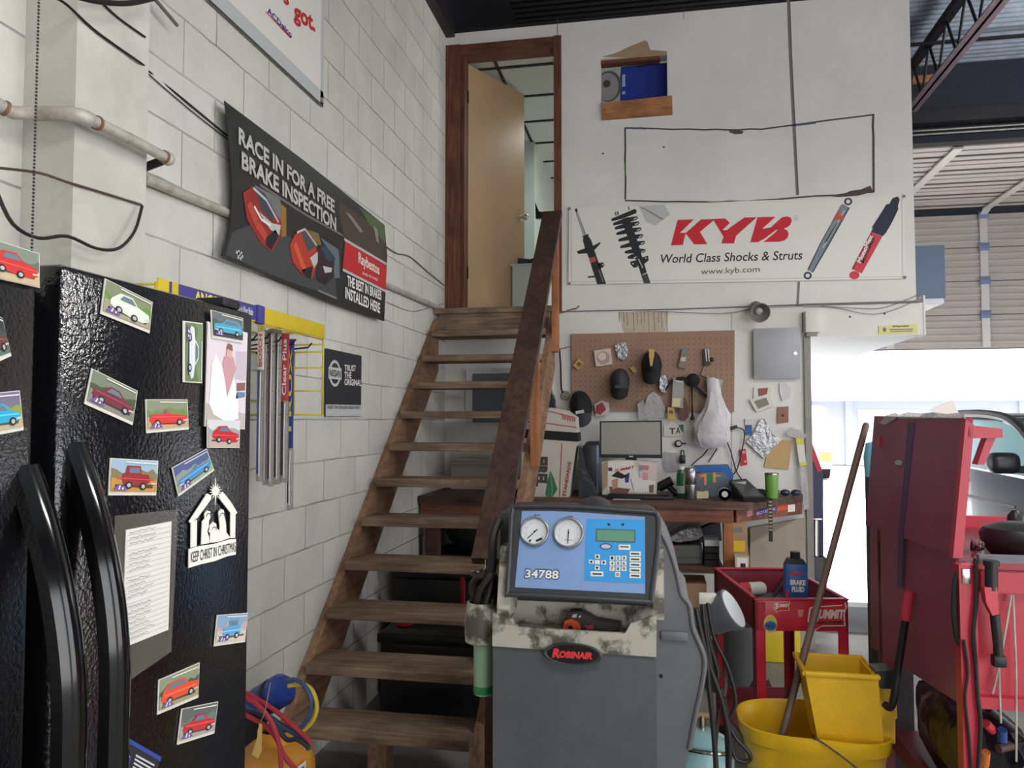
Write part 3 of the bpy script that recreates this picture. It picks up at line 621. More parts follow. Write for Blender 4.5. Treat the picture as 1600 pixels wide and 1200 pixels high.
def card(name, label, q, sky, mid, gnd, col, kind, flip=False, cap=True, bump=False, group='car postcards on the refrigerator'):
    TL, TR, BR, BL = [V(FB.px(*p)) for p in q]
    bl = lambda s, t: tuple((BL*(1-s)+BR*s)*(1-t)+(TL*(1-s)+TR*s)*t)
    ctr = bl(.5, .5)
    root = thing(name, label, 'postcard', FB.at(*ctr), group)
    B = Board(FB.O, FB.R, FB.U)
    B.slab('card', M_card, [bl(0, 0), bl(1, 0), bl(1, 1), bl(0, 1)], .0015, False)
    pm = lambda part, m, pts, lay: B.poly(part, m, [bl(*p) for p in pts], lay, False, .0004)
    pm('photo_print', flat(sky), [(.02, .55), (.98, .55), (.98, .98), (.02, .98)], 1)
    r = random.Random(len(name)*7+int(q[0][0]))
    hills = [(.02, .4)]+[(.02+.96*i/9, .62+r.uniform(-.06, .14)) for i in range(10)]+[(.98, .4)]
    pm('photo_print', flat(mid), hills, 2); pm('photo_print', flat(gnd), [(.02, .1 if cap else .02), (.98, .1 if cap else .02), (.98, .42), (.02, .48)], 3)
    if kind:
        body, win, wh = SHP[kind]; fx = (lambda p: (1-p[0], p[1])) if flip else (lambda p: p)
        sh = tuple(int(c*.45) for c in gnd); pm('photo_print', flat(sh), [fx(p) for p in [(.1, .24), (.88, .2), (.9, .3), (.1, .3)]], 4)
        pm('car_picture', flat(col), [fx(p) for p in body], 5); pm('car_picture', flat(tuple(min(255, int(c*1.25)+18) for c in col)), [fx(p) for p in [(.12, .49), (.9, .45), (.9, .42), (.12, .45)]], 6)
        pm('car_picture', GLASS, [fx(p) for p in win], 6)
        for c in wh:
            c = fx(c); e = lambda k: [(c[0]+.072*k*cos(2*pi*i/14), c[1]+.105*k*sin(2*pi*i/14)) for i in range(14)]
            pm('car_picture', TYRE, e(1), 6); pm('car_picture', HUB, e(.55), 7)
        pm('car_picture', LGREY, [fx(p) for p in [(.84, .3), (.95, .32), (.95, .36), (.84, .35)]], 6)
    if cap:
        pm('emblem', PURP, [(.05, .14), (.34, .14), (.27, .26), (.22, .24), (.18, .32), (.12, .26)], 7); pm('emblem', WHITE, [(.14, .16), (.17, .16), (.19, .27), (.17, .27)], 8); pm('emblem', WHITE, [(.22, .16), (.25, .16), (.25, .22), (.23, .22)], 8)
        pm('photo_print', flat((222, 220, 210)), [(.3, .9), (.95, .885), (.95, .915), (.3, .93)], 4)
    B.done(root); return root
GR = (104, 130, 74); TAN = (184, 164, 132); DG = (70, 84, 66)
card('postcard', 'postcard of a red muscle car with white posts, top of the freezer door', [(-28, 368), (62, 396), (62, 450), (-28, 430)], (118, 128, 116), (92, 104, 92), TAN, (190, 44, 40), 'front', cap=False)
card('postcard', 'dark greenish postcard cut by the photo edge below the red muscle car', [(-42, 470), (4, 497), (18, 556), (-30, 578)], (44, 52, 52), (56, 70, 66), (84, 104, 92), (96, 50, 48), 'coupe')
card('postcard', 'postcard of a turquoise sedan on the freezer door', [(-46, 618), (31, 610), (37, 672), (-42, 687)], (108, 104, 128), (130, 146, 62), (176, 160, 122), (44, 154, 192), 'coupe')
card('postcard', 'tilted postcard of a white classic coupe, highest on the wide door', [(164.4, 435), (238.7, 472), (233.8, 520.8), (157.3, 490.4)], (120, 128, 100), (96, 132, 56), (150, 144, 124), (206, 212, 196), 'front')
card('postcard', 'curled postcard of a maroon sedan with a white roof', [(143.8, 575.6), (215.3, 610.7), (207.3, 664.4), (132, 631)], (112, 122, 104), (66, 80, 58), (128, 124, 118), (110, 40, 50), 'coupe')
card('postcard', 'postcard of a bright red open roadster on green grass', [(227.5, 624), (293, 624), (295, 671), (229, 677)], (128, 134, 110), GR, (186, 150, 112), (204, 46, 50), 'open')
card('postcard', 'postcard turned upright with a white car on green', [(317, 505), (316, 599), (286, 597), (286, 501)], (112, 132, 92), (92, 112, 74), (98, 120, 78), (200, 204, 214), 'coupe')
wp = thing('wedding_photo', 'tall photo print of a person in a white dress between two postcards', 'photo', FB.at(*FB.px(353, 590)))
B = Board(FB.O, FB.R, FB.U); q4 = [V(FB.px(*p)) for p in ((324, 502), (387, 520), (382.5, 671), (319, 666))]
bl4 = lambda s, t: tuple((q4[3]*(1-s)+q4[2]*s)*(1-t)+(q4[0]*(1-s)+q4[1]*s)*t)
B.slab('print', M_card, [bl4(0, 0), bl4(1, 0), bl4(1, 1), bl4(0, 1)], .002, False)
pm = lambda m, pts, lay: B.poly('photo_print', flat(m), [bl4(*p) for p in pts], lay, False, .0004)
pm((206, 196, 202), [(.02, .01), (.98, .01), (.98, .99), (.02, .99)], 1); pm((176, 164, 158), [(.02, .01), (.98, .01), (.98, .16), (.02, .22)], 2)
pm((182, 172, 184), [(.7, .5), (.98, .5), (.98, .8), (.7, .78)], 2); pm((128, 84, 84), [(.74, .38), (.96, .4), (.96, .48), (.74, .46)], 3); pm((98, 118, 150), [(.72, .3), (.96, .33), (.96, .38), (.74, .37)], 3)
pm((226, 226, 232), [(.3, .62), (.5, .58), (.66, .5), (.78, .3), (.8, .1), (.5, .06), (.2, .12), (.08, .22), (.1, .4), (.12, .6), (.2, .72)], 3)
pm((186, 142, 146), [(.36, .6), (.4, .7), (.62, .72), (.7, .6), (.64, .5), (.5, .3), (.46, .42)], 4); pm((202, 160, 150), [(.44, .7), (.46, .8), (.58, .8), (.6, .7)], 5); pm((120, 88, 80), [(.44, .78), (.48, .84), (.58, .83), (.6, .77)], 6)
pm((236, 236, 240), [(.5, .06), (.8, .1), (.74, .24), (.52, .2)], 5)
B.poly('black_edge', TYRE, [bl4(-.04, .01), bl4(.0, .0), bl4(.0, .99), bl4(-.01, .99)], 1, False, .0004)
B.done(wp)
FB.O = FB.O+V((.003, 0, 0))
card('postcard', 'postcard of a teal finned car with red tail, over the wedding print', [(329.5, 484), (380, 497), (379.5, 536), (332, 528)], (96, 104, 108), (76, 84, 86), (58, 60, 62), (70, 150, 176), 'wagon', True)
card('postcard', 'postcard of a red modern coupe under the wedding print', [(324, 656), (375.5, 657), (374.5, 700), (324, 700)], (196, 198, 202), (150, 152, 150), (178, 160, 146), (176, 34, 46), 'front', cap=False)
FB.O = FB.O-V((.003, 0, 0))
card('postcard', 'postcard of a dark red open jeep on orange desert ground', [(172.5, 715.5), (247.5, 720), (244, 774), (169.5, 774)], (146, 170, 192), (124, 112, 76), (184, 132, 62), (140, 34, 42), 'jeep')
card('postcard', 'tilted postcard of a blue convertible above the white nativity magnet', [(268.7, 731), (323, 701), (335, 735), (279, 776)], (78, 88, 134), (130, 140, 128), (150, 156, 130), (70, 130, 178), 'open', True)
card('postcard', 'postcard of a light blue off-roader near the far door edge', [(339.5, 961), (387.5, 957.5), (383, 1003), (334.5, 1010)], (128, 152, 180), (178, 156, 142), (196, 184, 172), (90, 150, 194), 'jeep', True)
card('postcard', 'tilted postcard of an orange station wagon low on the door', [(248, 1062.5), (312, 1035), (310, 1090), (246, 1117)], (130, 136, 112), DG, (148, 144, 112), (206, 74, 44), 'wagon')
card('postcard', 'tilted postcard of a red and white car, lowest of the car cards', [(284, 1107.5), (341, 1096), (335, 1146), (277, 1164)], (90, 92, 92), (106, 108, 104), (158, 150, 142), (176, 42, 44), 'coupe')
# business card
B = Board(FB.O, FB.R, FB.U); root = thing('business_card', 'dark flyer with a blue stripe and round red emblem at the door bottom', 'flyer', FB.at(*FB.px(205, 1190)))
B.slab('card', mat('dark_card', C(42, 42, 46), .4), [(180, 1141), (252, 1183), (236, 1236), (166, 1192)], .0015)
B.poly('stripe', flat((44, 62, 140)), [(181, 1142), (252, 1183), (250, 1190), (179, 1149)], 1)
c = B.px(187, 1184); B.ell('emblem', flat((206, 110, 104)), c, .017, .02, 2, 20, False); B.ell('emblem', WHITE, c, .012, .0145, 3, 20, False)
B.poly('emblem', flat((52, 64, 140)), [(172, 1174), (203, 1183), (201, 1192), (172, 1186)], 4); B.text('emblem_lettering', WHITE, 'TECHNET', (175, 1185), (200, 1190), (175, 1176), 5, .02)
for i in range(4): B.line('text_lines', LGREY, [(211-i*1.5, 1180+i*6), (240-i*2, 1196+i*6.5)], .0025, 2)
B.done(root)
# white nativity magnet
n = zf(260, 740, 7.5)
root = thing('nativity_magnet', 'white cut-out nativity magnet with a star and a lettered base', 'magnet', FB.at(*FB.px(331, 830)))
B = Board(FB.O, FB.R, FB.U); WM = flat((224, 222, 214))
for nm, pts in (('stable_post', [(280, 570), (350, 540), (345, 850), (278, 868)]), ('stable_post', [(745, 460), (802, 480), (798, 752), (742, 755)]),
                ('stable_roof', [(258, 560), (470, 232), (520, 260), (515, 300), (355, 520), (270, 578)]), ('stable_roof', [(612, 250), (650, 212), (738, 318), (822, 455), (802, 480), (745, 460), (612, 290)]),
                ('figure', [(400, 830), (412, 560), (440, 530), (438, 470), (470, 432), (505, 445), (512, 500), (490, 550), (488, 620), (470, 680), (490, 740), (494, 815)]),
                ('figure', [(605, 800), (620, 620), (610, 530), (602, 450), (635, 415), (665, 430), (672, 490), (690, 590), (695, 690), (740, 750)]),
                ('figure', [(500, 810), (508, 700), (488, 680), (500, 660), (498, 610), (540, 565), (575, 590), (580, 640), (614, 670), (602, 800)]),
                ('base', [(255, 885), (350, 855), (560, 822), (740, 768), (808, 765), (805, 948), (700, 970), (560, 1025), (400, 1060), (252, 1105)])):
    B.mb(nm+'#'+str(pts[0])).prism([B.at(*B.px(*n(*p))) for p in pts], B.N*.0015, WM)
sp = []
for i in range(28):
    a = 2*pi*i/28; r = (160 if i == 7 else 175 if i == 21 else 95 if i % 2 else 42); sp.append((567+r*cos(a)*.8, 205-r*sin(a)))
B.mb('star').prism([B.at(*B.px(*n(*p)), .0006) for p in sp], B.N*.0012, WM)
for (x, y) in ((480, 490), (640, 488), (545, 650)): B.line('halo_line', INK, [n(x-28, y+20), n(x-10, y-25), n(x+20, y-25), n(x+28, y+15)], .0012, 4)
B.text('lettering', INK, 'KEEP CHRIST IN CHRISTMAS', n(272, 1045), n(800, 912), n(272, 920), 4, .0)
B.done(root)
# ruled list in a clear sleeve
root = thing('handwritten_list', 'ruled white list paper taped in a clear sleeve beside the handle', 'paper', FB.at(*FB.px(228, 910)))
B = Board(FB.O, FB.R, FB.U)
B.slab('clear_sleeve', mat('clear_film', C(180, 176, 166), .25, alpha=.1), [(180, 806), (279, 796), (268, 1018), (176, 1082)], .0008)
B.slab('paper', mat('note_paper', C(212, 210, 202), .7), [(196, 828), (267, 814.5), (262, 984), (189.5, 1013)], .0014, True, .0012)
for i in range(21):
    t = (i+1)/22; a = (lerp(196, 190, t)+2, lerp(828, 1013, t)); b = (lerp(267, 262, t)-1, lerp(814.5, 984, t)); B.line('ruled_lines', LGREY, [a, b], .0011, 3)
    rr = random.Random(i); x = .05
    pts = []
    if i in (3, 8, 13): continue
    while x < rr.uniform(.45, .95):
        pts.append((lerp(a[0], b[0], x), lerp(a[1], b[1], x)-1.5-rr.uniform(0, 3.5))); x += .03
    if len(pts) > 2: B.line('handwriting', flat((150, 150, 156)), pts, .0009, 4)
B.done(root)

# ------------------------------------------------------------------ pipes, cables and chain on the left wall
rt = thing('water_pipe', 'old pale plastic pipe running along the block wall and round the pilaster', 'pipe', P(140, 190, X=-1.44))
zp = P(150, 190, X=-1.44).z
pts = [P(-30, 148, X=-1.6), P(20, 176, X=-1.58), V((-1.57, 1.715, zp+.01)), V((-1.46, 1.72, zp)), V((-1.445, 1.76, zp)), P(200, 215, X=-1.445), P(262, 248, X=-1.445)]
w = MB(); w.tube(pts[:3], .017, M_pvc, 12); w.build('pipe', rt)
w = MB(); w.tube(pts[2:5], .0185, M_pvc, 12, sub=4); w.build('elbow', rt)
w = MB(); w.tube(pts[4:], .016, M_pvc, 12); w.ball(pts[-1], .021, M_pvc, 10, 8); w.build('pipe', rt)
e = pts[-1]; w = MB(); w.tube([e, (e.x-.08, e.y+.005, e.z-.02), (-1.61, e.y-.02, e.z-.06)], .013, M_dsteel, 10); w.build('elbow', rt)
w = MB(); w.tube([P(224, 278, X=-1.624), P(345, 328, X=-1.624), P(610, 448, X=-1.624), P(688, 482, X=-1.624)], .018, M_pvc, 12); w.build('pipe', rt)
for p in (pts[0].lerp(pts[1], .75), pts[4].lerp(pts[5], .15), pts[5].lerp(pts[6], .9)):
    w = MB(); dv = (pts[1]-pts[0]).normalized() if p.y < 1.72 else (pts[6]-pts[4]).normalized(); w.cyl(p-dv*.004, p+dv*.004, .0195, mat('brown_collar', C(128, 92, 66), .6)); w.build('collar', rt)
M_brown = mat('brown_cable', C(84, 66, 56), .6)
def cable(label, pts, r=.003, m=None, sub=4, group='cables on the block wall', name='cable'):
    w = MB(); w.tube(pts, r, m or M_cable, 6, sub); return tag(w.build(name), label, 'cable', group)
PX = -1.485; WX = LW+.006
cable('thin dark cable pair slanting from the pilaster top to the black banner', [P(85, -4, X=PX), P(105, 8, X=PX), P(145, 45, X=PX), P(190, 78, X=PX), P(226, 103, X=PX-.01), P(228, 108, X=WX), P(290, 158, X=WX), P(355, 212, X=WX)], .0035)
cable('second thin cable sagging just under the slanting dark pair', [P(228, 112, X=WX), P(262, 142, X=WX), P(305, 178, X=WX), P(356, 218, X=WX)], .002)
cable('short dark cable slanting across the pilaster near the frame top', [P(158, 3, X=PX), P(185, 28, X=PX), P(227, 58, X=PX)], .003)
cable('thick black cable hanging in an arc at the very top', [P(105, -10, X=-1.43), P(150, 2, X=-1.43), P(200, 5, X=-1.43), P(240, -3, X=-1.43)], .008)
cable('grey cable end poking down beside the pilaster top', [P(236, -8, X=-1.6), P(250, 8, X=-1.6), P(277, 40, X=-1.6)], .006, M_gcable)
cable('brown cable crossing the pilaster below the pale pipe', [P(-6, 262, X=-1.6), P(60, 270, X=-1.49), P(103, 284, X=PX), P(150, 298, X=PX), P(221, 320, X=PX)], .0035, M_brown)
cable('black cable hanging in a loop over the refrigerator', [P(-5, 300, X=-1.45), P(20, 350, X=-1.45), P(60, 372, X=-1.45), P(105, 369, X=-1.45), P(150, 388, X=-1.45), P(185, 388, X=-1.45), P(210, 362, X=-1.45), P(222, 322, X=-1.47)], .0045)
cable('grey cable running from the black banner to the stair landing', [P(604, 386, X=WX), P(620, 396, X=WX), P(640, 401, X=WX), P(665, 422, X=WX), P(694, 446, X=WX)], .005, M_gcable)
cable('thin wire sagging below the pipe end near the landing', [P(604, 472, X=WX), P(640, 486, X=WX), P(660, 484, X=WX), P(694, 474, X=WX)], .002, M_gcable)
w = MB(); y0 = P(58, 100, X=-1.42)
for i in range(120): w.ball((-1.42, y0.y, 2.9-.0085*i), .0032, M_dsteel, 6, 4)
tag(w.build('bead_chain'), 'thin bead pull chain hanging straight down by the pilaster', 'chain')

# ------------------------------------------------------------------ yellow wire display rack with wiper refills
M_yel = mat('yellow_wire', C(212, 186, 36), .45, var=.12, scale=20)
M_ylab = flat((66, 62, 136)); M_hook = mat('black_hook', C(24, 24, 26), .4)
RX, RY1 = -1.35, 3.0
a = P(247, 432, X=RX); b = P(508, 512, X=RX); hz = b.z; RY0 = a.y
rk = thing('display_rack', 'yellow wire wall rack with a blue lettered header beyond the refrigerator', 'rack', (LW+.01, 2.5, 1.6))
w = MB(); w.bx((RX-.004, RY0, hz-.045), (RX, RY1, hz+.012), M_yel, .001); w.build('header', rk)
ym = P(404, 478, X=RX).y
B = Board((RX+.001, 0, 0), (0, 1, 0), (0, 0, 1))
B.poly('header_label', M_ylab, [(RY0+.05, hz-.04), (ym, hz-.04), (ym, hz+.01), (RY0+.05, hz+.01)], 1, False)
B.text('lettering', flat((226, 212, 70)), 'ANCO', (RY0+.17, hz-.03), (RY0+.3, hz-.03), (RY0+.17, hz+.004), 2, .04, False); B.text('lettering', WHITE, 'The Clearest Choice in Wiper Blades', (RY0+.33, hz-.034), (ym-.04, hz-.034), (RY0+.33, hz-.002), 2, .01, False)
B.poly('header_label', M_yel, [(RY0+.06, hz-.04), (RY0+.09, hz-.04), (RY0+.09, hz+.01), (RY0+.06, hz+.01)], 2, False)
B.done(rk)
w = MB(); w.bx((RX-.012, ym-.02, hz-.05), (RX+.012, ym+.025, hz+.014), M_ylab, .004); w.build('header_clip', rk)
zb = P(508, 648, X=RX).z
for yy, x0 in ((RY1, LW+.012), (RY0, -1.48)):
    w = MB()
    for zz_ in ([hz-.02, hz-.07, hz-.1, hz-.165, hz-.26, zb] if yy == RY1 else [hz-.005, hz-.06]): w.cyl((x0, yy, zz_), (RX-.004, yy, zz_), .0035, M_yel, n=8)
    w.cyl((RX-.006, yy, zb if yy == RY1 else hz-.2), (RX-.006, yy, hz), .004, M_yel, n=8)
    if yy == RY1:
        w.cyl((-1.48, yy, zb), (-1.48, yy, hz-.1), .0025, M_yel, n=6); w.bx((x0-.002, yy-.004, zb), (x0+.014, yy+.004, hz+.02), M_yel)
    w.build('end_panel', rk)
w = MB()
for zz_ in (hz-.02, hz-.1, hz-.3, zb): w.cyl((LW+.012, 2.06, zz_), (LW+.012, RY1, zz_), .003, M_yel, n=8)
for yy in (2.1, 2.4, 2.7): w.cyl((LW+.012, yy, zb), (LW+.012, yy, hz), .003, M_yel, n=8)
w.build('back_grid', rk)
w = MB(); w.cyl((RX-.006, RY0, hz-.05), (RX-.006, RY1, hz-.05), .003, M_yel, n=8); w.build('front_rail', rk)
for yy, dx, dz in ((2.96, .17, -.075), (2.9, .13, -.065), (2.84, .1, -.06), (2.8, .07, -.05), (2.74, .05, -.06), (2.35, .2, -.05), (2.22, .2, -.05)):
    w = MB(); x0 = LW+.014; w.tube([(x0, yy, hz+dz-.03), (x0+.06+dx, yy, hz+dz-.01), (x0+.075+dx, yy, hz+dz+.008)], .0035, M_hook, 8); w.build('peg_hook', rk)
M_clear = mat('clear_blister', C(150, 146, 142), .15, alpha=.55); M_blade = mat('blade_rubber', C(52, 46, 48), .5)
def blade(label, u0, u1, v0, vh, v1, Y, hc, txt=None, tc=WHITE, low=None):
    a = P(u0, v0, Y=Y); b = P(u1, v0, Y=Y); zt = a.z; zh = P(u0, vh, Y=Y).z; zb = P(u0, v1, Y=Y).z
    rt = thing('wiper_blade_pack', label, 'wiper blade', ((a.x+b.x)/2, Y, zb), 'wiper blades on the yellow rack')
    w = MB(); w.bx((a.x, Y-.008, zh), (b.x, Y+.002, zt), hc, .001); w.build('header_card', rt)
    w = MB(); w.bx((a.x, Y-.012, zb), (b.x, Y+.012, zh), M_clear, .006); w.build('blister', rt)
    w = MB(); w.bx((lerp(a.x, b.x, .25), Y-.016, zb+.03), (lerp(a.x, b.x, .5), Y-.0125, zh-.002), low or M_blade); w.build('blade', rt)
    w = MB(); w.tube([(lerp(a.x, b.x, .72), Y-.016, zb+.02), (lerp(a.x, b.x, .66), Y-.016, (zb+zh)/2), (lerp(a.x, b.x, .74), Y-.016, zh-.01)], .003, SLV, 6, 3); w.build('blade_spring', rt)
    if txt:
        B = Board((a.x, Y-.009, zh), (1, 0, 0), (0, 0, 1)); W_, H_ = b.x-a.x, zt-zh
        B.text('lettering', tc, txt, (W_*.8, H_*.08), (W_*.8, H_*.92), (W_*.2, H_*.08), 1, .02, False); B.done(rt)
blade('wiper pack with a white and red card nearest the refrigerator', 404.5, 413.5, 518, 578, 752, 2.80, flat((214, 210, 206)), 'BOSCH', RED, flat((52, 74, 140)))
blade('grey wiper pack beside the white carded one', 413.8, 421, 516, 530, 758, 2.86, flat((130, 122, 118)))
blade('clear wiper pack with a maroon strip in the middle of the row', 421.4, 430, 514, 520, 760, 2.84, flat((120, 112, 110)), low=flat((96, 50, 60)))
blade('clear wiper pack just left of the red carded one', 430.4, 441, 512, 522, 757, 2.87, flat((136, 132, 130)))
blade('wiper pack with a red card reading upward', 441.4, 452, 522, 626, 754, 2.88, flat((176, 60, 66)), 'Clear Plus', WHITE)
blade('wiper pack with a blue and yellow card, longest of the row', 452.4, 460, 530, 700, 797, 2.93, flat((46, 66, 132)), 'TRUX', flat((226, 206, 60)))

# ------------------------------------------------------------------ orange tank, blue pump and gauge hoses beyond the refrigerator
M_otank = mat('orange_tank', C(206, 142, 52), .4, var=.25, scale=10); M_bpump = mat('blue_paint', C(36, 62, 140), .3)
c = P(432, 1180, Y=2.62); tx, ty_ = c.x, 2.62
tk = thing('gas_tank', 'orange gas tank on the floor between refrigerator and stair', 'tank', (tx, ty_, 0))
w = MB(); w.lathe((tx, ty_, 0), [(.1, 0), (.13, .01), (.135, .03), (.135, .4), (.125, .445), (.09, .475), (.05, .488), (.03, .49), (.03, .5), (0, .5)], M_otank, 32); w.build('tank_body', tk)
w = MB(); w.lathe((tx, ty_, .47), [(.06, 0), (.066, .0), (.066, .055), (.06, .055), (.06, 0)], M_otank, 24); w.build('collar', tk)
w = MB()
w.grid(lambda a, b: (tx+.1365*cos(-1.2+a*.9), ty_+.1365*sin(-1.2+a*.9), .31+.1*b+.03*a), 8, 1, flat((206, 196, 196))); 
for i in range(4): w.grid(lambda a, b: (tx+.137*cos(-1.15+a*.8), ty_+.137*sin(-1.15+a*.8), .325+.022*i+.008*b+.027*a), 8, 1, flat((96, 74, 84)))
w.build('label', tk)
w = MB(); w.cyl((tx, ty_, .5), (tx, ty_, .53), .016, M_chrome); w.cyl((tx-.03, ty_, .53), (tx+.03, ty_, .53), .014, flat((160, 40, 40))); w.build('valve', tk)
a = P(402, 1100, Y=2.8); b = P(442, 1077, Y=2.76)
pm_ = thing('vacuum_pump', 'round blue pump motor lying above the orange tank', 'pump', (a.x, 2.75, a.z-.2))
w = MB(); d = (b-a).normalized(); w.lathe(a, [(0, 0), (.05, 0), (.06, .01), (.06, .1), (.055, .105), (.055, .115), (.06, .12), (.06, .15), (.045, .17), (0, .175)], M_bpump, 24, d); w.build('motor', pm_)
w = MB(); w.lathe(a+d*.085, [(.061, 0), (.061, .018)], M_cable, 24, d); w.build('band', pm_)
w = MB(); w.bx((-1.57, 2.76, 0), (-1.497, 2.84, a.z-.03), M_dsteel); w.build('stand', pm_)
M_hr = mat('red_hose', C(160, 44, 58), .4); M_hb = mat('blue_hose', C(48, 78, 112), .4); M_hy = mat('yellow_hose', C(206, 176, 70), .4); M_hk = mat('dark_hose', C(34, 46, 56), .4)
g = zf(380, 1020, 6.665)
def hose(label, pts, m, r=.008, Y=2.46, dy=0):
    w = MB(); n = len(pts); w.tube([P(*g(*p), Y=Y+dy*i/n) for i, p in enumerate(pts)], r, m, 8, 5); return tag(w.build('gauge_hose'), label, 'hose', 'gauge hoses over the orange tank')
hose('upper red hose draped over the orange tank', [(20, 420), (90, 450), (330, 600), (520, 760), (640, 870), (705, 940)], M_hr)
hose('second red hose dropping down the front of the tank', [(20, 640), (90, 680), (230, 760), (350, 900), (430, 1080), (590, 1260)], M_hr, Y=2.44)
hose('third red hose falling nearly straight down', [(30, 470), (120, 520), (240, 640), (330, 800), (380, 1000), (400, 1300)], M_hr, Y=2.42)
hose('blue hose sagging across the tank top', [(20, 580), (110, 610), (270, 665), (420, 770), (560, 860), (660, 960), (680, 1010)], M_hb, Y=2.47)
hose('dark hose lying beneath the blue one', [(20, 610), (150, 640), (300, 720), (450, 900), (560, 900), (690, 990)], M_hk, Y=2.45)
hose('blue hose curving in a big loop toward the stair', [(440, 285), (560, 285), (660, 370), (710, 500), (680, 660), (590, 790), (430, 900)], M_hb, Y=2.62)
hose('yellow hose curving in the outermost loop', [(470, 345), (590, 330), (700, 370), (765, 520), (740, 680), (640, 800), (520, 880)], M_hy, Y=2.64)
w = MB(); q = [P(*g(*p), Y=2.40) for p in ((165, 740), (190, 745), (185, 1040), (150, 1100), (90, 1060), (140, 900))]; w.prism(q, (0, .004, 0), mat('manila_tag', C(204, 170, 92), .7)); o = w.build('paper_tag')
tag(o, 'yellow paper tag hanging on a string from the hoses', 'tag')
w = MB(); w.tube([P(*g(175, 742), Y=2.41), P(*g(225, 620), Y=2.41), P(*g(285, 310), Y=2.41)], .0015, M_kraft, 6); w.build('string', o, fix=False)
# ------------------------------------------------------------------ refrigerant service machine
M_mgrey = mat('machine_grey', C(88, 90, 94), .55, var=.25, scale=6, bump=.15, bscale=160)
M_mside = mat('machine_side_grey', C(106, 107, 111), .5, var=.15, scale=5, bump=.1, bscale=160)
M_mdark = mat('machine_bezel', C(60, 61, 64), .42, var=.2, scale=12)
M_dirty = mat('soiled_beige_plastic', C(178, 174, 160), .5, var=.1, scale=9, col2=C(84, 80, 70), thr=(.42, .52))
M_mblk = mat('machine_black', C(24, 24, 26), .45)
MY = 2.4
mc = thing('service_machine', 'grey wheeled refrigerant machine with blue control panel and two dials before the stair', 'machine', (-.25, 2.65, 0))
def X_(u, v, Y=MY): return P(u, v, Y=Y).x
def Z_(u, v, Y=MY): return P(u, v, Y=Y).z
bx0, bx1 = X_(770, 1100), X_(1026, 1100); zt0, zt1 = Z_(770, 1009), Z_(1026, 1026)
zs0 = Z_(780, 975)
w = MB(); w.prism([(bx0, MY, .12), (bx1, MY, .12), (bx1, MY, zt1), (bx0, MY, zt0)], (0, .5, 0), M_mgrey); w.build('front_panel', mc)
w = MB(); w.bx((bx0-.02, MY-.03, .05), (bx1+.06, MY+.62, .13), M_mblk, .02); w.build('base', mc)
for x, y, r in ((bx0+.05, MY+.02, .05), (bx1-.05, MY+.02, .05), (bx0-.03, MY+.52, .1), (bx1+.07, MY+.52, .1)):
    w = MB(); w.cyl((x-.02, y, r), (x+.02, y, r), r, M_gasket, n=20); w.cyl((x-.022, y, r), (x+.022, y, r), r*.55, M_mside, n=14); w.build('wheel', mc)
# soiled cover: lower lip, tray, sloping back, side arms
cz = Z_(900, 978)
w = MB(); w.prism([(bx0, MY-.008, zt0+.001), (bx1, MY-.008, zt1+.001), (bx1+.002, MY-.008, Z_(1026, 960)), (X_(985, 974), MY-.008, Z_(985, 974)), (X_(977, 989), MY-.008, Z_(977, 989)), (X_(810, 979), MY-.008, Z_(810, 979)), (X_(801, 966), MY-.008, Z_(801, 966)), (bx0, MY-.008, Z_(775, 958))], (0, .012, 0), M_dirty)
w.build('cover_lip', mc)
w = MB(); tz0 = P(840, 983, Y=MY+.06).z
w.bx((bx0+.01, MY+.006, tz0-.03), (bx1-.01, MY+.17, tz0), M_dirty); w.build('tray', mc)
wb = P(1020, 940, Y=MY+.1); 
w = MB(); w.prism([(bx0+.005, MY+.125, zt0), (bx0+.005, MY+.13, Z_(780, 952)), (bx0+.005, MY+.16, Z_(780, 860)), (bx0+.005, MY+.3, Z_(780, 850)), (bx0+.005, MY+.3, zt0)], (bx1-bx0-.01, 0, 0), M_dirty); w.build('cover_back', mc)
for s_, u0, u1, y0, y1 in ((0, 779, 799, 853, 962), (1, 1020, 1037, 858, 968)):
    w = MB(); xa, xb = X_(u0, 900, MY+.02), X_(u1, 900, MY+.02)
    w.prism([(xa, MY+.0, Z_(u0, y1)), (xa, MY-.006, Z_(u0, y1-12)), (xa, MY+.05, Z_(u0, y0, MY+.05)), (xa, MY+.09, Z_(u0, y0-3, MY+.09)), (xa, MY+.2, Z_(u0, y0, MY+.1)), (xa, MY+.2, Z_(u0, y1))], (xb-xa, 0, 0), M_dirty); w.build('cover_arm', mc)
# control head: tilted bezel and face
q = zf(720, 760, 4.444)
O = P(*q(325, 745), Y=MY-.015); B = Board(O, (1, 0, 0), (0, .3, .954))
outl = zz(q, (325, 735), (340, 500), (352, 250), (362, 160), (385, 140), (600, 138), (850, 145), (1120, 165), (1330, 180), (1362, 195), (1374, 250), (1368, 420), (1335, 700), (1325, 790), (1310, 803), (1100, 790), (600, 762), (340, 750))
w = MB(); w.prism([B.at(*B.px(*p)) for p in outl], B.N*-.07, M_mdark); w.build('bezel', mc)
w = MB(); w.tube([B.at(*B.px(*p), .002) for p in outl+outl[:2]], .008, M_mdark, 8, 2); w.build('bezel_rim', mc)
face = zz(q, (425, 172), (640, 172), (860, 182), (1278, 212), (1280, 745), (820, 722), (376, 700))
B.mb('control_face').prism([B.at(*B.px(*p), -.003) for p in face], B.N*.004, mat('face_blue', C(128, 158, 204), .4, var=.08, scale=8))
KB = mat('keypad_blue', C(58, 152, 218), .35)
B.poly('keypad', KB, zz(q, (876, 226), (1276, 232), (1276, 676), (856, 655)), 3)
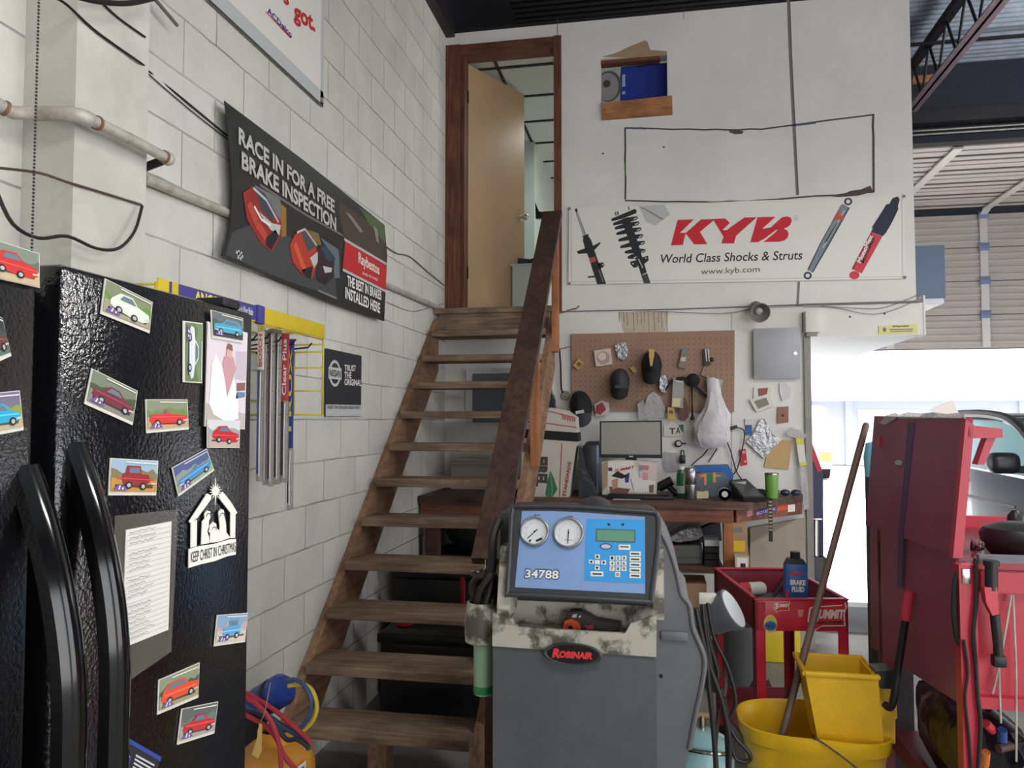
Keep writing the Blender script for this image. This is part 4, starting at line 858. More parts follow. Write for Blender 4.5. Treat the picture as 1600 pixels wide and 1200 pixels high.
B.poly('display', flat((70, 96, 100)), zz(q, (938, 294), (1214, 302), (1211, 392), (936, 384)), 4); B.poly('display', mat('lcd_green', C(104, 150, 128), .2), zz(q, (948, 303), (1206, 311), (1203, 384), (945, 376)), 5)
KEY = mat('key_cream', C(222, 222, 206), .5); kn = [0]
def key(x0, y0, x1, y1, txt=None, m=KEY):
    kn[0] += 1; pts = zz(q, (x0, y0), (x1, y0+1), (x1, y1), (x0, y1-1)); B.mb('key#%d' % kn[0]).prism([B.at(*B.px(*p), .0012) for p in pts], B.N*.002, m)
    if txt: B.text('key_lettering', INK, txt, q(lerp(x0, x1, .25), lerp(y0, y1, .8)), q(lerp(x0, x1, .75), lerp(y0, y1, .82)), q(lerp(x0, x1, .25), lerp(y0, y1, .2)), 7, .02)
for r_ in range(3):
    for c_ in range(3): key(1034+c_*41, 482+r_*37, 1068+c_*41, 514+r_*37, str(r_*3+c_+1))
key(1072, 594, 1106, 630, '0')
for i, (x, y) in enumerate(((932, 474), (890, 510), (932, 512), (976, 514), (930, 551))):
    key(x, y, x+34, y+30)
    if i != 2:
        c = B.px(*q(x+17, y+15)); r = .006; a0 = (pi/2, pi, 0, 0, -pi/2)[i]
        B.poly('arrow', INK, [(c[0]+r*cos(a0+k*2*pi/3), c[1]+r*sin(a0+k*2*pi/3)) for k in range(3)], 7, False)
key(902, 590, 990, 626); 
for i in range(5): key(1172, 452+i*38, 1250, 484+i*38.5)
key(1096, 405, 1178, 442)
for i in range(5): B.line('key_print', DGREY, [q(1182, 468+i*38), q(1240, 470+i*38.5)], .0045, 7)
B.line('key_print', DGREY, [q(915, 608), q(978, 610)], .0045, 7); B.line('key_print', DGREY, [q(1108, 420), q(1166, 422)], .004, 7)
c = B.px(*q(1008, 418)); B.ell('key_oval', flat((40, 60, 120)), c, .0185, .0095, 4, 20, False); B.ell('key_oval', LGREY, c, .015, .0065, 5, 20, False)
for x in (1028, 1125): c = B.px(*q(x, 265)); B.ell('indicator', INK, c, .0045, .004, 4, 10, False)
for i, (cx, cy, r, na, nb) in enumerate((((515, 315), 0, .046, (535, 300), (465, 365)), ((750, 325), 0, .0475, (750, 300), (745, 400)))):
    c = V(B.px(*q(*cx))); g_ = 'gauge#%d' % i; N = B.N
    B.mb(g_).lathe(B.at(c.x, c.y, .001), [(r*.98, 0), (r*1.02, .008), (r*.95, .014), (r*.86, .012), (r*.86, .005), (0, .005)], mat('gauge_ring', C(150, 152, 154), .3, .6), 32, N)
    B.ell('gauge_face#%d' % i, mat('gauge_face', C(216, 218, 220), .3), c, r*.87, r*.87, 11, 32, False)
    for k in range(28):
        a = rad(-50+280*k/27); e = V((cos(a), sin(a))); B.line('gauge_scale', DGREY if k % 4 == 0 else GREY, [c+e*r*(.62 if k % 4 == 0 else .68), c+e*r*.76], .0009, 12, False)
    B.line('gauge_scale', flat((176, 178, 182)), [c+V((cos(rad(-50+280*k/30)), sin(rad(-50+280*k/30))))*r*.58 for k in range(31)], .001, 12, False)
    B.line('needle#%d' % i, INK, [q(*na), q(*nb)], .003, 14); B.ell('needle#%d' % i, INK, c, .003, .003, 14, 10, False)
    if i == 0: B.line('gauge_scale', INK, [c+V((.006, -.03)), c+V((.024, -.021))], .007, 12, False); B.line('gauge_scale', INK, [c+V((-.016, -.033)), c+V((-.011, -.026))], .006, 12, False)
    else: B.line('gauge_scale', GREY, [c+V((-.012, -.022)), c+V((.012, -.022))], .002, 12, False)
B.text('label_print', DGREY, '(low)', q(510, 206), q(550, 206), q(510, 192), 4, .02); B.text('label_print', flat((150, 60, 70)), '(high)', q(740, 217), q(780, 217), q(740, 203), 4, .02)
B.text('model_number', flat((34, 70, 104)), '34788', q(440, 642), q(684, 652), q(446, 568), 4, .06); B.text('model_number', WHITE, '34788', q(446, 636), q(678, 645), q(451, 577), 6, .02)
B.done(mc)
# head housing behind the bezel, rear hump, side pod, left bin with bottle
hx0, hx1 = X_(778, 830, MY+.12), X_(1030, 830, MY+.12); zt = Z_(900, 795, MY+.12)
w = MB(); w.bx((hx0-.005, MY+.13, .9), (hx1-.01, MY+.42, zt-.01), M_mdark, .03); w.build('head_housing', mc)
w = MB(); c = P(930, 800, Y=MY+.36); w.ball((c.x, c.y, c.z-.02), (.075, .1, .075), M_mdark, 20, 12); w.build('hose_cap', mc)
w = MB(); PY = MY+.14
pod = [(1020, 826), (1033, 832), (1043, 850), (1054, 880), (1061, 908), (1066, 930), (1077, 944), (1080, 962), (1084, 985), (1098, 1018), (1101, 1040), (1096, 1075), (1086, 1120), (1077, 1170), (1068, 1210), (1052, 1290), (1020, 1300)]
w.prism([P(*p, Y=PY) for p in pod], (0, .42, 0), M_mside, False); w.build('side_pod', mc)
w = MB(); w.tube([P(*p, Y=PY-.002) for p in pod[1:14]], .008, M_mside, 8, 3); w.build('side_pod_rim', mc)
w = MB(); c = P(1057, 957, Y=PY); w.bx((c.x-.05, PY-.012, Z_(1040, 1000, PY)), (c.x+.035, PY+.0, Z_(1040, 985, PY)), M_mside, .006); w.build('side_pod_trim', mc); w = MB(); c = P(1033, 1056, Y=PY); w.cyl((c.x, PY-.004, c.z), (c.x, PY, c.z), .006, M_mblk, n=10); w.build('screw_plug', mc)
c = P(752, 975, Y=MY+.1)
w = MB(); zb, zu = Z_(752, 1006, MY+.1), Z_(752, 940, MY+.1)
w.lathe((c.x, c.y, 0), [(.034, zb), (.052, zb+.01), (.055, zb+.06), (.047, zu), (.04, zu), (.046, zb+.06), (0, zb+.05)], M_dirty, 24); w.bx((c.x, c.y-.03, zb+.005), (bx0+.02, c.y+.06, zu-.02), M_dirty, .01); w.build('bottle_bin', mc)
w = MB(); zl = Z_(756, 1084, MY+.1); w.lathe((c.x+.008, c.y, 0), [(0, zl), (.03, zl), (.033, zl+.005), (.033, zb+.02), (0, zb+.02)], mat('green_tinted_plastic', C(160, 190, 160), .2, alpha=.8), 24); w.lathe((c.x+.008, c.y, 0), [(0, zl+.002), (.0305, zl+.002), (.0335, zl+.006), (.0335, zl+.03)], mat('green_oil', C(50, 132, 84), .2), 24); w.build('oil_bottle', mc)
w = MB()
for i in range(5):
    a = i*1.3; w.tube([(c.x+.02*cos(a), c.y+.02*sin(a), zu-.03), (c.x+.03*cos(a+1), c.y+.03*sin(a+1), zu+.05), (c.x+.035*cos(a+2)+.01, c.y+.03*sin(a+2), zu+.09), (c.x+.02*cos(a+3)+.015, c.y+.05, zu+.03), (c.x+.03, c.y+.05, zu-.02)], .011, M_cable, 8, 4)
w.build('coiled_hose', mc)
w = MB(); a = P(782, 812, Y=MY+.1); w.tube([(a.x-.012, a.y+.03, a.z), (a.x-.03, a.y+.02, a.z-.06), (a.x-.035, a.y+.03, a.z-.16), (a.x-.05, a.y+.01, a.z-.24)], .016, M_cable, 8, 4); w.build('hose', mc)
# oval badge
c = P(895, 1021, Y=MY-.012); w = MB(); w.lathe(c, [(.088, 0), (.09, .008), (.084, .012), (.078, .01), (0, .01)], M_mdark, 36, V((0, -1, 0)), 1, 1)
for v in w.v: v.z = c.z+(v.z-c.z)*.36
o = w.build('badge', mc)
B = Board(c+V((0, -.0102, 0)), (1, 0, 0), (0, 0, 1)); B.ell('badge_face', mat('badge_black', C(26, 22, 24), .3), (0, 0), .077, .0275, 1, 32, False)
B.text('badge_lettering', flat((214, 48, 52)), 'R', (-.062, -.013), (-.038, -.013), (-.056, .016), 2, .06, False); B.text('badge_lettering', flat((214, 48, 52)), 'OBINAIR', (-.042, -.012), (.06, -.012), (-.038, .0095), 2, .06, False); B.done(mc)

# infrared thermometer lying on the tray
t = zf(720, 920, 4); TY = MY+.06
gp = P(*t(820, 232), Y=TY); gz = tz0+.001
th_ = thing('infrared_thermometer', 'orange and black infrared thermometer gun lying on the machine tray', 'thermometer', (gp.x, TY, gz))
dz = gz-P(*t(820, 238), Y=TY).z
M_or = mat('orange_plastic', C(214, 84, 52), .4); M_rub = mat('grip_rubber', C(52, 48, 48), .5)
def gpz(*pts): return [P(*t(*p), Y=TY)+V((0, 0, dz)) for p in pts]
w = MB(); w.prism(gpz((640, 205), (650, 172), (690, 158), (735, 180), (752, 215), (745, 238), (640, 238)), (0, .05, 0), M_or); w.build('nose', th_)
w = MB(); c = gpz((688, 212))[0]; w.cyl(c+V((0, -.006, 0)), c+V((0, .002, 0)), .013, M_or, n=14); w.cyl(c+V((0, -.0065, 0)), c+V((0, 0, 0)), .008, M_mblk, n=12); w.build('lens', th_)
w = MB(); w.prism(gpz((668, 150), (682, 115), (745, 112), (800, 140), (860, 172), (930, 180), (1000, 192), (1003, 215), (985, 236), (790, 236), (752, 212), (736, 178), (700, 158)), (0, .044, 0), M_rub); w.build('body', th_)
w = MB(); w.prism(gpz((772, 198), (828, 196), (832, 218), (790, 224)), (0, -.004, 0), flat((176, 50, 56))); w.build('trigger', th_)
w = MB(); w.prism(gpz((692, 150), (702, 130), (728, 128), (722, 150)), (0, -.002, 0), LGREY); w.prism(gpz((736, 140), (752, 134), (750, 150), (738, 152)), (0, -.002, 0), LGREY); w.build('label', th_)

# hoses hung on the machine's right side, with the lamp head and blue cylinder
h = zf(1050, 900, 4); HY = MY+.24
def bh(label, pts, r=.0085, m=M_cable, Y=HY, sub=6):
    w = MB(); w.tube([P(*h(*p), Y=Y) for p in pts], r, m, 8, sub); return tag(w.build('service_hose'), label, 'hose', 'black hoses right of the machine')
bh('black hose nearest the machine side, straight to the frame bottom', [(105, 215), (150, 350), (210, 500), (232, 700), (258, 950), (285, 1320)])
bh('second black hose from the machine, bending right low down', [(150, 200), (185, 370), (235, 560), (300, 740), (335, 880), (360, 1050), (350, 1320)], Y=HY+.02)
bh('black hose ending in a tight loop halfway down', [(190, 180), (205, 320), (245, 560), (268, 640), (290, 620), (280, 560), (238, 420), (215, 300)], Y=HY+.045)
bh('outermost black hose swinging toward the mop bucket', [(222, 170), (262, 380), (345, 560), (390, 720), (392, 820), (350, 880), (325, 760), (340, 1000), (350, 1320)], .0065, Y=HY+.065)
bh('brownish hose hanging in the middle of the bundle', [(325, 520), (335, 660), (320, 780), (285, 920), (270, 1100), (275, 1320)], .007, M_brown, HY+.085)
bh('black hose with a wide oval loop at the bottom', [(330, 860), (390, 1000), (470, 1090), (492, 1140), (460, 1160), (400, 1140), (372, 1060), (350, 930), (330, 860), (310, 700)], .007, Y=HY+.085)
lp = thing('work_lamp', 'grey work lamp head with a white lens tilted up beside the machine', 'lamp', P(*h(330, 340), Y=HY+.2))
ax = V((.78, -.25, .5)).normalized(); c = P(*h(385, 205), Y=HY+.2); M_lamp = mat('lamp_grey', C(96, 100, 104), .45)
w = MB(); w.lathe(c-ax*.11, [(0, 0), (.045, 0), (.055, .02), (.062, .07), (.072, .085), (.074, .108), (.068, .11)], M_lamp, 28, ax); w.build('housing', lp)
w = MB(); w.lathe(c-ax*.006, [(.068, 0), (.066, .008), (0, .014)], mat('white_lens', C(232, 234, 236), .25), 28, ax); w.build('lens', lp)
w = MB(); a = P(*h(222, 160), Y=HY+.2); w.bx((a.x-.03, a.y-.01, a.z-.008), (a.x+.03, a.y+.01, a.z+.03), flat((206, 202, 190)), .004); w.build('hook_tag', lp)
w = MB(); w.tube([a+V((0, 0, -.01)), c-ax*.1, (a.x-.05, a.y+.02, a.z-.1)], .01, M_lamp, 8, 4); w.build('bracket', lp)
cy_ = thing('refrigerant_cylinder', 'light blue gas cylinder half hidden behind the machine and hoses', 'cylinder', (P(1098, 1180, Y=3.13).x, 3.13, 0))
x, y = cy_.location.x, cy_.location.y; zc_ = Z_(1100, 1142, 3.13)
M_lb = mat('light_blue_enamel', C(158, 204, 206), .25)
w = MB(); w.lathe((x, y, 0), [(.1, 0), (.115, .02), (.118, .06), (.118, zc_-.1), (.1, zc_-.03), (.05, zc_), (.03, zc_+.005), (0, zc_+.005)], M_lb, 32); w.build('cylinder_body', cy_)
w = MB(); w.cyl((x, y, zc_), (x, y, zc_+.06), .014, M_chrome); w.cyl((x-.03, y, zc_+.06), (x+.03, y, zc_+.06), .012, M_kraft); w.build('valve', cy_)
w = MB(); w.tube([(x-.06, y-.1, zc_-.035), (x+.02, y-.13, zc_-.03), (x+.08, y-.1, zc_-.04)], .008, M_chrome, 8, 3); w.build('handle_ring', cy_)
# ------------------------------------------------------------------ workbench against the office wall
BZ, BF = 1.09, 5.2
M_bench = wood('bench_top', C(58, 40, 34), C(116, 84, 70), 0, 2.5, .6); M_apron_w = wood('bench_apron', C(104, 60, 46), C(152, 98, 80), 0, 2.5)
bn = thing('workbench', 'long timber workbench with a clipped right corner under the pegboard', 'workbench', (-.3, 5.55, 0))
cx_ = P(1169, 782, Y=BF).x; ex_ = P(1253, 774, Y=5.86).x
w = MB(); w.prism([(LW+.01, BF, BZ-.05), (cx_, BF, BZ-.05), (ex_, 5.82, BZ-.05), (ex_, BW-.01, BZ-.05), (LW+.01, BW-.01, BZ-.05)], (0, 0, .05), M_bench); w.build('bench_top', bn)
zap = BZ-.135
w = MB(); w.bx((LW+.02, BF+.015, zap), (cx_-.09, BF+.055, BZ-.051), M_apron_w); w.build('apron', bn)
w = MB(); w.prism([(cx_-.07, BF+.03, zap), (ex_-.01, 5.80, zap), (ex_-.01, 5.84, zap), (cx_-.09, BF+.08, zap)], (0, 0, .084), M_apron_w); w.build('apron', bn)
lx0, lx1 = P(1131, 850, Y=BF+.03).x, P(1168, 850, Y=BF+.03).x
for x0, x1 in ((lx0, lx0+.06), (LW+.05, LW+.14), (-.7, -.61)):
    w = MB(); w.bx((x0, BF+.02, 0), (x1, BF+.11, zap if x0 != lx0 else BZ-.051), M_orange if x0 == lx0 else M_bench); w.build('leg', bn)  # legs under the stair: shade put in by darker wood
w = MB(); w.bx((lx0+.06, BF+.03, 0), (lx1, BF+.05, zap), mat('old_plywood', C(170, 138, 106), .7, var=.2, scale=8)); w.build('leg_panel', bn)
w = MB(); w.bx((LW+.03, BF+.06, .62), (lx0, BW-.02, .66), M_bench); w.build('shelf', bn)
w = MB(); w.bx((LW+.03, BF+.06, .22), (lx0, BW-.02, .25), M_bench); w.build('shelf', bn)
B = Board((0, BF+.029, 0), (1, 0, 0), (0, 0, 1)); B.poly('notice', flat((214, 176, 44)), [(1143, 845), (1164, 845), (1164, 862), (1143, 862)], 1); B.poly('notice', GREY, [(1144, 824), (1160, 824), (1160, 832), (1144, 832)], 1); B.done(bn)
aa, bb = V((cx_-.07, BF+.03, 0)), V((ex_-.01, 5.80, 0)); dr_ = (bb-aa).normalized()
B = Board(aa+V((dr_.y, -dr_.x, 0))*.001, dr_, (0, 0, 1))
B.poly('sticker#1', flat((196, 128, 140)), [(1167, 799), (1176, 796), (1176, 804), (1168, 808)]); B.poly('sticker#2', flat((84, 66, 120)), [(1180, 797), (1214, 788), (1214, 799), (1181, 807)]); B.poly('sticker#3', flat((206, 84, 54)), [(1213, 791), (1222, 785), (1230, 787), (1230, 796), (1214, 799)]); B.poly('sticker#4', WHITE, [(1231, 789), (1242, 788), (1242, 799), (1231, 800)]); B.text('sticker_lettering', flat((190, 160, 210)), 'sonnax', (1182, 805), (1212, 797), (1182, 800), 2, .02)
for i in range(3): B.line('sticker_lettering', LGREY, [(1233, 791+i*3), (1240, 790.5+i*3)], .004, 2)
B.done(bn)

# ------------------------------------------------------------------ flat and boxy goods: outline from the room, given depth
def item(name, label, cat, pts, Y, dep, m, part=None, group=None, extra=(), bz=None):
    "a thing whose front outline stands at depth Y and that reaches back by dep"
    q_ = [P(*p, Y=Y) for p in pts]
    if bz is not None:
        dz_ = bz-min(p.z for p in q_); q_ = [p+V((0, 0, dz_)) for p in q_]
    c = sum(q_, V((0, 0, 0)))/len(q_); zm = min(p.z for p in q_)
    rt = thing(name, label, cat, (c.x, Y+dep/2, zm), group)
    w = MB(); w.prism(q_, (0, dep, 0), m); w.build(part or 'body', rt)
    if extra:
        B = Board((0, Y-.0006, 0), (1, 0, 0), (0, 0, 1))
        if bz is not None: B.O.z += 0
        for e in extra:
            if e[0] == 't': B.text(e[1], e[2], e[3], e[4], e[5], e[6], e[7] if len(e) > 7 else 3, .02)
            elif e[0] == 'l': B.line(e[1], e[2], e[3], e[4], 3)
            elif e[0] == 'e':
                c = B.px(*e[3]); B.ell(e[1], e[2], c, e[4], e[5], e[6] if len(e) > 6 else 2, 20, False)
            else: B.poly(e[1], e[2], e[3], e[4] if len(e) > 4 else 2)
        B.done(rt)
    return rt
# pegboard with rows of holes
M_peg = mat('pegboard_brown', C(154, 122, 102), .7, var=.14, scale=3)
PG = BW-.03
pc = [(893, 522), (1148, 516), (1147, 644), (893, 642)]
pg = item('pegboard', 'brown pegboard hung with caps and packets over the bench', 'pegboard', pc, PG, .025, M_peg, 'board')
w = MB(); p0, p1 = P(893, 642, Y=PG), P(1148, 518, Y=PG)
x = p0.x+.03
while x < p1.x-.02:
    z = p0.z+.03
    while z < p1.z-.02:
        w.add([(x+.0035*cos(k*pi/3), PG-.0006, z+.0035*sin(k*pi/3)) for k in range(6)], [list(range(6))], M_mblk); z += .0381
    x += .0381
w.build('peg_holes', pg, fix=False)
GY = PG-.03
M_foil = mat('foil', C(170, 170, 172), .28, .7, var=.3, scale=25, bump=.8, bscale=30); M_film = mat('crumpled_film', C(196, 194, 196), .2, alpha=.5, bump=1, bscale=25)
M_cap = mat('black_cloth', C(22, 22, 25), .85, bump=.2, bscale=200); M_capg = mat('charcoal_cloth', C(56, 58, 62), .85, bump=.2, bscale=200)
M_gold = mat('gold_card', C(196, 160, 84), .4, var=.2, scale=30); M_leather = mat('brown_leather', C(96, 56, 44), .55)
item('small_box', 'small yellow box at the left pegboard edge', 'box', [(895, 571), (904, 560), (912, 567), (903, 578)], GY, .028, M_gold, 'box', extra=[('p', 'print', flat((120, 80, 30)), [(900, 569), (904, 565), (909, 569), (905, 573)])])
item('bearing_box', 'square white box with a round ring print on the pegboard', 'box', [(928, 548), (954, 544), (957, 569), (931, 573)], GY, .028, mat('box_white', C(206, 190, 180), .6), 'box',
     extra=[('e', 'ring_print', flat((176, 148, 136)), (942.5, 559), .049, .049, 2), ('e', 'ring_print', flat((214, 200, 192)), (941, 557), .03, .03, 3)])
item('foil_packet', 'crumpled foil packet beside the ring-printed box', 'packet', [(960, 540), (968, 536), (978, 535), (982, 552), (975, 563), (966, 560)], GY, .028, M_foil, 'packet')
item('gold_packet', 'small gold packet between the two hanging caps', 'packet', [(984, 575), (990, 572), (996, 580), (991, 584)], GY, .028, M_gold, 'packet')
item('grey_packet', 'tall grey packet with a blue top hanging on the right half of pegboard', 'packet', [(1066, 545), (1075, 546), (1073, 560), (1071, 576), (1060, 574)], GY, .028, mat('grey_card', C(128, 112, 104), .6), 'packet', extra=[('p', 'print', flat((112, 128, 148)), [(1066, 547), (1074, 547), (1073, 552), (1066, 551)]), ('p', 'print', LGREY, [(1064, 558), (1072, 558), (1071, 565), (1063, 564)])])
ep = thing('earphones', 'black and grey earphones hanging from the rightmost peg', 'earphones', P(1104, 572, Y=GY))
w = MB(); w.prism([P(*p, Y=GY) for p in ((1098, 546), (1103, 544), (1108, 560), (1110, 570), (1101, 572))], (0, .025, 0), M_mblk); w.build('pouch', ep)
for x in (1102, 1106): w = MB(); a = P(x, 545, Y=GY-.006); b = P(x+2, 565, Y=GY-.006); w.cyl(a, b, .006, SLV, n=8); w.build('stem', ep)
w = MB(); a = P(1112, 562, Y=GY); w.ball(a, .017, M_mblk, 12, 8); w.build('ear_bud', ep)
w = MB(); w.tube([P(1100, 568, Y=GY-.004), P(1096, 580, Y=GY), P(1094, 586, Y=GY), P(1104, 590, Y=GY)], .004, M_cable, 6, 4); w.build('wire', ep)
def cap(label, c, rx, rz, bl, m, mb_, logo=None, tilt=0, Y=PG-.09):
    "ball cap hung by its back, brim down"
    k = P(*c, Y=Y); rt = thing('baseball_hat', label, 'hat', (k.x, Y+.05, k.z-bl-rz*.6))
    R_ = M4.Rotation(tilt, 3, 'Y')
    w = MB(); w.grid(lambda a, b: k+R_ @ V((rx*sin(pi*b)*cos(pi*(1-a)), .085-.16*sin(pi*b)*sin(pi*a)*1.0, rz*cos(pi*b))), 20, 14, m, (0, .004, 0)); w.build('crown', rt)
    w = MB()
    for a in (.2, .5, .8): w.tube([k+R_ @ V((rx*1.005*sin(pi*b/12)*cos(pi*(1-a)), .084-.161*sin(pi*b/12)*sin(pi*a), rz*1.005*cos(pi*b/12))) for b in range(1, 12)], .0012, mb_, 5)
    w.build('seam', rt)
    w = MB(); w.grid(lambda a, b: k+R_ @ V((rx*.93*cos(pi*(1-a))*(1-.12*b), .02-.07*sin(pi*a)-.035*b*sin(pi*a), -rz*.52-bl*b*(.45+.55*sin(pi*a)))), 16, 8, mb_, (0, .005, 0)); w.build('brim', rt)
    if logo:
        w = MB(); w.prism([k+R_ @ V((x_*rx, -.079, z_*rz)) for x_, z_ in ((-.38, -.52), (.38, -.5), (.38, -.3), (-.38, -.32))], (0, .004, 0), logo); w.build('cap_badge', rt)
    return rt
cap('charcoal and black ball cap in the middle of the pegboard', (968, 596), .073, .10, .085, M_capg, M_cap, mat('cap_thread', C(70, 70, 76), .8))
cap('black ball cap with a grey back strap, right of the middle one', (1018, 570), .075, .11, .09, M_cap, M_cap, None, 0, PG-.092)
cap('black ball cap with a white badge at the lower left pegboard corner', (906, 634), .083, .115, .1, M_cap, M_capg, LGREY, -.15, PG-.095)
cc = item('cap_tag', 'gold topped tag hooked in the black cap strap', 'tag', [(1014, 545), (1023, 546), (1022, 556), (1019, 572), (1016, 572), (1014, 556)], PG-.185, .004, M_gold, 'tag')
item('red_packet', 'red and white packet right of the white-badged cap', 'packet', [(929, 632), (940, 626), (951, 629), (952, 648), (931, 650)], GY, .028, mat('packet_white', C(196, 186, 182), .5), 'packet', extra=[('p', 'print', flat((150, 58, 58)), [(931, 634), (941, 628), (947, 640), (938, 648), (931, 646)])])
item('clear_bag', 'clear plastic bag hanging left of the long clear packet', 'bag', [(1012, 618), (1022, 612), (1032, 620), (1040, 640), (1036, 652), (1012, 656), (1006, 640)], GY-.01, .03, M_film, 'bag')
item('clear_bag', 'small clear bag at the lower pegboard edge behind the monitor top', 'bag', [(996, 632), (1004, 625), (1012, 640), (1010, 654), (998, 656)], GY-.012, .03, M_film, 'bag')
item('clear_packet', 'long upright clear packet with a cream lower end', 'packet', [(1052, 590), (1069, 592), (1067, 638), (1049, 636)], GY-.02, .045, mat('clear_shell', C(176, 176, 168), .2, alpha=.65), 'packet', extra=[('p', 'print', flat((214, 196, 150)), [(1051, 622), (1064, 622), (1062, 636), (1050, 635)]), ('p', 'print', LGREY, [(1056, 594), (1066, 595), (1066, 598), (1056, 597)])])
item('gold_carton', 'gold carton hanging low beside the monitor corner', 'carton', [(1043, 636), (1053, 637), (1055, 656), (1043, 655)], GY-.02, .04, M_gold, 'carton', extra=[('p', 'print', flat((120, 84, 40)), [(1045, 641), (1051, 641), (1052, 647), (1045, 646)])])
item('leather_strap', 'brown leather strap looped below the pegboard', 'strap', [(1062, 624), (1070, 620), (1077, 640), (1076, 652), (1069, 658), (1061, 650)], GY, .028, M_leather, 'strap')
st_ = thing('ball_ended_rod', 'thin black rod with a ball end hanging beside the leather strap', 'rod', P(1082, 657, Y=GY))
w = MB(); w.cyl(P(1081, 606, Y=GY), P(1082, 652, Y=GY), .006, M_mblk, n=8); w.build('shaft', st_); w = MB(); w.ball(P(1082, 653, Y=GY), .016, M_mblk, 12, 8); w.build('knob', st_)
bt = thing('belt', 'black belt slung across the right side of the pegboard', 'belt', P(1075, 600, Y=GY-.02))
w = MB(); pth = [P(*p, Y=GY-.025) for p in ((1040, 606), (1046, 596), (1054, 590), (1068, 588), (1085, 598), (1098, 612), (1106, 618))]
w.grid(lambda a, b: pth[int(a*6)].lerp(pth[min(6, int(a*6)+1)], a*6-int(a*6))+V((0, .006*sin(6*a), -.03*b)), 24, 3, M_cap, (0, .006, 0)); w.build('strap', bt)
w = MB(); w.ball(P(1083, 594, Y=GY-.01), (.05, .03, .05), M_cap, 14, 8); w.build('pouch', bt)
item('charm_cluster', 'cluster of small metal clips between black cap and clear packet', 'clips', [(1032, 588), (1040, 586), (1044, 600), (1041, 614), (1033, 612), (1030, 604)], GY-.02, .03, M_foil, 'clips')
# white shopping bag hanging from the pegboard corner
sb = thing('plastic_bag', 'white plastic bag hanging from the right pegboard corner', 'bag', P(1112, 700, Y=GY-.06))
M_bag = mat('white_film', C(206, 202, 206), .35, var=.15, scale=12, bump=.8, bscale=14)
ctr = [(1114, 592, 8), (1116, 606, 9), (1116, 618, 9), (1117, 634, 15), (1116, 648, 21), (1114, 664, 24), (1112, 680, 26), (1110, 690, 24), (1108, 698, 14), (1106, 702, 4)]
w = MB(); rr_ = random.Random(3); jit = [[rr_.uniform(.72, 1.2) for _ in range(20)] for _ in ctr]
vs = []; n = 20
for i, (u, v, r) in enumerate(ctr):
    k = P(u, v, Y=GY-.06); rw = r*5.85/1220
    vs += [k+V((rw*jit[i][j]*cos(2*pi*j/n), rw*.42*jit[i][j]*sin(2*pi*j/n), 0)) for j in range(n)]
w.add(vs, [[i*n+j, i*n+(j+1) % n, (i+1)*n+(j+1) % n, (i+1)*n+j] for i in range(len(ctr)-1) for j in range(n)]+[list(range(n)), [(len(ctr)-1)*n+j for j in range(n)]], M_bag, True); w.build('bag_body', sb)
w = MB(); w.tube([P(1108, 600, Y=GY-.05), P(1112, 590, Y=GY-.03), P(1116, 600, Y=GY-.05)], .008, M_bag, 6, 4); w.build('bag_handle', sb)
item('bulb_packet', 'clear packet with a white strap above the plastic bag', 'packet', [(1105, 589), (1130, 594), (1124, 612), (1105, 610)], GY-.01, .03, mat('clear_shell2', C(190, 192, 176), .2, alpha=.7), 'packet', extra=[('p', 'print', WHITE, [(1112, 590), (1117, 590), (1118, 610), (1114, 610)])])

# ------------------------------------------------------------------ on the wall right of the pegboard
WY = BW-.012
pn = thing('breaker_panel', 'square grey metal panel box on the wall right of the pegboard', 'panel', P(1214, 592, Y=BW-.05))
M_pan = mat('grey_enamel', C(168, 168, 172), .45, var=.2, scale=4)
a, b = P(1178, 592, Y=BW-.05), P(1250, 512, Y=BW-.05)
w = MB(); w.bx((a.x+.01, BW-.045, a.z+.01), (b.x-.005, BW-.002, b.z-.01), M_pan); w.build('back_box', pn)
w = MB(); w.bx((a.x, BW-.05, a.z), (b.x, BW-.045, b.z), M_pan, .002); w.build('cover', pn)
w = MB(); c = P(1243, 552, Y=BW-.052); w.cyl(c, c+V((0, .008, 0)), .011, M_chrome, n=14); w.build('latch', pn)
jb = thing('junction_box', 'small white box at the doorway top beside the grey panel', 'box', P(1270, 525, Y=BW-.07))
a, b = P(1259, 519, Y=BW-.07), P(1282, 485, Y=BW-.07); w = MB(); w.bx((a.x, BW-.07, a.z), (b.x, BW-.002, b.z), M_wall, .004); w.build('box', jb)
w = MB(); w.bx((a.x+.004, BW-.06, a.z-.03), (b.x-.02, BW-.01, a.z), M_jamb, .004); w.build('bracket', jb)
hn = thing('horn_speaker', 'grey horn loudspeaker on the wall above the pegboard', 'loudspeaker', P(1188, 490, Y=BW-.1))
c = P(1188, 489, Y=BW-.17); ax = V((.08, -.9, -.38)).normalized(); M_horn = mat('horn_grey', C(122, 114, 108), .5, var=.2, scale=10)
w = MB(); w.lathe(c-ax*.16, [(0, 0), (.045, 0), (.045, .05), (.03, .06), (.034, .09), (.05, .125), (.072, .155), (.066, .155), (.045, .12), (.028, .1), (0, .09)], M_horn, 28, ax); w.build('horn', hn)
w = MB(); w.lathe(c-ax*.065, [(.024, 0), (.026, .02), (.015, .032), (0, .036)], mat('horn_plug', C(168, 166, 160), .4), 20, ax); w.build('centre_plug', hn)
w = MB(); k = c-ax*.13; w.tube([k, (k.x, BW-.03, k.z+.0), (k.x, BW-.004, k.z)], .012, M_horn, 8); w.build('bracket', hn)
w = MB(); a = P(870, 487, Y=BW-.012); b = P(1250, 476, Y=BW-.012); c = P(1436, 473, Y=BW-.012); w.tube([a, P(1060, 483, Y=BW-.012), b], .004, M_gcable, 6); o = w.build('wall_wire'); tag(o, 'grey wire along the wall joint from stair to horn', 'wire', 'wires over the pegboard')
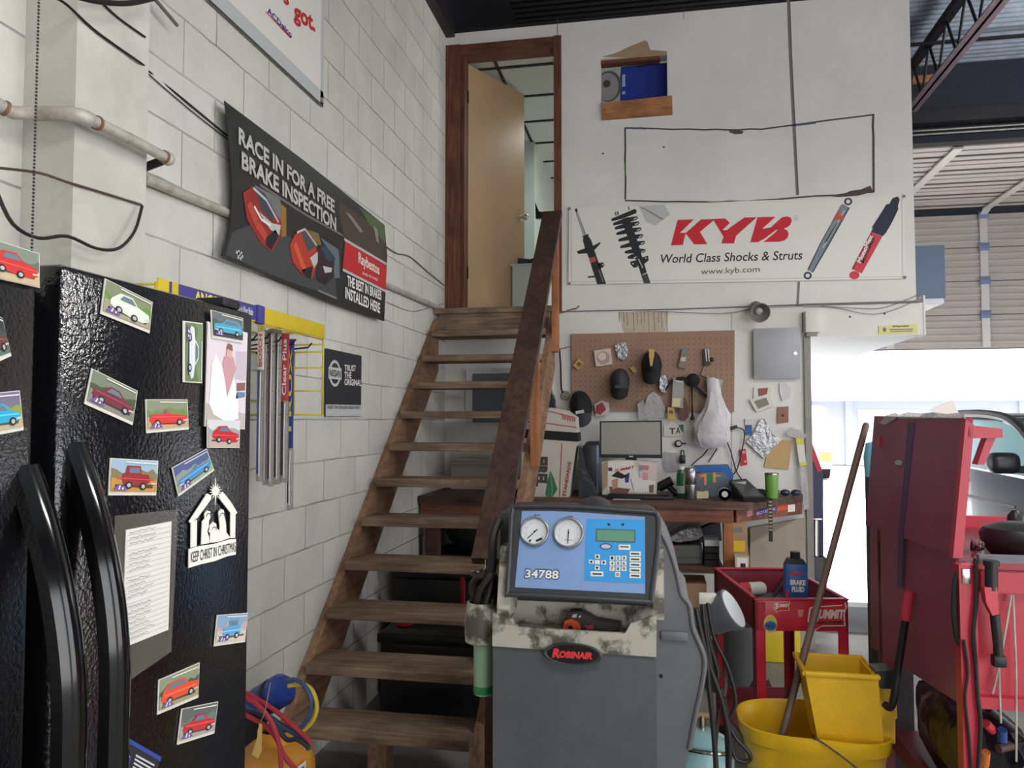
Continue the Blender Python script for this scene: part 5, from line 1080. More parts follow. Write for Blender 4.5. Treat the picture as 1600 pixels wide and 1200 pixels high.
w = MB(); w.bx((b.x, BW-.018, b.z-.008), (c.x, BW-.002, b.z+.006), M_gcable); tag(w.build('wire_conduit'), 'flat grey conduit along the doorway header', 'conduit', 'wires over the pegboard')
for lab, pts in (('thin wire sagging under the header conduit', [(1282, 478), (1330, 481), (1380, 481), (1436, 460)]), ('lowest thin wire sagging above the yellow sticker', [(1255, 480), (1300, 480), (1360, 491), (1400, 483), (1437, 466)]), ('pale wire drooping between stair post and horn', [(1010, 486), (1090, 489), (1140, 489), (1180, 482), (1255, 478)])):
    w = MB(); w.tube([P(*p, Y=BW-.02) for p in pts], .0022, M_gcable, 6, 5); tag(w.build('wall_wire'), lab, 'wire', 'wires over the pegboard')
rt = item('warning_sticker', 'yellow warning sticker on the doorway header', 'sticker', [(1373, 509), (1434, 506), (1434, 521), (1373, 523)], BW-.004, .003, mat('pale_yellow', C(214, 208, 132), .5), 'sticker',
     extra=[('t', 'lettering', DGREY, 'Warning', (1394, 512.5), (1420, 511.5), (1394, 508.5)), ('l', 'text_lines', GREY, [(1390, 515), (1427, 514)], .006), ('l', 'text_lines', GREY, [(1391, 518), (1426, 517)], .006), ('e', 'symbol', GREY, (1382, 515), .012, .016)])
# hole in the office wall: sill plank, carton and blue binder box inside
w = MB(); a, b = P(940, 187, Y=BW-.02), P(1051, 152, Y=BW-.02); w.prism([P(*p, Y=BW-.022) for p in ((940, 161), (1050, 149), (1051, 178), (941, 187))], (0, .02, 0), M_pine); tag(w.build('sill_plank'), 'raw pine plank nailed under the rough wall hole', 'plank')
HY2 = BW+.16; zs_ = P(1000, 160, Y=BW).z
w = MB(); a, b = P(930, 160, Y=BW+.13), P(1052, 160, Y=BW+.13); w.bx((a.x, BW+.121, zs_-.03), (b.x, BW+.5, zs_-.012), M_pine); tag(w.build('shelf_board'), 'board inside the wall hole carrying the blue box', 'shelf')
item('disc_box', 'white box with a printed disc inside the wall hole', 'box', [(930, 96), (969, 92), (969, 160), (930, 160)], HY2, .25, mat('box_grey', C(168, 166, 164), .6), 'box', bz=zs_-.01,
     extra=[('e', 'disc_print', flat((84, 82, 84)), (951, 135), .1, .125, 2), ('e', 'disc_print', flat((140, 138, 138)), (949, 136), .088, .112, 3), ('e', 'disc_print', flat((60, 58, 60)), (948, 131), .03, .03, 4)])
item('binder_box', 'deep blue box filling the right of the wall hole', 'box', [(970, 92), (1050, 84), (1050, 158), (970, 160)], HY2, .28, mat('deep_blue', C(30, 52, 142), .5), 'box', bz=zs_-.01, extra=[('p', 'label', flat((150, 168, 206)), [(972, 117), (977, 116), (977, 135), (972, 136)]), ('p', 'label', flat((150, 168, 206)), [(972, 143), (977, 142), (977, 147), (972, 148)])])
w = MB(); w.bx((hx0-.03, BW+.03, hz1-.025), (hx1+.03, BW+.11, hz1+.03), M_trimx); struct(w.build('trim_6'))
# packets pinned on the bare wall
item('magazine_packet', 'packet with a red picture behind the tilted leaflet', 'packet', [(1178, 605), (1205, 604), (1204, 628), (1177, 626)], WY, .01, M_card, 'packet', extra=[('p', 'print', flat((150, 84, 76)), [(1184, 607), (1200, 606), (1198, 618), (1185, 619)])])
item('leaflet', 'tilted cream leaflet with a grey picture under the grey panel', 'leaflet', [(1171, 625), (1200, 615), (1209, 634), (1182, 644)], WY-.012, .01, M_card, 'leaflet', extra=[('p', 'print', flat((128, 130, 112)), [(1178, 627), (1197, 621), (1202, 632), (1185, 639)])])
item('paper_bag', 'small white paper bag pinned below the panel right side', 'bag', [(1218, 600), (1226, 597), (1236, 606), (1234, 622), (1222, 627), (1218, 612)], WY, .01, M_bag, 'bag')
item('brown_card', 'small brown cardboard plate pinned by the jamb', 'card', [(1215, 636), (1232, 635), (1232, 660), (1214, 662)], WY, .01, mat('cardboard', C(150, 116, 92), .8, var=.15), 'card', extra=[('e', 'hole', DGREY, (1223, 649), .01, .012)])
item('blue_packet', 'tiny blue and white packet left of the silver bag', 'packet', [(1164, 655), (1175, 655), (1175, 679), (1166, 680)], WY, .01, flat((58, 98, 160)), 'packet', extra=[('p', 'print', flat((208, 196, 196)), [(1164, 655), (1175, 655), (1175, 664), (1164, 664)])])
item('silver_bag', 'crumpled silver antistatic bag beside the brown envelope', 'bag', [(1166, 690), (1178, 676), (1188, 655), (1194, 654), (1206, 674), (1220, 688), (1206, 702), (1194, 717), (1180, 704)], WY-.014, .014, M_foil, 'bag')
item('envelope', 'tan padded envelope hanging at the wall near the jamb', 'envelope', [(1200, 700), (1216, 687), (1238, 689), (1232, 734), (1194, 730)], WY-.002, .012, mat('manila', C(196, 164, 116), .7, var=.1, scale=5), 'envelope')
item('tester_pouch', 'white pouch with yellow ends hanging on the jamb edge', 'pouch', [(1243, 684), (1255, 683), (1260, 727), (1250, 729)], BW-.05, .02, M_card, 'pouch', extra=[('p', 'print', flat((214, 204, 60)), [(1243, 684), (1255, 683), (1256, 694), (1245, 695)]), ('p', 'print', flat((210, 202, 84)), [(1249, 723), (1260, 722), (1260, 727), (1250, 729)])])
item('film_wad', 'crumpled clear film above the white and yellow pouch', 'film', [(1229, 676), (1240, 668), (1250, 672), (1262, 680), (1256, 686), (1242, 684), (1232, 682)], BW-.055, .04, M_film, 'film')
item('red_tag', 'red tag hanging on a cord by the crossing cables', 'tag', [(1155, 703), (1165, 701), (1168, 726), (1158, 728)], WY, .008, flat((190, 52, 68)), 'tag', extra=[('p', 'print', flat((220, 150, 150)), [(1157, 705), (1164, 704), (1165, 708), (1158, 709)]), ('p', 'print', WHITE, [(1163, 720), (1166, 720), (1166, 722), (1163, 722)])])
item('paper_notice', 'white notice with black letter marks right of the monitor', 'notice', [(1037, 664), (1070, 662), (1070, 681), (1037, 682)], WY, .004, M_card, 'notice', extra=[('t', 'lettering', INK, 'T', (1046, 678), (1055, 678), (1046, 669)), ('t', 'lettering', INK, 'A', (1056, 678), (1063, 677), (1056, 668)), ('p', 'print', flat((60, 100, 84)), [(1060, 664), (1068, 663), (1068, 677), (1064, 672)])])
rn = thing('valve_cap', 'round black and grey cap on the wall right of the monitor', 'cap', P(1060, 693, Y=WY-.02)); w = MB(); c = P(1060, 693, Y=WY); w.lathe(c, [(.026, 0), (.026, .02), (.02, .024), (0, .022)], M_mblk, 20, V((0, -1, 0))); w.build('ring', rn); w = MB(); w.lathe(c+V((0, -.0225, 0)), [(.018, 0), (.016, .004), (0, .005)], SLV, 18, V((0, -1, 0))); w.build('face', rn); w = MB(); w.bx((c.x+.02, WY-.01, c.z-.004), (c.x+.055, WY, c.z+.006), M_mblk); w.build('lever', rn)
item('wall_pouch', 'clear pouch of papers on the wall behind the green bottle', 'pouch', [(1038, 706), (1060, 708), (1062, 736), (1040, 738), (1035, 722)], WY, .008, M_film, 'pouch')
for lab, pts in (('left of two dark leads dropping to the blue case', [(1106, 702), (1098, 712), (1088, 720), (1080, 728)]), ('right of two dark leads dropping to the blue case', [(1121, 700), (1114, 711), (1107, 722)]), ('thin lead crossing down to the right past the red tag', [(1135, 688), (1142, 706), (1150, 735), (1158, 748), (1162, 752)]), ('thin lead curving from the adapter down to the left', [(1152, 668), (1162, 672), (1163, 684), (1160, 700), (1152, 732), (1143, 744)])):
    w = MB(); w.tube([P(*p, Y=WY-.02) for p in pts], .0045, M_cable, 6, 5); tag(w.build('lead'), lab, 'cable', 'leads over the bench')
item('power_adapter', 'black plug adapter on the curved lead', 'adapter', [(1137, 668), (1151, 664), (1153, 669), (1140, 673)], WY-.03, .02, M_mblk, 'adapter')
item('plug_tag', 'dark label flag on the crossing lead', 'label', [(1130, 677), (1139, 677), (1139, 687), (1130, 687)], WY-.03, .006, flat((58, 54, 70)), 'flag')

# ------------------------------------------------------------------ things standing on the bench
mn = thing('monitor', 'wide black computer monitor with a blank grey screen over the paper pile', 'monitor', P(986, 717, Y=5.55))
MY2 = 5.55
w = MB(); w.prism([P(*p, Y=MY2) for p in ((937, 658), (1034, 657), (1035, 716), (937, 715))], (0, .035, 0), M_mblk); w.build('frame', mn)
w = MB(); w.prism([P(*p, Y=MY2-.001) for p in ((939.5, 660), (1031.5, 659.5), (1032, 710.5), (939.5, 709.5))], (0, .002, 0), mat('grey_screen', C(150, 150, 142), .22)); w.build('screen', mn)
w = MB(); a = P(986, 715, Y=MY2+.04); w.bx((a.x-.04, a.y, BZ+.015), (a.x+.04, a.y+.04, a.z+.1), M_mblk, .004); w.bx((a.x-.13, a.y-.06, BZ+.001), (a.x+.13, a.y+.12, BZ+.016), M_mblk, .004); w.build('stand', mn)
w = MB(); a = P(986, 713, Y=MY2-.002); w.bx((a.x-.013, a.y, a.z-.006), (a.x+.013, a.y+.002, a.z+.004), LGREY); w.build('maker_mark', mn)
PY2 = 5.42
cat_ = item('paper_pile', 'pile of printed catalogues and flyers leaning under the monitor', 'papers', [(940, 722), (965, 718), (1028, 722), (1026, 774), (941, 773)], PY2, .06, mat('newsprint', C(206, 198, 186), .7, var=.12, scale=14), 'stack', bz=None,
     extra=[('p', 'flyer#a', flat((170, 140, 108)), [(941, 724), (950, 720), (948, 760), (941, 768)]), ('p', 'flyer#b', flat((222, 220, 216)), [(950, 722), (990, 720), (1006, 770), (950, 765)], 3), ('p', 'flyer#c', flat((216, 196, 194)), [(998, 722), (1026, 724), (1024, 752), (1000, 752)], 3), ('p', 'flyer#d', flat((226, 224, 220)), [(988, 744), (1024, 752), (1022, 770), (992, 768)], 4),
            ('t', 'headline', flat((200, 48, 52)), 'SUMMIT', (960, 738), (991, 732), (961, 733), 5), ('p', 'flyer_print#1', flat((52, 56, 110)), [(950, 731), (956, 730), (957, 736), (951, 736)], 5), ('p', 'flyer_print#2', INK, [(955, 744), (965, 736), (980, 744), (972, 748)], 5), ('p', 'flyer_print#3', flat((196, 140, 116)), [(956, 750), (966, 747), (965, 762), (957, 765)], 5), ('p', 'flyer_print#4', flat((120, 84, 72)), [(952, 760), (985, 764), (980, 772), (954, 771)], 4), ('p', 'flyer_print#5', flat((58, 54, 120)), [(976, 742), (984, 738), (982, 754), (977, 754)], 5), ('p', 'flyer_print#6', flat((210, 120, 130)), [(1003, 727), (1014, 727), (1013, 735), (1003, 734)], 5), ('p', 'flyer_print#7', flat((110, 150, 170)), [(999, 726), (1003, 727), (1003, 736), (999, 735)], 5), ('l', 'flyer_print#8', GREY, [(985, 748), (990, 766)], .004), ('p', 'flyer_print#9', flat((120, 96, 84)), [(1014, 758), (1022, 757), (1021, 770), (1014, 769)], 5), ('p', 'flyer_print#10', flat((212, 150, 150)), [(1004, 738), (1012, 739), (1012, 750), (1004, 750)], 5)])
kb = thing('keyboard', 'slim black keyboard lying along the bench front edge', 'keyboard', (0, 5.32, BZ)); a, b = P(948, 777, Y=5.3), P(1052, 777, Y=5.3)
w = MB(); w.bx((a.x, 5.25, BZ+.001), (b.x, 5.38, BZ+.022), M_mblk, .004); w.build('case', kb)
for r_ in range(4):
    w = MB()
    for k in range(22): xx = lerp(a.x+.012, b.x-.03, k/22); w.bx((xx, 5.26+r_*.028, BZ+.022), (xx+.015, 5.282+r_*.028, BZ+.027), M_gasket)
    w.build('key_row', kb)
w = MB(); a, b = P(958, 779, Y=5.22), P(1000, 779, Y=5.22); w.bx((a.x, 5.205, BZ+.0005), (b.x, 5.245, BZ+.0035), M_card); tag(w.build('paper_sheet'), 'white sheet poking out in front of the keyboard', 'paper')
bo = thing('spray_bottle', 'slim dark green bottle with a white cap left of the steel flask', 'bottle', (P(1065, 770, Y=5.45).x, 5.45, BZ))
x, z1 = bo.location.x, P(1065, 729, Y=5.45).z
M_gr = mat('bottle_green', C(38, 104, 66), .25)
w = MB(); w.lathe((x, 5.45, 0), [(0, BZ+.001), (.03, BZ+.001), (.032, BZ+.01), (.032, z1-.05), (.02, z1-.02), (0, z1-.02)], M_gr, 24); w.build('bottle_body', bo); w = MB(); w.lathe((x, 5.45, 0), [(.018, z1-.022), (.018, z1), (0, z1)], WHITE, 16); w.build('bottle_cap', bo); w = MB(); w.lathe((x, 5.45, 0), [(.0325, BZ+.03), (.0325, BZ+.08)], flat((200, 214, 204)), 24); w.build('bottle_label', bo)
lk = thing('padlock', 'small black padlock on the wall above the green bottle', 'padlock', P(1068, 723, Y=WY-.02)); a, b = P(1062, 724, Y=WY-.022), P(1071, 711, Y=WY-.022); w = MB(); w.bx(a, b+V((0, .02, 0)), M_mblk, .004); w.build('lock_body', lk); w = MB(); w.tube([(a.x+.01, a.y+.01, b.z), (a.x+.012, a.y+.01, b.z+.03), (b.x-.012, a.y+.01, b.z+.03), (b.x-.01, a.y+.01, b.z)], .004, M_dsteel, 8, 4); w.build('shackle', lk)
fk = thing('steel_flask', 'tall brushed steel flask with a dark ring on the bench', 'flask', (P(1079, 777, Y=5.33).x, 5.33, BZ))
x, z1 = fk.location.x, P(1079, 731, Y=5.33).z; M_ss = mat('brushed_steel', C(150, 146, 146), .25, .9)
w = MB(); w.lathe((x, 5.33, 0), [(0, BZ+.001), (.036, BZ+.001), (.038, BZ+.006), (.038, lerp(BZ, z1, .45))], M_ss, 28); w.build('flask_body', fk); w = MB(); w.lathe((x, 5.33, 0), [(.038, lerp(BZ, z1, .45)), (.0365, lerp(BZ, z1, .46)), (.0365, lerp(BZ, z1, .49)), (.038, lerp(BZ, z1, .5)), (.038, z1-.006), (.034, z1), (0, z1)], M_ss, 28); w.build('flask_cup', fk)
bc = item('tool_case', 'blue case lid behind the clear bag of green and orange parts', 'case', [(1080, 736), (1086, 727), (1138, 725), (1146, 740), (1144, 772), (1080, 772)], 5.62, .12, mat('case_blue', C(36, 96, 168), .4), 'case', bz=BZ+.001)
item('parts_bag', 'clear bag of green and orange gauge parts before the blue case', 'bag', [(1084, 738), (1096, 734), (1130, 734), (1142, 746), (1138, 772), (1088, 772)], 5.5, .08, mat('bag_grey', C(100, 110, 124), .3, alpha=.9), 'bag', bz=BZ+.001, extra=[('p', 'green_part#1', flat((40, 128, 80)), [(1098, 740), (1120, 738), (1122, 752), (1100, 755)]), ('p', 'orange_part#2', flat((222, 140, 96)), [(1092, 742), (1104, 740), (1104, 758), (1100, 758), (1100, 745), (1093, 746)], 3), ('p', 'orange_part#3', flat((222, 140, 96)), [(1114, 738), (1118, 738), (1118, 742), (1126, 742), (1126, 744), (1118, 745), (1119, 754), (1114, 754)], 3), ('p', 'orange_part#4', flat((200, 80, 80)), [(1090, 740), (1095, 739), (1095, 745), (1090, 745)], 4)])
item('cream_box', 'small cream box between the flask and the tape roll', 'box', [(1089, 761), (1107, 760), (1107, 771), (1089, 772)], 5.36, .06, mat('cream_card', C(206, 196, 160), .5), 'box', bz=BZ+.001, extra=[('p', 'print', flat((120, 96, 70)), [(1095, 764), (1101, 764), (1101, 768), (1095, 768)])])
tp = thing('tape_roll', 'white ring of tape standing beside the tablet', 'tape', (P(1132, 768, Y=5.3).x, 5.3, BZ)); c = V((tp.location.x, 5.3, BZ+.042))
w = MB(); w.lathe(c-V((0, .02, 0)), [(.04, 0), (.04, .04), (.02, .04), (.02, 0), (.04, 0)], mat('white_tape', C(196, 196, 198), .5), 28, V((0, 1, 0))); w.build('tape', tp); w = MB(); w.lathe(c-V((0, .019, 0)), [(.02, 0), (.02, .038), (.015, .038), (.015, 0), (.02, 0)], M_mblk, 24, V((0, 1, 0))); w.build('core', tp)
tb = thing('scan_tablet', 'thick black diagnostic tablet leaning back near the bench corner', 'tablet', (P(1165, 775, Y=5.3).x, 5.33, BZ))
tc_ = [P(1143, 752, Y=5.42), P(1166, 750, Y=5.45), P(1193, 776, Y=5.26), P(1163, 779, Y=5.22)]; tc_[2].z = tc_[3].z = BZ+.034; nrm = (tc_[1]-tc_[0]).cross(tc_[3]-tc_[0]).normalized(); nrm = nrm if nrm.z > 0 else -nrm
w = MB(); w.prism([p+(p-sum(tc_, V())/4)*.16 for p in tc_], nrm*-.03, M_mblk); w.build('case', tb)
w = MB(); w.prism([p+nrm*.001 for p in tc_], nrm*-.002, mat('dark_glass', C(60, 62, 64), .08)); w.build('screen', tb)
w = MB(); w.prism([tc_[0].lerp(tc_[2], .12)+nrm*.002, tc_[1].lerp(tc_[3], .1)+nrm*.002, tc_[1].lerp(tc_[3], .3)+nrm*.002], nrm*.001, LGREY); w.build('screen_sticker', tb)
w = MB(); a = (tc_[0]+tc_[1])/2; w.bx((a.x-.05, a.y-.0, BZ+.001), (a.x+.06, a.y+.05, a.z-.03), M_mblk, .005); w.build('stand', tb)
tm = thing('tumbler', 'green tapered tumbler near the right bench end', 'tumbler', (P(1206, 775, Y=5.5).x, 5.5, BZ)); x, z1 = tm.location.x, P(1206, 739, Y=5.5).z
w = MB(); w.lathe((x, 5.5, 0), [(0, BZ+.001), (.037, BZ+.001), (.04, BZ+.01), (.045, z1-.012), (.04, z1-.012), (.034, BZ+.02), (0, BZ+.02)], mat('tumbler_green', C(112, 160, 74), .4), 28); w.build('cup', tm); w = MB(); w.lathe((x, 5.5, 0), [(.0455, z1-.012), (.0455, z1), (.041, z1), (.041, z1-.012)], M_ss, 28); w.build('steel_rim', tm)
gl = thing('safety_glasses', 'dark wraparound glasses at the right bench end', 'glasses', (P(1235, 770, Y=5.68).x, 5.68, BZ)); x = gl.location.x
for dx in (-.035, .035): w = MB(); w.ball((x+dx, 5.68, BZ+.024), (.034, .02, .022), mat('smoke_lens', C(40, 44, 70), .1), 14, 8); w.build('lens', gl)
for dx in (-.068, .068): w = MB(); w.tube([(x+dx, 5.69, BZ+.03), (x+dx*1.05, 5.74, BZ+.032), (x+dx*.9, 5.78, BZ+.008)], .003, M_mblk, 6, 3); w.build('temple_arm', gl)
stp = thing('measuring_strap', 'black strap with pale marks hanging over the bench corner', 'strap', P(1206, 845, Y=BF+.18)); a, b = P(1203, 778, Y=BF+.2), P(1206, 846, Y=BF+.2)
w = MB(); w.bx((a.x-.012, a.y-.006, b.z), (a.x+.014, a.y, BZ+.004), M_mblk); w.bx((a.x-.012, a.y-.006, BZ+.001), (a.x+.014, a.y+.1, BZ+.005), M_mblk); w.build('band', stp)
w = MB()
for i in range(9): zq = lerp(BZ-.02, b.z+.07, i/8); w.bx((a.x-.01, a.y-.0066, zq), (a.x+.012, a.y-.006, zq+.012), flat((150, 146, 110)))
w.build('pale_marks', stp)
# tall printed sack with a black belt, dark film bags beside it
sk = thing('printed_sack', 'tall white printed sack with a black belt standing on the bench', 'sack', (P(855, 790, Y=5.4).x, 5.42, BZ))
M_sack = mat('woven_sack', C(196, 190, 180), .7, var=.15, scale=10, bump=.4, bscale=9)
SY = 5.3; sp_ = [(812, 792), (816, 700), (818, 645), (824, 638), (862, 637), (884, 641), (899, 652), (902, 690), (899, 700), (893, 740), (889, 792)]
a = [P(*p, Y=SY) for p in sp_]; zl = min(p.z for p in a)
w = MB(); w.prism(a, (0, .22, 0), M_sack); 
for v in w.v: v.z = max(v.z, BZ+.001)
w.build('sack_body', sk)
B = Board((0, SY-.0008, 0), (1, 0, 0), (0, 0, 1)); RL = flat((168, 58, 64))
B.mb('belt').prism([P(*p, Y=SY-.004) for p in ((814, 670), (902, 676), (903, 690), (813, 684))], (0, .228, 0), M_cap)
for l in ([(820, 641), (860, 643), (897, 652)], [(818, 659), (860, 662), (901, 668)], [(878, 692), (874, 776)], [(823, 684), (816, 770)]): B.line('red_line', RL, l, .006, 2)
B.text('lettering', flat((188, 60, 66)), 'WWW', (877, 656), (900, 661), (878, 647), 3, .01)
B.text('lettering', flat((70, 62, 58)), 'FIREL', (837, 713), (836, 760), (856, 714), 3, .06); B.text('lettering', RL, 'STANDARDS', (884, 776), (893, 722), (879, 775), 3, .04); B.text('lettering', RL, 'ENERGY LOG', (829, 713), (827, 757), (834, 713), 3, .04)
B.poly('leaf_print', flat((48, 112, 78)), [(854, 776), (852, 772), (855, 752), (860, 735), (866, 748), (871, 765), (864, 776)], 2); B.line('leaf_print', flat((150, 180, 150)), [(860, 737), (863, 765), (862, 775)], .003, 4)
B.done(sk)
item('film_bag', 'dark glossy film bag standing left behind the white sack', 'bag', [(838, 578), (846, 572), (852, 585), (866, 625), (868, 660), (838, 660)], 5.56, .08, mat('dark_film', C(46, 50, 58), .15, bump=.8, bscale=18), 'bag')
item('tool_brochure', 'white and red brochure tucked behind the dark glossy film bag', 'brochure', [(848, 575), (862, 582), (866, 640), (856, 640)], 5.66, .03, M_card, 'brochure', extra=[('p', 'print', flat((178, 58, 60)), [(853, 580), (862, 584), (861, 594), (856, 590)])])
item('trash_bag', 'slumped dark grey film bag right of the white sack', 'bag', [(904, 792), (904, 712), (908, 720), (912, 745), (925, 770), (932, 792)], 5.34, .16, mat('bin_film', C(58, 62, 68), .22, bump=1, bscale=14), 'bag', bz=BZ+.001)
pt = thing('desk_tower', 'slim dark computer tower beside the monitor', 'computer', (P(925, 775, Y=5.55).x, 5.6, BZ)); a, b = P(913, 770, Y=5.52), P(937, 696, Y=5.52)
w = MB(); w.bx((a.x-.01, 5.52, BZ+.001), (b.x-.026, 5.82, b.z), M_mblk, .004); w.build('case', pt); w = MB(); w.bx((b.x-.026, 5.515, BZ+.001), (b.x-.008, 5.82, b.z), flat((120, 134, 156)), .003); w.build('side_panel', pt)
item('stapler', 'black stapler lying on top of the computer tower', 'stapler', [(915, 692), (920, 690), (936, 690), (936, 695), (914, 696)], 5.56, .04, M_mblk, 'stapler', bz=P(937, 696, Y=5.52).z+.001)
tt = thing('cord_heap', 'heap of red, yellow and dark cords on the bench left of the sack', 'cords', (P(825, 780, Y=5.4).x, 5.4, BZ)); k = tt.location+V((-.13, 0, 0))
for nm, mm, r_, n_, sd in (('dark_cord', M_cable, .007, 16, 1), ('red_cord', flat((206, 72, 48)), .007, 10, 2), ('yellow_cord', flat((206, 180, 66)), .007, 9, 3), ('brown_cord', M_brown, .007, 12, 5)):
    rr_ = random.Random(sd); w = MB(); base = {1: (0, .1), 2: (-.03, .05), 3: (.07, .04), 5: (0, .12)}[sd]
    pts = [(k.x+base[0]+rr_.uniform(-.07, .05), 5.36+rr_.uniform(0, .12), BZ+.012+rr_.uniform(0, base[1]+.03)) for _ in range(n_)]; w.tube(pts, r_, mm, 6, 4); w.build(nm, tt)
# black cord and pulley left of the pegboard
pc_ = thing('pulley_cord', 'black cord with a round pulley left of the pegboard', 'pulley', P(884, 630, Y=BW-.03)); c = P(884, 618, Y=BW-.02)
w = MB(); w.lathe(c, [(.034, 0), (.036, .006), (.028, .012), (.014, .01), (.01, .02), (0, .02)], M_jamb, 22, V((0, -1, 0))); w.build('pulley', pc_); w = MB(); w.tube([P(874, 545, Y=BW-.03), P(876, 570, Y=BW-.03), P(877, 605, Y=BW-.03), P(880, 614, Y=BW-.035)], .007, M_cable, 6, 3); w.tube([P(874, 546, Y=BW-.03), P(893, 541, Y=BW-.03)], .003, M_gcable, 6); w.build('cord', pc_)

# ------------------------------------------------------------------ stored under the stair and bench
item('window_sash', 'white framed dark glazed sash leaning on the wall behind the stair', 'window sash', [(728, 576), (803, 575), (803, 660), (728, 660)], 5.84, .03, mat('sash_white', C(196, 198, 204), .5), 'frame', extra=[('p', 'glass', mat('dusty_glass', C(92, 98, 106), .25), [(738, 584), (803, 583), (803, 660), (738, 660)]), ('p', 'label', LGREY, [(768, 576), (785, 576), (784, 580), (769, 580)], 3)])
lv = thing('louvred_vent', 'white louvred panel standing on the bench behind the stair', 'vent', (P(735, 733, Y=5.8).x, 5.8, BZ)); a, b = P(705, 733, Y=5.78), P(768, 708, Y=5.78)
w = MB(); w.bx((a.x, 5.78, BZ+.001), (b.x, 5.83, b.z), mat('vent_white', C(200, 198, 190), .6)); w.build('panel', lv)
for i in range(4): w = MB(); z = lerp(b.z-.02, a.z, i/4); w.box(((a.x+b.x)/2, 5.772, z), (b.x-a.x-.02, .02, .018), mat('vent_white', None), 0, M4.Rotation(.5, 3, 'X')); w.build('louvre', lv)
M_tote = mat('black_tote', C(22, 23, 27), .4)
def tote(label, x0, x1, y0, y1, z0, z1, cat='storage box'):
    rt = thing('storage_box', label, cat, ((x0+x1)/2, (y0+y1)/2, z0))
    w = MB(); w.bx((x0+.015, y0+.015, z0+.001), (x1-.015, y1-.015, z1-.05), M_tote, .012); w.build('box_body', rt); w = MB(); w.bx((x0, y0, z1-.05), (x1, y1, z1), M_tote, .012); w.build('lid', rt); return rt
r1 = tote('tall black storage chest on the floor under the stair', -1.56, -.83, 4.42, 4.82, 0, .74)
r2 = tote('low black tote in front of the tall chest under the stair', -1.44, -.84, 3.87, 4.3, 0, .52)
w = MB(); a = P(722, 892, Y=4.41); w.bx((a.x-.012, 4.405, .45), (a.x+.014, 4.44, .71), flat((150, 34, 38)), .004); o = w.build('red_handle', r1)
a = P(632, 996, Y=4.05); w = MB(); w.lathe((a.x, 4.05, .522), [(.045, 0), (.05, .008), (.02, .02), (.018, .035), (0, .036)], flat((190, 40, 50)), 9); tag(w.build('red_star'), 'small red star-shaped ornament lying on the low black tote', 'ornament')
item('cardboard_scrap', 'tan cardboard scrap with a yellow mark behind the lower treads', 'cardboard', [(575, 1088), (590, 1062), (620, 1064), (618, 1092)], 4.05, .02, mat('cardboard2', C(150, 128, 108), .8), 'card', bz=.0, extra=())
for i, (lab, x0, x1, z0, z1, m) in enumerate((('dark bag slumped on the bench shelf below the stair', -1.5, -.72, .661, .98, M_gasket), ('second dark bag at the back of the bench shelf', -1.55, -.75, .661, 1.02, mat('dark_sack', C(40, 41, 45), .5, bump=.6, bscale=12)))):
    w = MB(); w.ball(((x0+x1)/2, 5.42+i*.29, (z0+z1)/2), ((x1-x0)/2, .14, (z1-z0)/2), m, 20, 10); tag(w.build('sack'), lab, 'bag')
# bench shelf on the right: boxes, foil bag, tools, cartons
item('grey_toolbox', 'grey flat toolbox on the bench shelf right end', 'toolbox', [(1048, 862), (1097, 862), (1097, 890), (1048, 890)], 5.34, .3, mat('toolbox_grey', C(96, 98, 98), .5, var=.15), 'box', bz=.661, extra=[('l', 'seam', DGREY, [(1048, 871), (1097, 871)], .004)])
item('bubble_sheet', 'silver bubble insulation sheet folded over the grey toolbox', 'insulation', [(1042, 857), (1058, 846), (1076, 838), (1096, 840), (1099, 850), (1090, 857), (1060, 861)], 5.36, .25, M_foil, 'sheet', bz=.80, extra=())
item('dark_cushion', 'dark grey rolled mat at the back of the bench shelf', 'mat', [(1040, 845), (1075, 836), (1105, 822), (1125, 815), (1128, 845), (1060, 850)], 5.7, .12, mat('dark_mat', C(66, 64, 74), .7), 'mat')
for i, v in enumerate((848, 862, 872, 881)):
    item('battery_case', ('white', 'topmost black', 'middle black', 'lowest black')[i]+' flat case in the stack at the shelf end', 'case', [(1101, v), (1124, v), (1124, v+9), (1101, v+9)], 5.3, .25, LGREY if i == 0 else M_mblk, 'case', 'stacked flat cases', bz=.661+(3-i)*.043, extra=())
item('red_funnel', 'red plastic funnel at the machine side of the bench shelf', 'funnel', [(1032, 848), (1050, 850), (1055, 860), (1050, 868), (1034, 866)], 5.3, .1, flat((190, 60, 52)), 'funnel', extra=())
item('carton', 'brown carton under the bench shelf behind the hoses', 'carton', [(1040, 903), (1104, 904), (1104, 972), (1040, 972)], 5.3, .3, mat('carton_brown', C(160, 124, 96), .8, var=.1), 'carton', bz=.251, extra=())
w = MB(); k = P(1160, 895, Y=5.1); w.bx((k.x-.09, 5.09, k.z-.025), (k.x+.03, 5.229, k.z-.001), M_bench); w.build('side_ledge', bn)
item('label_box', 'small open carton with a printed label below the yellow notice', 'carton', [(1148, 868), (1171, 870), (1170, 895), (1149, 893)], 5.1, .08, mat('carton_pale', C(190, 170, 148), .7), 'carton', extra=[('p', 'label', WHITE, [(1151, 871), (1168, 872), (1168, 890), (1151, 889)]), ('l', 'bars', INK, [(1157, 884), (1165, 884)], .03)])

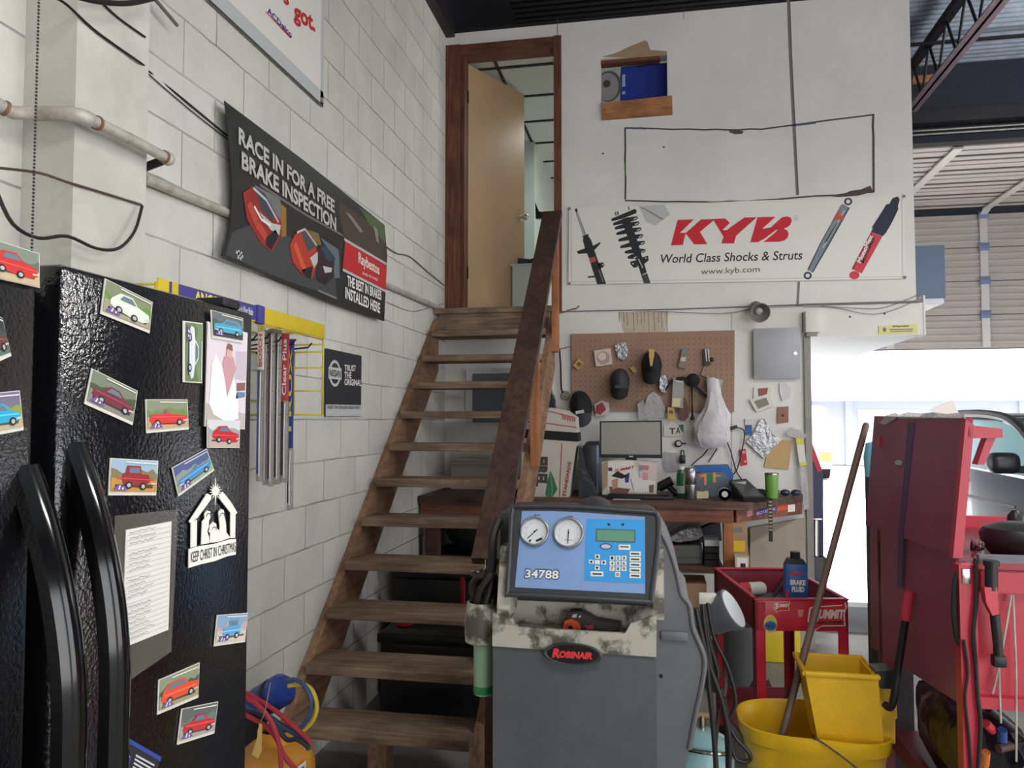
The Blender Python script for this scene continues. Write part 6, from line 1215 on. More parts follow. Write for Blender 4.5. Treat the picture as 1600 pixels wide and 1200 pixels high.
# ------------------------------------------------------------------ inside the office
ob = thing('office_cabinet', 'pale blue cabinet inside the upstairs office door', 'cabinet', (P(820, 450, Y=6.5).x, 6.7, ZL))
a, b = P(800, 480, Y=6.5), P(846, 411, Y=6.5); w = MB(); w.bx((a.x, 6.5, ZL+.001), (b.x, 6.95, b.z), M_mint, .01); w.build('cabinet_body', ob)
w = MB(); w.bx((a.x-.01, 6.49, b.z-.02), (b.x+.01, 6.96, b.z+.001), M_facb, .004); w.build('cabinet_top', ob)
dv = thing('desk_phone', 'black desk phone on the pale office cabinet', 'phone', P(824, 411, Y=6.6))
zt_ = b.z+.002; c = P(824, 405, Y=6.58); w = MB(); w.prism([(c.x-.07, 6.56, zt_), (c.x+.09, 6.56, zt_), (c.x+.075, 6.6, zt_+.075), (c.x+.02, 6.62, zt_+.06), (c.x-.08, 6.6, zt_+.07)], (0, .12, 0), M_mblk); w.build('phone_body', dv)
wm = thing('wall_screen', 'small black screen on a bracket inside the office', 'screen', P(846, 335, Y=7.2)); w = MB(); w.prism([P(*p, Y=7.2) for p in ((836, 316), (842, 330), (852, 332), (852, 338), (846, 341), (837, 341))], (0, .05, 0), M_mblk); w.build('screen_panel', wm); w = MB(); w.bx((P(846, 335, Y=7.2).x, 7.22, P(846, 335, Y=7.2).z-.02), (P(880, 335, Y=7.2).x, 7.25, P(846, 335, Y=7.2).z+.0), M_mblk); w.build('bracket', wm)

# more clutter along the bench
hd = thing('heat_gun', 'black hand tool lying between the paper pile and the green bottle', 'tool', (P(1043, 770, Y=5.54).x, 5.5, BZ)); k = hd.location
w = MB(); w.tube([(k.x-.06, 5.5, BZ+.06), (k.x+.03, 5.49, BZ+.11)], .034, M_mblk, 14); w.build('tool_body', hd)
w = MB(); w.tube([(k.x-.01, 5.5, BZ+.085), (k.x+.06, 5.47, BZ+.02)], .02, M_tote, 12); w.build('grip', hd)
w = MB(); w.tube([(k.x-.09, 5.5, BZ+.045), (k.x-.06, 5.5, BZ+.06)], .02, M_dsteel, 12); w.build('nozzle', hd)
w = MB(); w.tube([(k.x+.06, 5.47, BZ+.012), (k.x+.02, 5.44, BZ+.008), (k.x-.06, 5.43, BZ+.008), (k.x-.08, 5.47, BZ+.008), (k.x+.0, 5.49, BZ+.008)], .006, M_cable, 6, 4); w.build('cord', hd)
gv = thing('work_glove', 'dark crumpled glove between the tablet and the green tumbler', 'glove', (P(1188, 774, Y=5.55).x, 5.6, BZ)); k = gv.location
w = MB(); w.grid(lambda a, b: (k.x+(.07+.012*sin(9*a*pi))*cos(2*pi*a)*sin(pi*b), 5.62+.06*sin(2*pi*a)*sin(pi*b), max(BZ+.001, BZ+.02+(.026+.006*sin(14*a))*cos(pi*b))), 24, 10, M_capg); w.build('glove_palm', gv)
for i in range(4): w = MB(); w.tube([(k.x-.03+.02*i, 5.575, BZ+.018), (k.x-.045+.03*i, 5.53, BZ+.014), (k.x-.05+.032*i, 5.505, BZ+.011)], .010, M_capg, 8, 3); w.build('finger', gv)
item('plywood_sheet', 'stained plywood sheet standing at the wall under the bench right end', 'plywood', [(1172, 815), (1258, 800), (1259, 1000), (1172, 1000)], 5.86, .012, mat('stained_ply', C(178, 166, 150), .7, var=.25, scale=4), 'sheet', bz=.003)
w = MB(); q_ = [P(*p, Y=5.84) for p in ((1249, 730), (1260, 728), (1263, 770), (1265, 795), (1256, 797), (1253, 770))]; w.prism(q_, (0, .01, 0), M_film); tag(w.build('film_strip'), 'long clear film strip hanging below the yellow ended pouch', 'film')
# ------------------------------------------------------------------ small red utility cart
M_red = mat('red_enamel', C(204, 44, 66), .35, var=.2, scale=8); M_redd = mat('shaded_red_enamel', C(130, 40, 56), .45, var=.3, scale=8)  # second red puts shade into the enamel of side and lower faces
M_traymat = mat('tray_liner', C(92, 112, 110), .5, var=.35, scale=6)
uc = thing('utility_cart', 'small red utility cart with racing stickers behind the yellow bucket', 'cart', (.5, 3.75, 0))
TM = M4.Translation((.385, 3.42, 0)) @ M4.Rotation(rad(10), 4, 'Z')
UW, UD, UZ, UH = .385, .69, .87, .13
def lb(a, b, m, bev=0): w = MB(); w.bx(a, b, m, bev); return w.xf(TM)
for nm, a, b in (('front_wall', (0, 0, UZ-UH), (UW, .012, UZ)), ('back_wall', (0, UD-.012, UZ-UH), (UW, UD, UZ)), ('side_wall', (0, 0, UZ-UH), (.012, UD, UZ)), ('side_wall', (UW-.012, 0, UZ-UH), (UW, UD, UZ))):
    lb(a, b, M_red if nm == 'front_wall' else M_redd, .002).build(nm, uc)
w = MB()
for a, b in (((-.004, -.004, UZ-.004), (UW+.004, .022, UZ+.004)), ((-.004, UD-.022, UZ-.004), (UW+.004, UD+.004, UZ+.004)), ((-.004, 0, UZ-.004), (.016, UD, UZ+.004)), ((UW-.016, 0, UZ-.004), (UW+.004, UD, UZ+.004))): w.bx(a, b, M_red, .003)
w.xf(TM).build('tray_rim', uc)
lb((.01, .01, UZ-UH), (UW-.01, UD-.01, UZ-UH+.01), M_traymat).build('tray_floor', uc)
for x0 in (0, UW-.042):
    for y0 in (0, UD-.042):
        w = MB(); s_ = 1 if x0 == 0 else -1; xe = x0 if x0 == 0 else UW; yq = 0 if y0 == 0 else UD; t_ = 1 if y0 == 0 else -1
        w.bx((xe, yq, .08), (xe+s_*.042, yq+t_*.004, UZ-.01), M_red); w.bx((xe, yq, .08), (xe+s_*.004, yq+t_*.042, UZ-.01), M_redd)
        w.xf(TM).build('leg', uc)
        w = MB(); w.cyl((xe+s_*.02-.012, yq+t_*.02, .04), (xe+s_*.02+.012, yq+t_*.02, .04), .04, M_gasket, n=18); w.bx((xe+s_*.02-.016, yq+t_*.02-.015, .05), (xe+s_*.02+.016, yq+t_*.02+.015, .09), M_dsteel); w.xf(TM).build('caster', uc)
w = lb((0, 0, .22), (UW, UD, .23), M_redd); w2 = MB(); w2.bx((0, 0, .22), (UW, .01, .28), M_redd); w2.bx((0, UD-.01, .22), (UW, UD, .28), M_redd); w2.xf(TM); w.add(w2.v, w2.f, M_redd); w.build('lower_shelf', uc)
R_ = TM.to_3x3() @ V((1, 0, 0)); B = Board(TM @ V((0, -.0012, UZ-UH)), R_, (0, 0, 1))
SW = flat((222, 214, 210)); SRd = flat((206, 52, 46))
def P2(x, y): return (x, y)
for k, (x, z, s_) in enumerate(((.215, .022, 1.0), (.075, .085, .42))):
    o_ = [(0, .02), (.01, .075), (.022, .08), (.15, .088), (.16, .1), (.166, .08), (.155, .05), (.158, .0), (.06, -.002), (.03, -.02), (.02, .0)]
    B.poly('sticker#%d' % k, SW, [(x+a*s_, z+b*s_) for a, b in o_], 1, False); B.poly('sticker#%d' % k, SRd, [(x+s_*(.075+(a-.075)*.92), z+s_*(.04+(b-.04)*.9)) for a, b in o_], 2, False)
    B.text('sticker_lettering', SW, 'S', (x+.014*s_, z+.012*s_), (x+.045*s_, z+.012*s_), (x+.02*s_, z+.075*s_), 3, .06, False); B.text('sticker_lettering', SW, 'UMMIT', (x+.045*s_, z+.03*s_), (x+.148*s_, z+.03*s_), (x+.052*s_, z+.068*s_), 3, .05, False)
    if k == 0: B.text('sticker_lettering', INK, 'RACING EQUIPMENT', (x+.03, z+.006), (x+.152, z+.006), (x+.032, z+.022), 4, .04, False)
B.ell('round_sticker', flat((206, 186, 90)), (.062, .03), .028, .038, 1, 20, False); B.ell('round_sticker', flat((52, 96, 164)), (.062, .022), .025, .02, 2, 20, False); B.text('sticker_lettering', INK, 'NGK', (.044, .016), (.08, .016), (.044, .03), 3, .03, False)
B.poly('sticker_scrap', flat((196, 130, 130)), [(.175, .088), (.2, .09), (.196, .062), (.18, .058)], 1, False)
B.done(uc)
# on the cart
ZT = UZ-UH+.0105
bf = thing('fluid_bottle', 'blue brake fluid bottle with a black cap standing in the red cart tray', 'bottle', P(1242, 935, Y=3.62)); a = P(1243, 900, Y=3.62); bx_, by_ = a.x, 3.62; bh0 = ZT; bh1 = P(1243, 862, Y=3.62).z
M_bl = mat('bottle_blue', C(36, 52, 116), .3, col2=C(60, 110, 180), scale=4); H_ = bh1-bh0
w = MB(); w.box((bx_, by_, bh0+H_*.42), (.098, .06, H_*.82), M_bl, .014); w.build('bottle_body', bf)
w = MB(); w.prism([(bx_-.048, by_-.025, bh0+H_*.80), (bx_+.048, by_-.025, bh0+H_*.80), (bx_+.03, by_-.02, bh0+H_*.9), (bx_-.03, by_-.02, bh0+H_*.9)], (0, .05, 0), M_tote); w.build('shoulder', bf)
w = MB(); w.cyl((bx_, by_, bh0+H_*.88), (bx_, by_, bh1), .021, M_tote, n=20); w.build('bottle_cap', bf)
B = Board((bx_-.049, by_-.0306, bh0), (1, 0, 0), (0, 0, 1)); B.text('label_lettering', flat((196, 60, 66)), 'HEAVY', (.02, H_*.66), (.08, H_*.66), (.02, H_*.73), 1, .05, False); B.text('label_lettering', WHITE, 'BRAKE', (.022, H_*.52), (.085, H_*.52), (.022, H_*.6), 1, .05, False); B.text('label_lettering', WHITE, 'FLUID', (.028, H_*.42), (.08, H_*.42), (.028, H_*.5), 1, .05, False); B.ell('label_mark', flat((196, 48, 58)), (.04, H_*.27), .011, .014, 1, 14, False); B.line('label_lettering', LGREY, [(.055, H_*.27), (.085, H_*.27)], .01, 1, False); B.line('label_lettering', LGREY, [(.03, H_*.15), (.085, H_*.15)], .006, 1, False); B.poly('label_mark', flat((196, 48, 58)), [(-.0, H_*.4), (.014, H_*.45), (.016, H_*.33), (.002, H_*.34)], 1, False); B.done(bf)
cn = thing('spray_can', 'red and white can lying in the red cart tray', 'can', P(1178, 925, Y=3.75)); c = P(1175, 920, Z=ZT+.034); ax = V((.85, .35, .0)).normalized()
w = MB(); w.lathe(c-ax*.07, [(0, 0), (.033, 0), (.033, .12), (.026, .135), (0, .135)], mat('can_white', C(210, 206, 204), .3), 24, ax); w.build('can_body', cn); w = MB(); w.lathe(c-ax*.071, [(0, 0), (.0335, 0), (.0335, .05)], flat((190, 44, 54)), 24, ax); w.build('red_band', cn)
yl = thing('yellow_cloth', 'crumpled yellow cloth at the tray front edge', 'cloth', P(1222, 935, Y=3.5)); c = P(1222, 931, Y=3.5); w = MB(); w.ball((c.x, c.y, ZT+.05), (.06, .03, .05), mat('yellow_rag', C(206, 198, 62), .8, bump=.8, bscale=20), 16, 8); w.build('cloth_body', yl)
rdv = thing('pry_bar', 'grey steel bar leaning across the tray', 'bar', P(1200, 930, Y=3.75)); w = MB(); a, b = P(1196, 930, Y=3.7), P(1232, 893, Y=3.86); a.z = ZT+.012; w.tube([a, b], .007, M_dsteel, 8); w.build('shaft', rdv)

# ------------------------------------------------------------------ yellow mop bucket, wringer and mop
M_by = mat('bucket_yellow', C(240, 192, 32), .42, var=.18, scale=7, bump=.1, bscale=60)
bk = thing('mop_bucket', 'yellow mop bucket with a side-press wringer on casters', 'bucket', (.55, 3.13, 0))
BX, BY, BZt = .55, 3.13, .5
def ring(rx, ry, z, n=40, e=.72, dx=0): return [V((BX+dx+rx*math.copysign(abs(cos(2*pi*i/n))**e, cos(2*pi*i/n)), BY+ry*math.copysign(abs(sin(2*pi*i/n))**e, sin(2*pi*i/n)), z)) for i in range(n)]
secs = [ring(.2, .14, .1), ring(.21, .15, .115), ring(.25, .19, .44), ring(.262, .2, .45), ring(.27, .206, .5), ring(.262, .198, .503), ring(.25, .188, .49), ring(.24, .18, .44), ring(.2, .14, .13)]
for rr_ in secs:
    for p in rr_:
        if p.z > .42: p.z -= .02*max(0, (p.x-BX)/.26)
w = MB(); n = 40; vs = sum(secs, []); w.add(vs, [[i*n+j, i*n+(j+1) % n, (i+1)*n+(j+1) % n, (i+1)*n+j] for i in range(len(secs)-1) for j in range(n)]+[list(range(n))[::-1], [(len(secs)-1)*n+j for j in range(n)]], M_by, True); w.build('tub', bk)
for sx in (-1, 1):
    for sy in (-1, 1):
        x, y = BX+sx*.17, BY+sy*.11; w = MB(); w.cyl((x-.014, y, .038), (x+.014, y, .038), .038, M_gasket, n=18); w.bx((x-.018, y-.014, .045), (x+.018, y+.014, .102), M_dsteel); w.build('caster', bk)
w = MB(); a = P(1273, 1152, Y=BY-.207); b = P(1345, 1206, Y=BY-.24); w.cyl(a+V((0, .01, 0)), a+V((0, -.006, 0)), .006, M_dsteel, n=10); w.tube([a, P(1310, 1178, Y=BY-.225), b, (b.x+.1, BY-.2, b.z-.1)], .0035, M_brown, 6, 3); w.build('bail_handle', bk)
# wringer hooked on the right end
def WR(u, v, Y): return P(u, v, Y=Y)
yf, yb_ = 2.99, 3.22
T = [WR(1258, 1052, yf), WR(1372, 1047, yf)]; zt_ = T[0].z; x0, x1 = T[0].x, T[1].x
bz_ = .44; x2, x3 = WR(1282, 1150, yf).x, WR(1384, 1150, yf).x
def q8(o, zt, zb):
    return [V((x0+o, yf+o, zt)), V((x1-o, yf+o, zt)), V((x1-o, yb_-o, zt)), V((x0+o, yb_-o, zt)), V((x2+o, yf+o+.02, zb)), V((x3-o, yf+o+.02, zb)), V((x3-o, yb_-o-.04, zb)), V((x2+o, yb_-o-.04, zb))]
w = MB(); A_, I_ = q8(0, zt_, bz_), q8(.012, zt_, bz_+.02)
w.add(A_+I_, [[0, 4, 5, 1], [1, 5, 6, 2], [2, 6, 7, 3], [3, 7, 4, 0], [4, 7, 6, 5], [8, 9, 13, 12], [9, 10, 14, 13], [10, 11, 15, 14], [11, 8, 12, 15], [12, 13, 14, 15], [0, 1, 9, 8], [1, 2, 10, 9], [2, 3, 11, 10], [3, 0, 8, 11]], M_by); w.build('wringer_box', bk)
w = MB(); w.tube([A_[0], A_[1], A_[2], A_[3], A_[0]], .01, M_by, 8); w.build('wringer_rim', bk)
w = MB(); rb_ = [WR(1372, 1050, 3.05), WR(1392, 1062, 3.05), WR(1401, 1100, 3.05), WR(1402, 1122, 3.05), WR(1399, 1124, 3.05), WR(1399, 1162, 3.05), WR(1376, 1162, 3.05), WR(1376, 1146, 3.05), WR(1366, 1140, 3.05)]; w.prism(rb_, (0, .1, 0), M_by); w.build('side_bracket', bk)
w = MB(); w.prism([WR(*p, 3.0) for p in ((1368, 1049), (1396, 1048), (1404, 1060), (1408, 1072), (1400, 1077), (1376, 1076), (1371, 1060))], (0, .09, 0), M_mblk); w.build('ratchet_block', bk)
w = MB(); w.tube([WR(1382, 1100, 2.99), WR(1390, 1106, 2.97), WR(1396, 1094, 2.96), WR(1402, 1050, 2.96), WR(1409, 1005, 2.96), WR(1415, 966, 2.96)], .0125, M_mblk, 12, 3); w.build('wringer_handle', bk)
w = MB(); w.tube([WR(1414.5, 969, 2.96), WR(1421, 924, 2.96)], .018, mat('red_grip', C(196, 56, 74), .5), 14); w.build('handle_grip', bk)
mp_ = thing('mop', 'long brown mop handle standing in the yellow bucket', 'mop', (.43, 2.98, .14))
a, b = P(1226, 1134, Y=3.1), P(1353, 665, Y=3.46); d = (a-b).normalized(); e = a+d*((a.z-.2)/-d.z)
w = MB(); w.tube([e, a, b], .0135, mat('brown_handle', C(112, 90, 80), .5, var=.15, scale=6), 14); w.ball(b, .0135, mat('brown_handle'), 12, 8); w.build('handle', mp_)
w = MB()
rr_ = random.Random(2)
for i in range(26): a_ = rr_.uniform(0, 6.28); w.tube([e+V((0, 0, .02)), e+V((.04*cos(a_), .04*sin(a_), -.01)), (e.x+.075*cos(a_), e.y+.06*sin(a_), .136)], .006, mat('mop_yarn', C(150, 144, 132), .9), 5, 3)
w.build('mop_head', mp_)

# ------------------------------------------------------------------ tall red service cart on the right
rc = thing('service_cart', 'tall red service cart with a sheet-metal side panel and grey tray edge', 'cart', (1.2, 2.95, 0))
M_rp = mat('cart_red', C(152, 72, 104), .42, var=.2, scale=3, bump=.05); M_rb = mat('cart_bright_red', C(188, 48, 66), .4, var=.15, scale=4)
RXp = .86
def RP(*pts): return [P(*p, X=RXp) for p in pts]
w = MB(); w.prism(RP((1366, 650), (1509, 653), (1490, 868), (1352, 820)), (.02, 0, 0), M_rp); w.build('upper_side_panel', rc)
w = MB(); lo = [P(1359, 815, X=RXp+.012), P(1490, 862, X=RXp+.012), P(1500, 900, X=RXp+.012), P(1500, 1100, X=RXp+.012), P(1373, 1018, X=RXp+.012), P(1361, 1012, X=RXp+.012)]
w.prism(lo, (.02, 0, 0), M_rp); w.build('lower_side_panel', rc)
ns = flat((44, 52, 96), .4)
w = MB(); pts_ = RP((1419, 660), (1430, 660), (1420, 760), (1412, 830), (1409, 918), (1402, 918), (1404, 830), (1411, 760)); w.prism([p+V((-.0015, 0, 0)) for p in pts_], (.001, 0, 0), mat('painted_reflection', C(84, 54, 98), .45)); w.build('reflection_stripe', rc)  # soft reflection painted onto the panel as a bluish stripe
w = MB(); c = RP((1375, 690))[0]; w.lathe(c, [(.0, .006), (.022, .004), (.024, 0)], mat('round_reflector', C(176, 44, 56), .3), 16, V((-1, 0, 0))); w.build('reflector', rc)
w = MB(); w.prism([p+V((-.0015, 0, 0)) for p in RP((1398, 722), (1404, 718), (1411, 722), (1408, 727), (1400, 726))], (.001, 0, 0), LGREY); w.build('scrape_mark', rc)
w = MB(); yq = 2.42
w.prism([P(*p, Y=yq) for p in ((1509, 656), (1522, 664), (1504, 872), (1489, 872))], (0, .03, 0), M_rb); w.build('front_flange', rc)
w = MB(); w.prism([P(*p, Y=yq) for p in ((1512, 664), (1566, 670), (1567, 684), (1522, 685), (1512, 686))], (0, .05, 0), M_rb); w.build('top_arm', rc)
w = MB(); w.prism([P(*p, Y=yq+.01) for p in ((1542, 684), (1556, 684), (1538, 726), (1527, 726))], (0, .04, 0), M_rb); w.build('arm_brace', rc)
zt1_ = P(1560, 868, Y=yq).z; px0 = P(1500, 950, Y=yq).x; X1 = 1.5
w = MB(); w.bx((RXp+.02, yq, zt1_-.022), (X1, yq+.02, zt1_), mat('grey_edge', C(104, 106, 112), .5)); w.build('tray_edge', rc)
w = MB(); w.bx((RXp+.033, yq+.02, zt1_-.06), (X1, 3.4, zt1_-.045), M_redd); w.bx((X1-.02, yq+.02, zt1_-.06), (X1, 3.4, zt1_), M_rb); w.bx((RXp+.033, 3.38, zt1_-.06), (X1, 3.4, zt1_), M_rb); w.build('tray', rc)
w = MB(); w.bx((px0, yq+.001, .06), (px0+.045, yq+.045, zt1_-.03), M_rb); w.build('front_leg', rc)
w = MB(); w.bx((X1-.045, yq+.001, .06), (X1, yq+.045, zt1_-.03), M_rb); w.build('front_leg', rc)
w = MB(); w.bx((RXp+.012, 3.4, .06), (RXp+.052, 3.44, zt1_-.06), M_redd); w.build('rear_leg', rc); w = MB(); w.bx((X1-.04, 3.36, .06), (X1, 3.4, zt1_-.06), M_redd); w.build('rear_leg', rc)
zA, zB = P(1560, 895, Y=yq).z, P(1560, 1092, Y=yq).z
w = MB(); w.bx((px0+.045, yq+.03, zB), (X1-.045, yq+.036, zt1_-.022), M_rb); w.build('end_panel', rc)
w = MB(); w.bx((px0+.06, yq+.012, P(1560, 928, Y=yq).z), (X1-.045, yq+.03, zA), M_rb); w.build('cross_rail', rc)
w = MB(); w.bx((px0+.045, yq+.005, P(1560, 1110, Y=yq).z), (X1-.045, yq+.03, zB), M_rb); w.build('cross_rail', rc)
zsf = .42
w = MB(); w.bx((RXp, yq+.05, zsf-.05), (RXp+.03, 3.44, zsf+.02), M_redd); w.bx((RXp+.03, yq+.05, zsf-.05), (X1, 3.4, zsf-.035), M_redd); w.build('lower_shelf', rc)
for x in (px0+.02, X1-.03):
    for y in (yq+.03, 3.4): w = MB(); w.cyl((x-.015, y, .05), (x+.015, y, .05), .05, M_gasket, n=18); w.bx((x-.02, y-.012, .05), (x+.02, y+.012, .1), M_dsteel); w.build('caster', rc)
w = MB(); a = P(1510, 901, Y=yq-.002); w.bx((a.x-.011, yq-.003, a.z-.02), (a.x+.011, yq, a.z+.022), M_chrome, .003); w.build('metal_tag', rc)
w = MB(); w.tube([P(*p, Y=yq+.02) for p in ((1502, 890), (1494, 905), (1491, 950), (1495, 990), (1500, 1006), (1506, 1015))], .009, M_cable, 8, 4); tag(w.build('air_hose'), 'thick black hose curving beside the red cart leg', 'hose', 'hoses and cords on the red cart')
w = MB(); w.tube([P(*p, Y=yq-.012) for p in ((1524, 872), (1526, 930), (1521, 985), (1524, 1030), (1528, 1090), (1532, 1130), (1528, 1210))], .006, M_cable, 8, 4); tag(w.build('extension_lead'), 'thin black cord hanging straight down the red cart front', 'cord', 'hoses and cords on the red cart')
w = MB(); w.tube([P(*p, Y=yq-.008) for p in ((1506, 1000), (1512, 1050), (1508, 1090), (1514, 1150), (1518, 1210))], .004, M_cable, 8, 4); tag(w.build('extension_lead'), 'thin dark cord running down the bright red leg', 'cord', 'hoses and cords on the red cart')
for lab, pts in (('left pale wire crossing the red end panel', ((1580, 930), (1574, 970), (1563, 1030), (1551, 1084))), ('right pale wire hanging down the red end panel', ((1583, 930), (1586, 1000), (1588, 1060), (1588, 1190))), ('third pale wire dropping below the flashlight', ((1561, 1040), (1562, 1080), (1564, 1130)))):
    w = MB(); w.tube([P(*p, Y=yq+.004) for p in pts], .0028, M_pvc, 6, 3); tag(w.build('pale_wire'), lab, 'wire', 'pale wires on the red cart')
ft = thing('ratchet_tool', 'black tool with a red sleeve hanging on the red cart front', 'tool', P(1556, 1042, Y=yq-.02))
w = MB(); w.cyl(P(1549, 880, Y=yq-.03), P(1549, 922, Y=yq-.03), .016, M_mblk, n=16); w.cyl(P(1549, 876, Y=yq-.03), P(1549, 884, Y=yq-.03), .02, M_mblk, n=16); w.build('head', ft)
w = MB(); w.prism([P(*p, Y=yq-.045) for p in ((1538, 918), (1558, 918), (1561, 960), (1551, 962), (1541, 942))], (0, .03, 0), mat('tool_red', C(196, 60, 74), .4)); w.build('red_sleeve', ft)
w = MB(); w.tube([P(1554, 960, Y=yq-.03), P(1559, 1005, Y=yq-.03), P(1561, 1036, Y=yq-.03)], .0125, M_mblk, 14); w.build('shaft', ft); w = MB(); a = P(1561, 1030, Y=yq-.03); w.bx((a.x-.018, yq-.045, a.z-.02), (a.x+.016, yq-.015, a.z+.012), M_mblk, .005); w.build('tip', ft)
# on the red cart
st2 = thing('drain_pan', 'round black pan lying on the red cart tray', 'pan', P(1590, 865, Y=2.75)); c = P(1596, 858, Y=2.72)
w = MB(); w.lathe((c.x, 2.72, zt1_-.044), [(0, 0), (.085, 0), (.11, .03), (.115, .065), (.105, .085), (.06, .1), (0, .1)], M_mblk, 32); w.build('pan_body', st2)
bt_ = thing('grip_handle', 'black rounded tool handle standing behind the pan', 'handle', P(1588, 838, Y=2.95)); c = P(1588, 838, Y=2.95)
w = MB(); w.lathe((c.x, 2.95, 0), [(0, zt1_-.044), (.03, zt1_-.044), (.024, c.z), (.028, c.z+.03), (.026, c.z+.07), (.012, c.z+.088), (0, c.z+.09)], M_tote, 20); w.build('grip', bt_)
wd = thing('wire_tangle', 'tangle of dark and silver wire at the left tray corner', 'wires', P(1505, 862, Y=2.5)); rr_ = random.Random(6)
for k, m in enumerate((M_cable, M_chrome)):
    w = MB(); c = P(1510, 862, Y=2.52); w.tube([(max(RXp+.06, c.x+rr_.uniform(-.03, .06)), 2.52+rr_.uniform(-.03, .08), zt1_+rr_.uniform(-.035, .03)) for _ in range(9)], .004, m, 6, 4); w.build(('dark_wire', 'silver_wire')[k], wd)
bgm = mat('bin_film2', C(30, 32, 38), .2, bump=1, bscale=10)
bg_ = thing('black_bag', 'black plastic bag stuffed on the red cart lower shelf', 'bag', (1.0, 2.95, zsf))
w = MB(); rr_ = random.Random(9)
def bagf(a, b):
    th, ph = 2*pi*a, pi*b; r = 1+.14*NZ.noise(V((3*cos(th)*sin(ph), 3*sin(th)*sin(ph), 3*cos(ph))))
    return (1.02+.125*r*cos(th)*sin(ph), 2.93+.38*r*sin(th)*sin(ph), max(zsf-.033, zsf+.12+.17*r*cos(ph)))
w.grid(bagf, 32, 18, bgm); w.build('bag_body', bg_)
for lab, m, p0_, p1_ in (('red screwdriver on the lower right shelf', flat((206, 60, 70)), (1540, 1130), (1562, 1152)), ('blue handled tool standing on the lower right shelf', flat((58, 84, 150)), (1566, 1140), (1566, 1180)), ('long black bar sloping over the lower right shelf', M_tote, (1545, 1108), (1620, 1170)), ('brown tool on the bottom right shelf', M_brown, (1560, 1170), (1600, 1160)), ('orange tipped tool at the red leg bottom', flat((206, 120, 60)), (1540, 1175), (1536, 1215))):
    a, b = P(*p0_, Y=yq+.12), P(*p1_, Y=yq+.16); rt = thing('hand_tool', lab, 'tool', a, 'tools on the red cart lower shelf'); w = MB(); w.tube([a, a.lerp(b, .5)], .013, m, 10); w.build('handle', rt); w = MB(); w.tube([a.lerp(b, .5), b], .006, M_dsteel, 8); w.build('shaft', rt)
cb = item('white_card', 'white bent card propped behind the red cart top', 'card', [(1452, 640), (1489, 625), (1500, 650), (1470, 652)], 3.2, .006, M_card, 'card')
tf_ = thing('torn_film', 'torn grey film curled over the red panel top', 'film', P(1390, 655, X=RXp)); w = MB(); w.prism([p+V((-.006, 0, 0)) for p in RP((1377, 662), (1385, 650), (1400, 645), (1406, 648), (1398, 657), (1386, 663))], (.004, 0, 0), M_film); w.prism([p+V((-.004, 0, 0)) for p in RP((1406, 648), (1420, 644), (1440, 646), (1460, 644), (1480, 647), (1498, 645), (1509, 647), (1509, 654), (1406, 654))], (.004, 0, 0), M_film); w.build('film_strip', tf_)
cy2 = thing('cyan_jug', 'pale cyan jug edge peeking left of the red panel', 'jug', (.93, 3.62, 1.3)); c = P(1359, 714, Y=3.66); w = MB(); w.lathe((c.x+.03, 3.66, 0), [(0, c.z-.09), (.05, c.z-.085), (.055, c.z), (.045, c.z+.06), (0, c.z+.075)], mat('cyan_plastic', C(130, 206, 226), .35), 24); w.build('jug_body', cy2)
w = MB(); w.bx((c.x+.0, 3.60, 0), (c.x+.14, 3.75, c.z-.09), M_dsteel); w.build('jug_stand', cy2)

# ------------------------------------------------------------------ on the floor beyond, by the doorway
w = MB(); w.bx((1.17, 6.36, .0), (1.95, 7.2, .012), mat('door_mat_grey', C(112, 110, 112), .95, bump=.5, bscale=90)); tag(w.build('floor_mat'), 'grey mat on the bright floor beyond the doorway', 'mat')
yb = thing('yellow_tub', 'yellow plastic tub by the wall behind the small red cart', 'tub', (P(1222, 1013, Y=5.55).x, 5.6, 0)); a, b = P(1194, 1000, Y=5.5), P(1251, 1000, Y=5.5)
w = MB(); w.bx((a.x, 5.5, .002), (b.x, 5.75, .29), mat('tub_yellow', C(214, 190, 44), .45, var=.12), .012); w.bx((a.x-.008, 5.492, .27), (b.x+.008, 5.758, .3), mat('tub_yellow'), .008); w.build('tub_body', yb)
gb = thing('grey_bin', 'dark grey bin on the floor between hoses and red cart', 'bin', (P(1152, 1040, Y=4.9).x, 4.9, 0)); c = gb.location
w = MB(); w.lathe((c.x, 4.9, 0), [(0, .001), (.12, .001), (.13, .02), (.15, .4), (.155, .41), (.14, .41), (.12, .03), (0, .03)], mat('bin_grey', C(88, 88, 90), .5, var=.1), 28); w.build('bin_body', gb)
pb = item('paper_sack', 'crumpled brown paper sack on the floor under the red cart', 'sack', [(1166, 1090), (1172, 1040), (1184, 1020), (1196, 1032), (1206, 1024), (1210, 1050), (1205, 1092)], 4.3, .14, mat('sack_brown', C(120, 92, 78), .9, var=.3, bump=.8, bscale=12), 'sack', bz=.001)
tsd = thing('tool_stand', 'dark blue covered stand with a red flap just outside the doorway', 'stand', P(1280, 900, Y=6.6))
TY2 = 6.6
w = MB(); w.prism([P(*p, Y=TY2) for p in ((1262, 650), (1268, 690), (1286, 742), (1287, 868), (1262, 868))], (0, .25, 0), mat('navy_cover', C(52, 52, 84), .6)); w.build('cover', tsd)
w = MB(); w.prism([P(*p, Y=TY2-.01) for p in ((1262, 672), (1268, 690), (1285, 735), (1278, 738), (1262, 700))], (0, .012, 0), flat((176, 50, 66))); w.build('red_flap', tsd)
w = MB(); w.cyl(P(1277, 812, Y=TY2-.03), P(1277, 900, Y=TY2-.03), .014, M_chrome, n=12); a = P(1276, 811, Y=TY2-.03); w.bx((a.x-.04, TY2-.05, a.z-.008), (a.x+.04, TY2, a.z+.008), M_chrome, .003); w.build('rod', tsd)
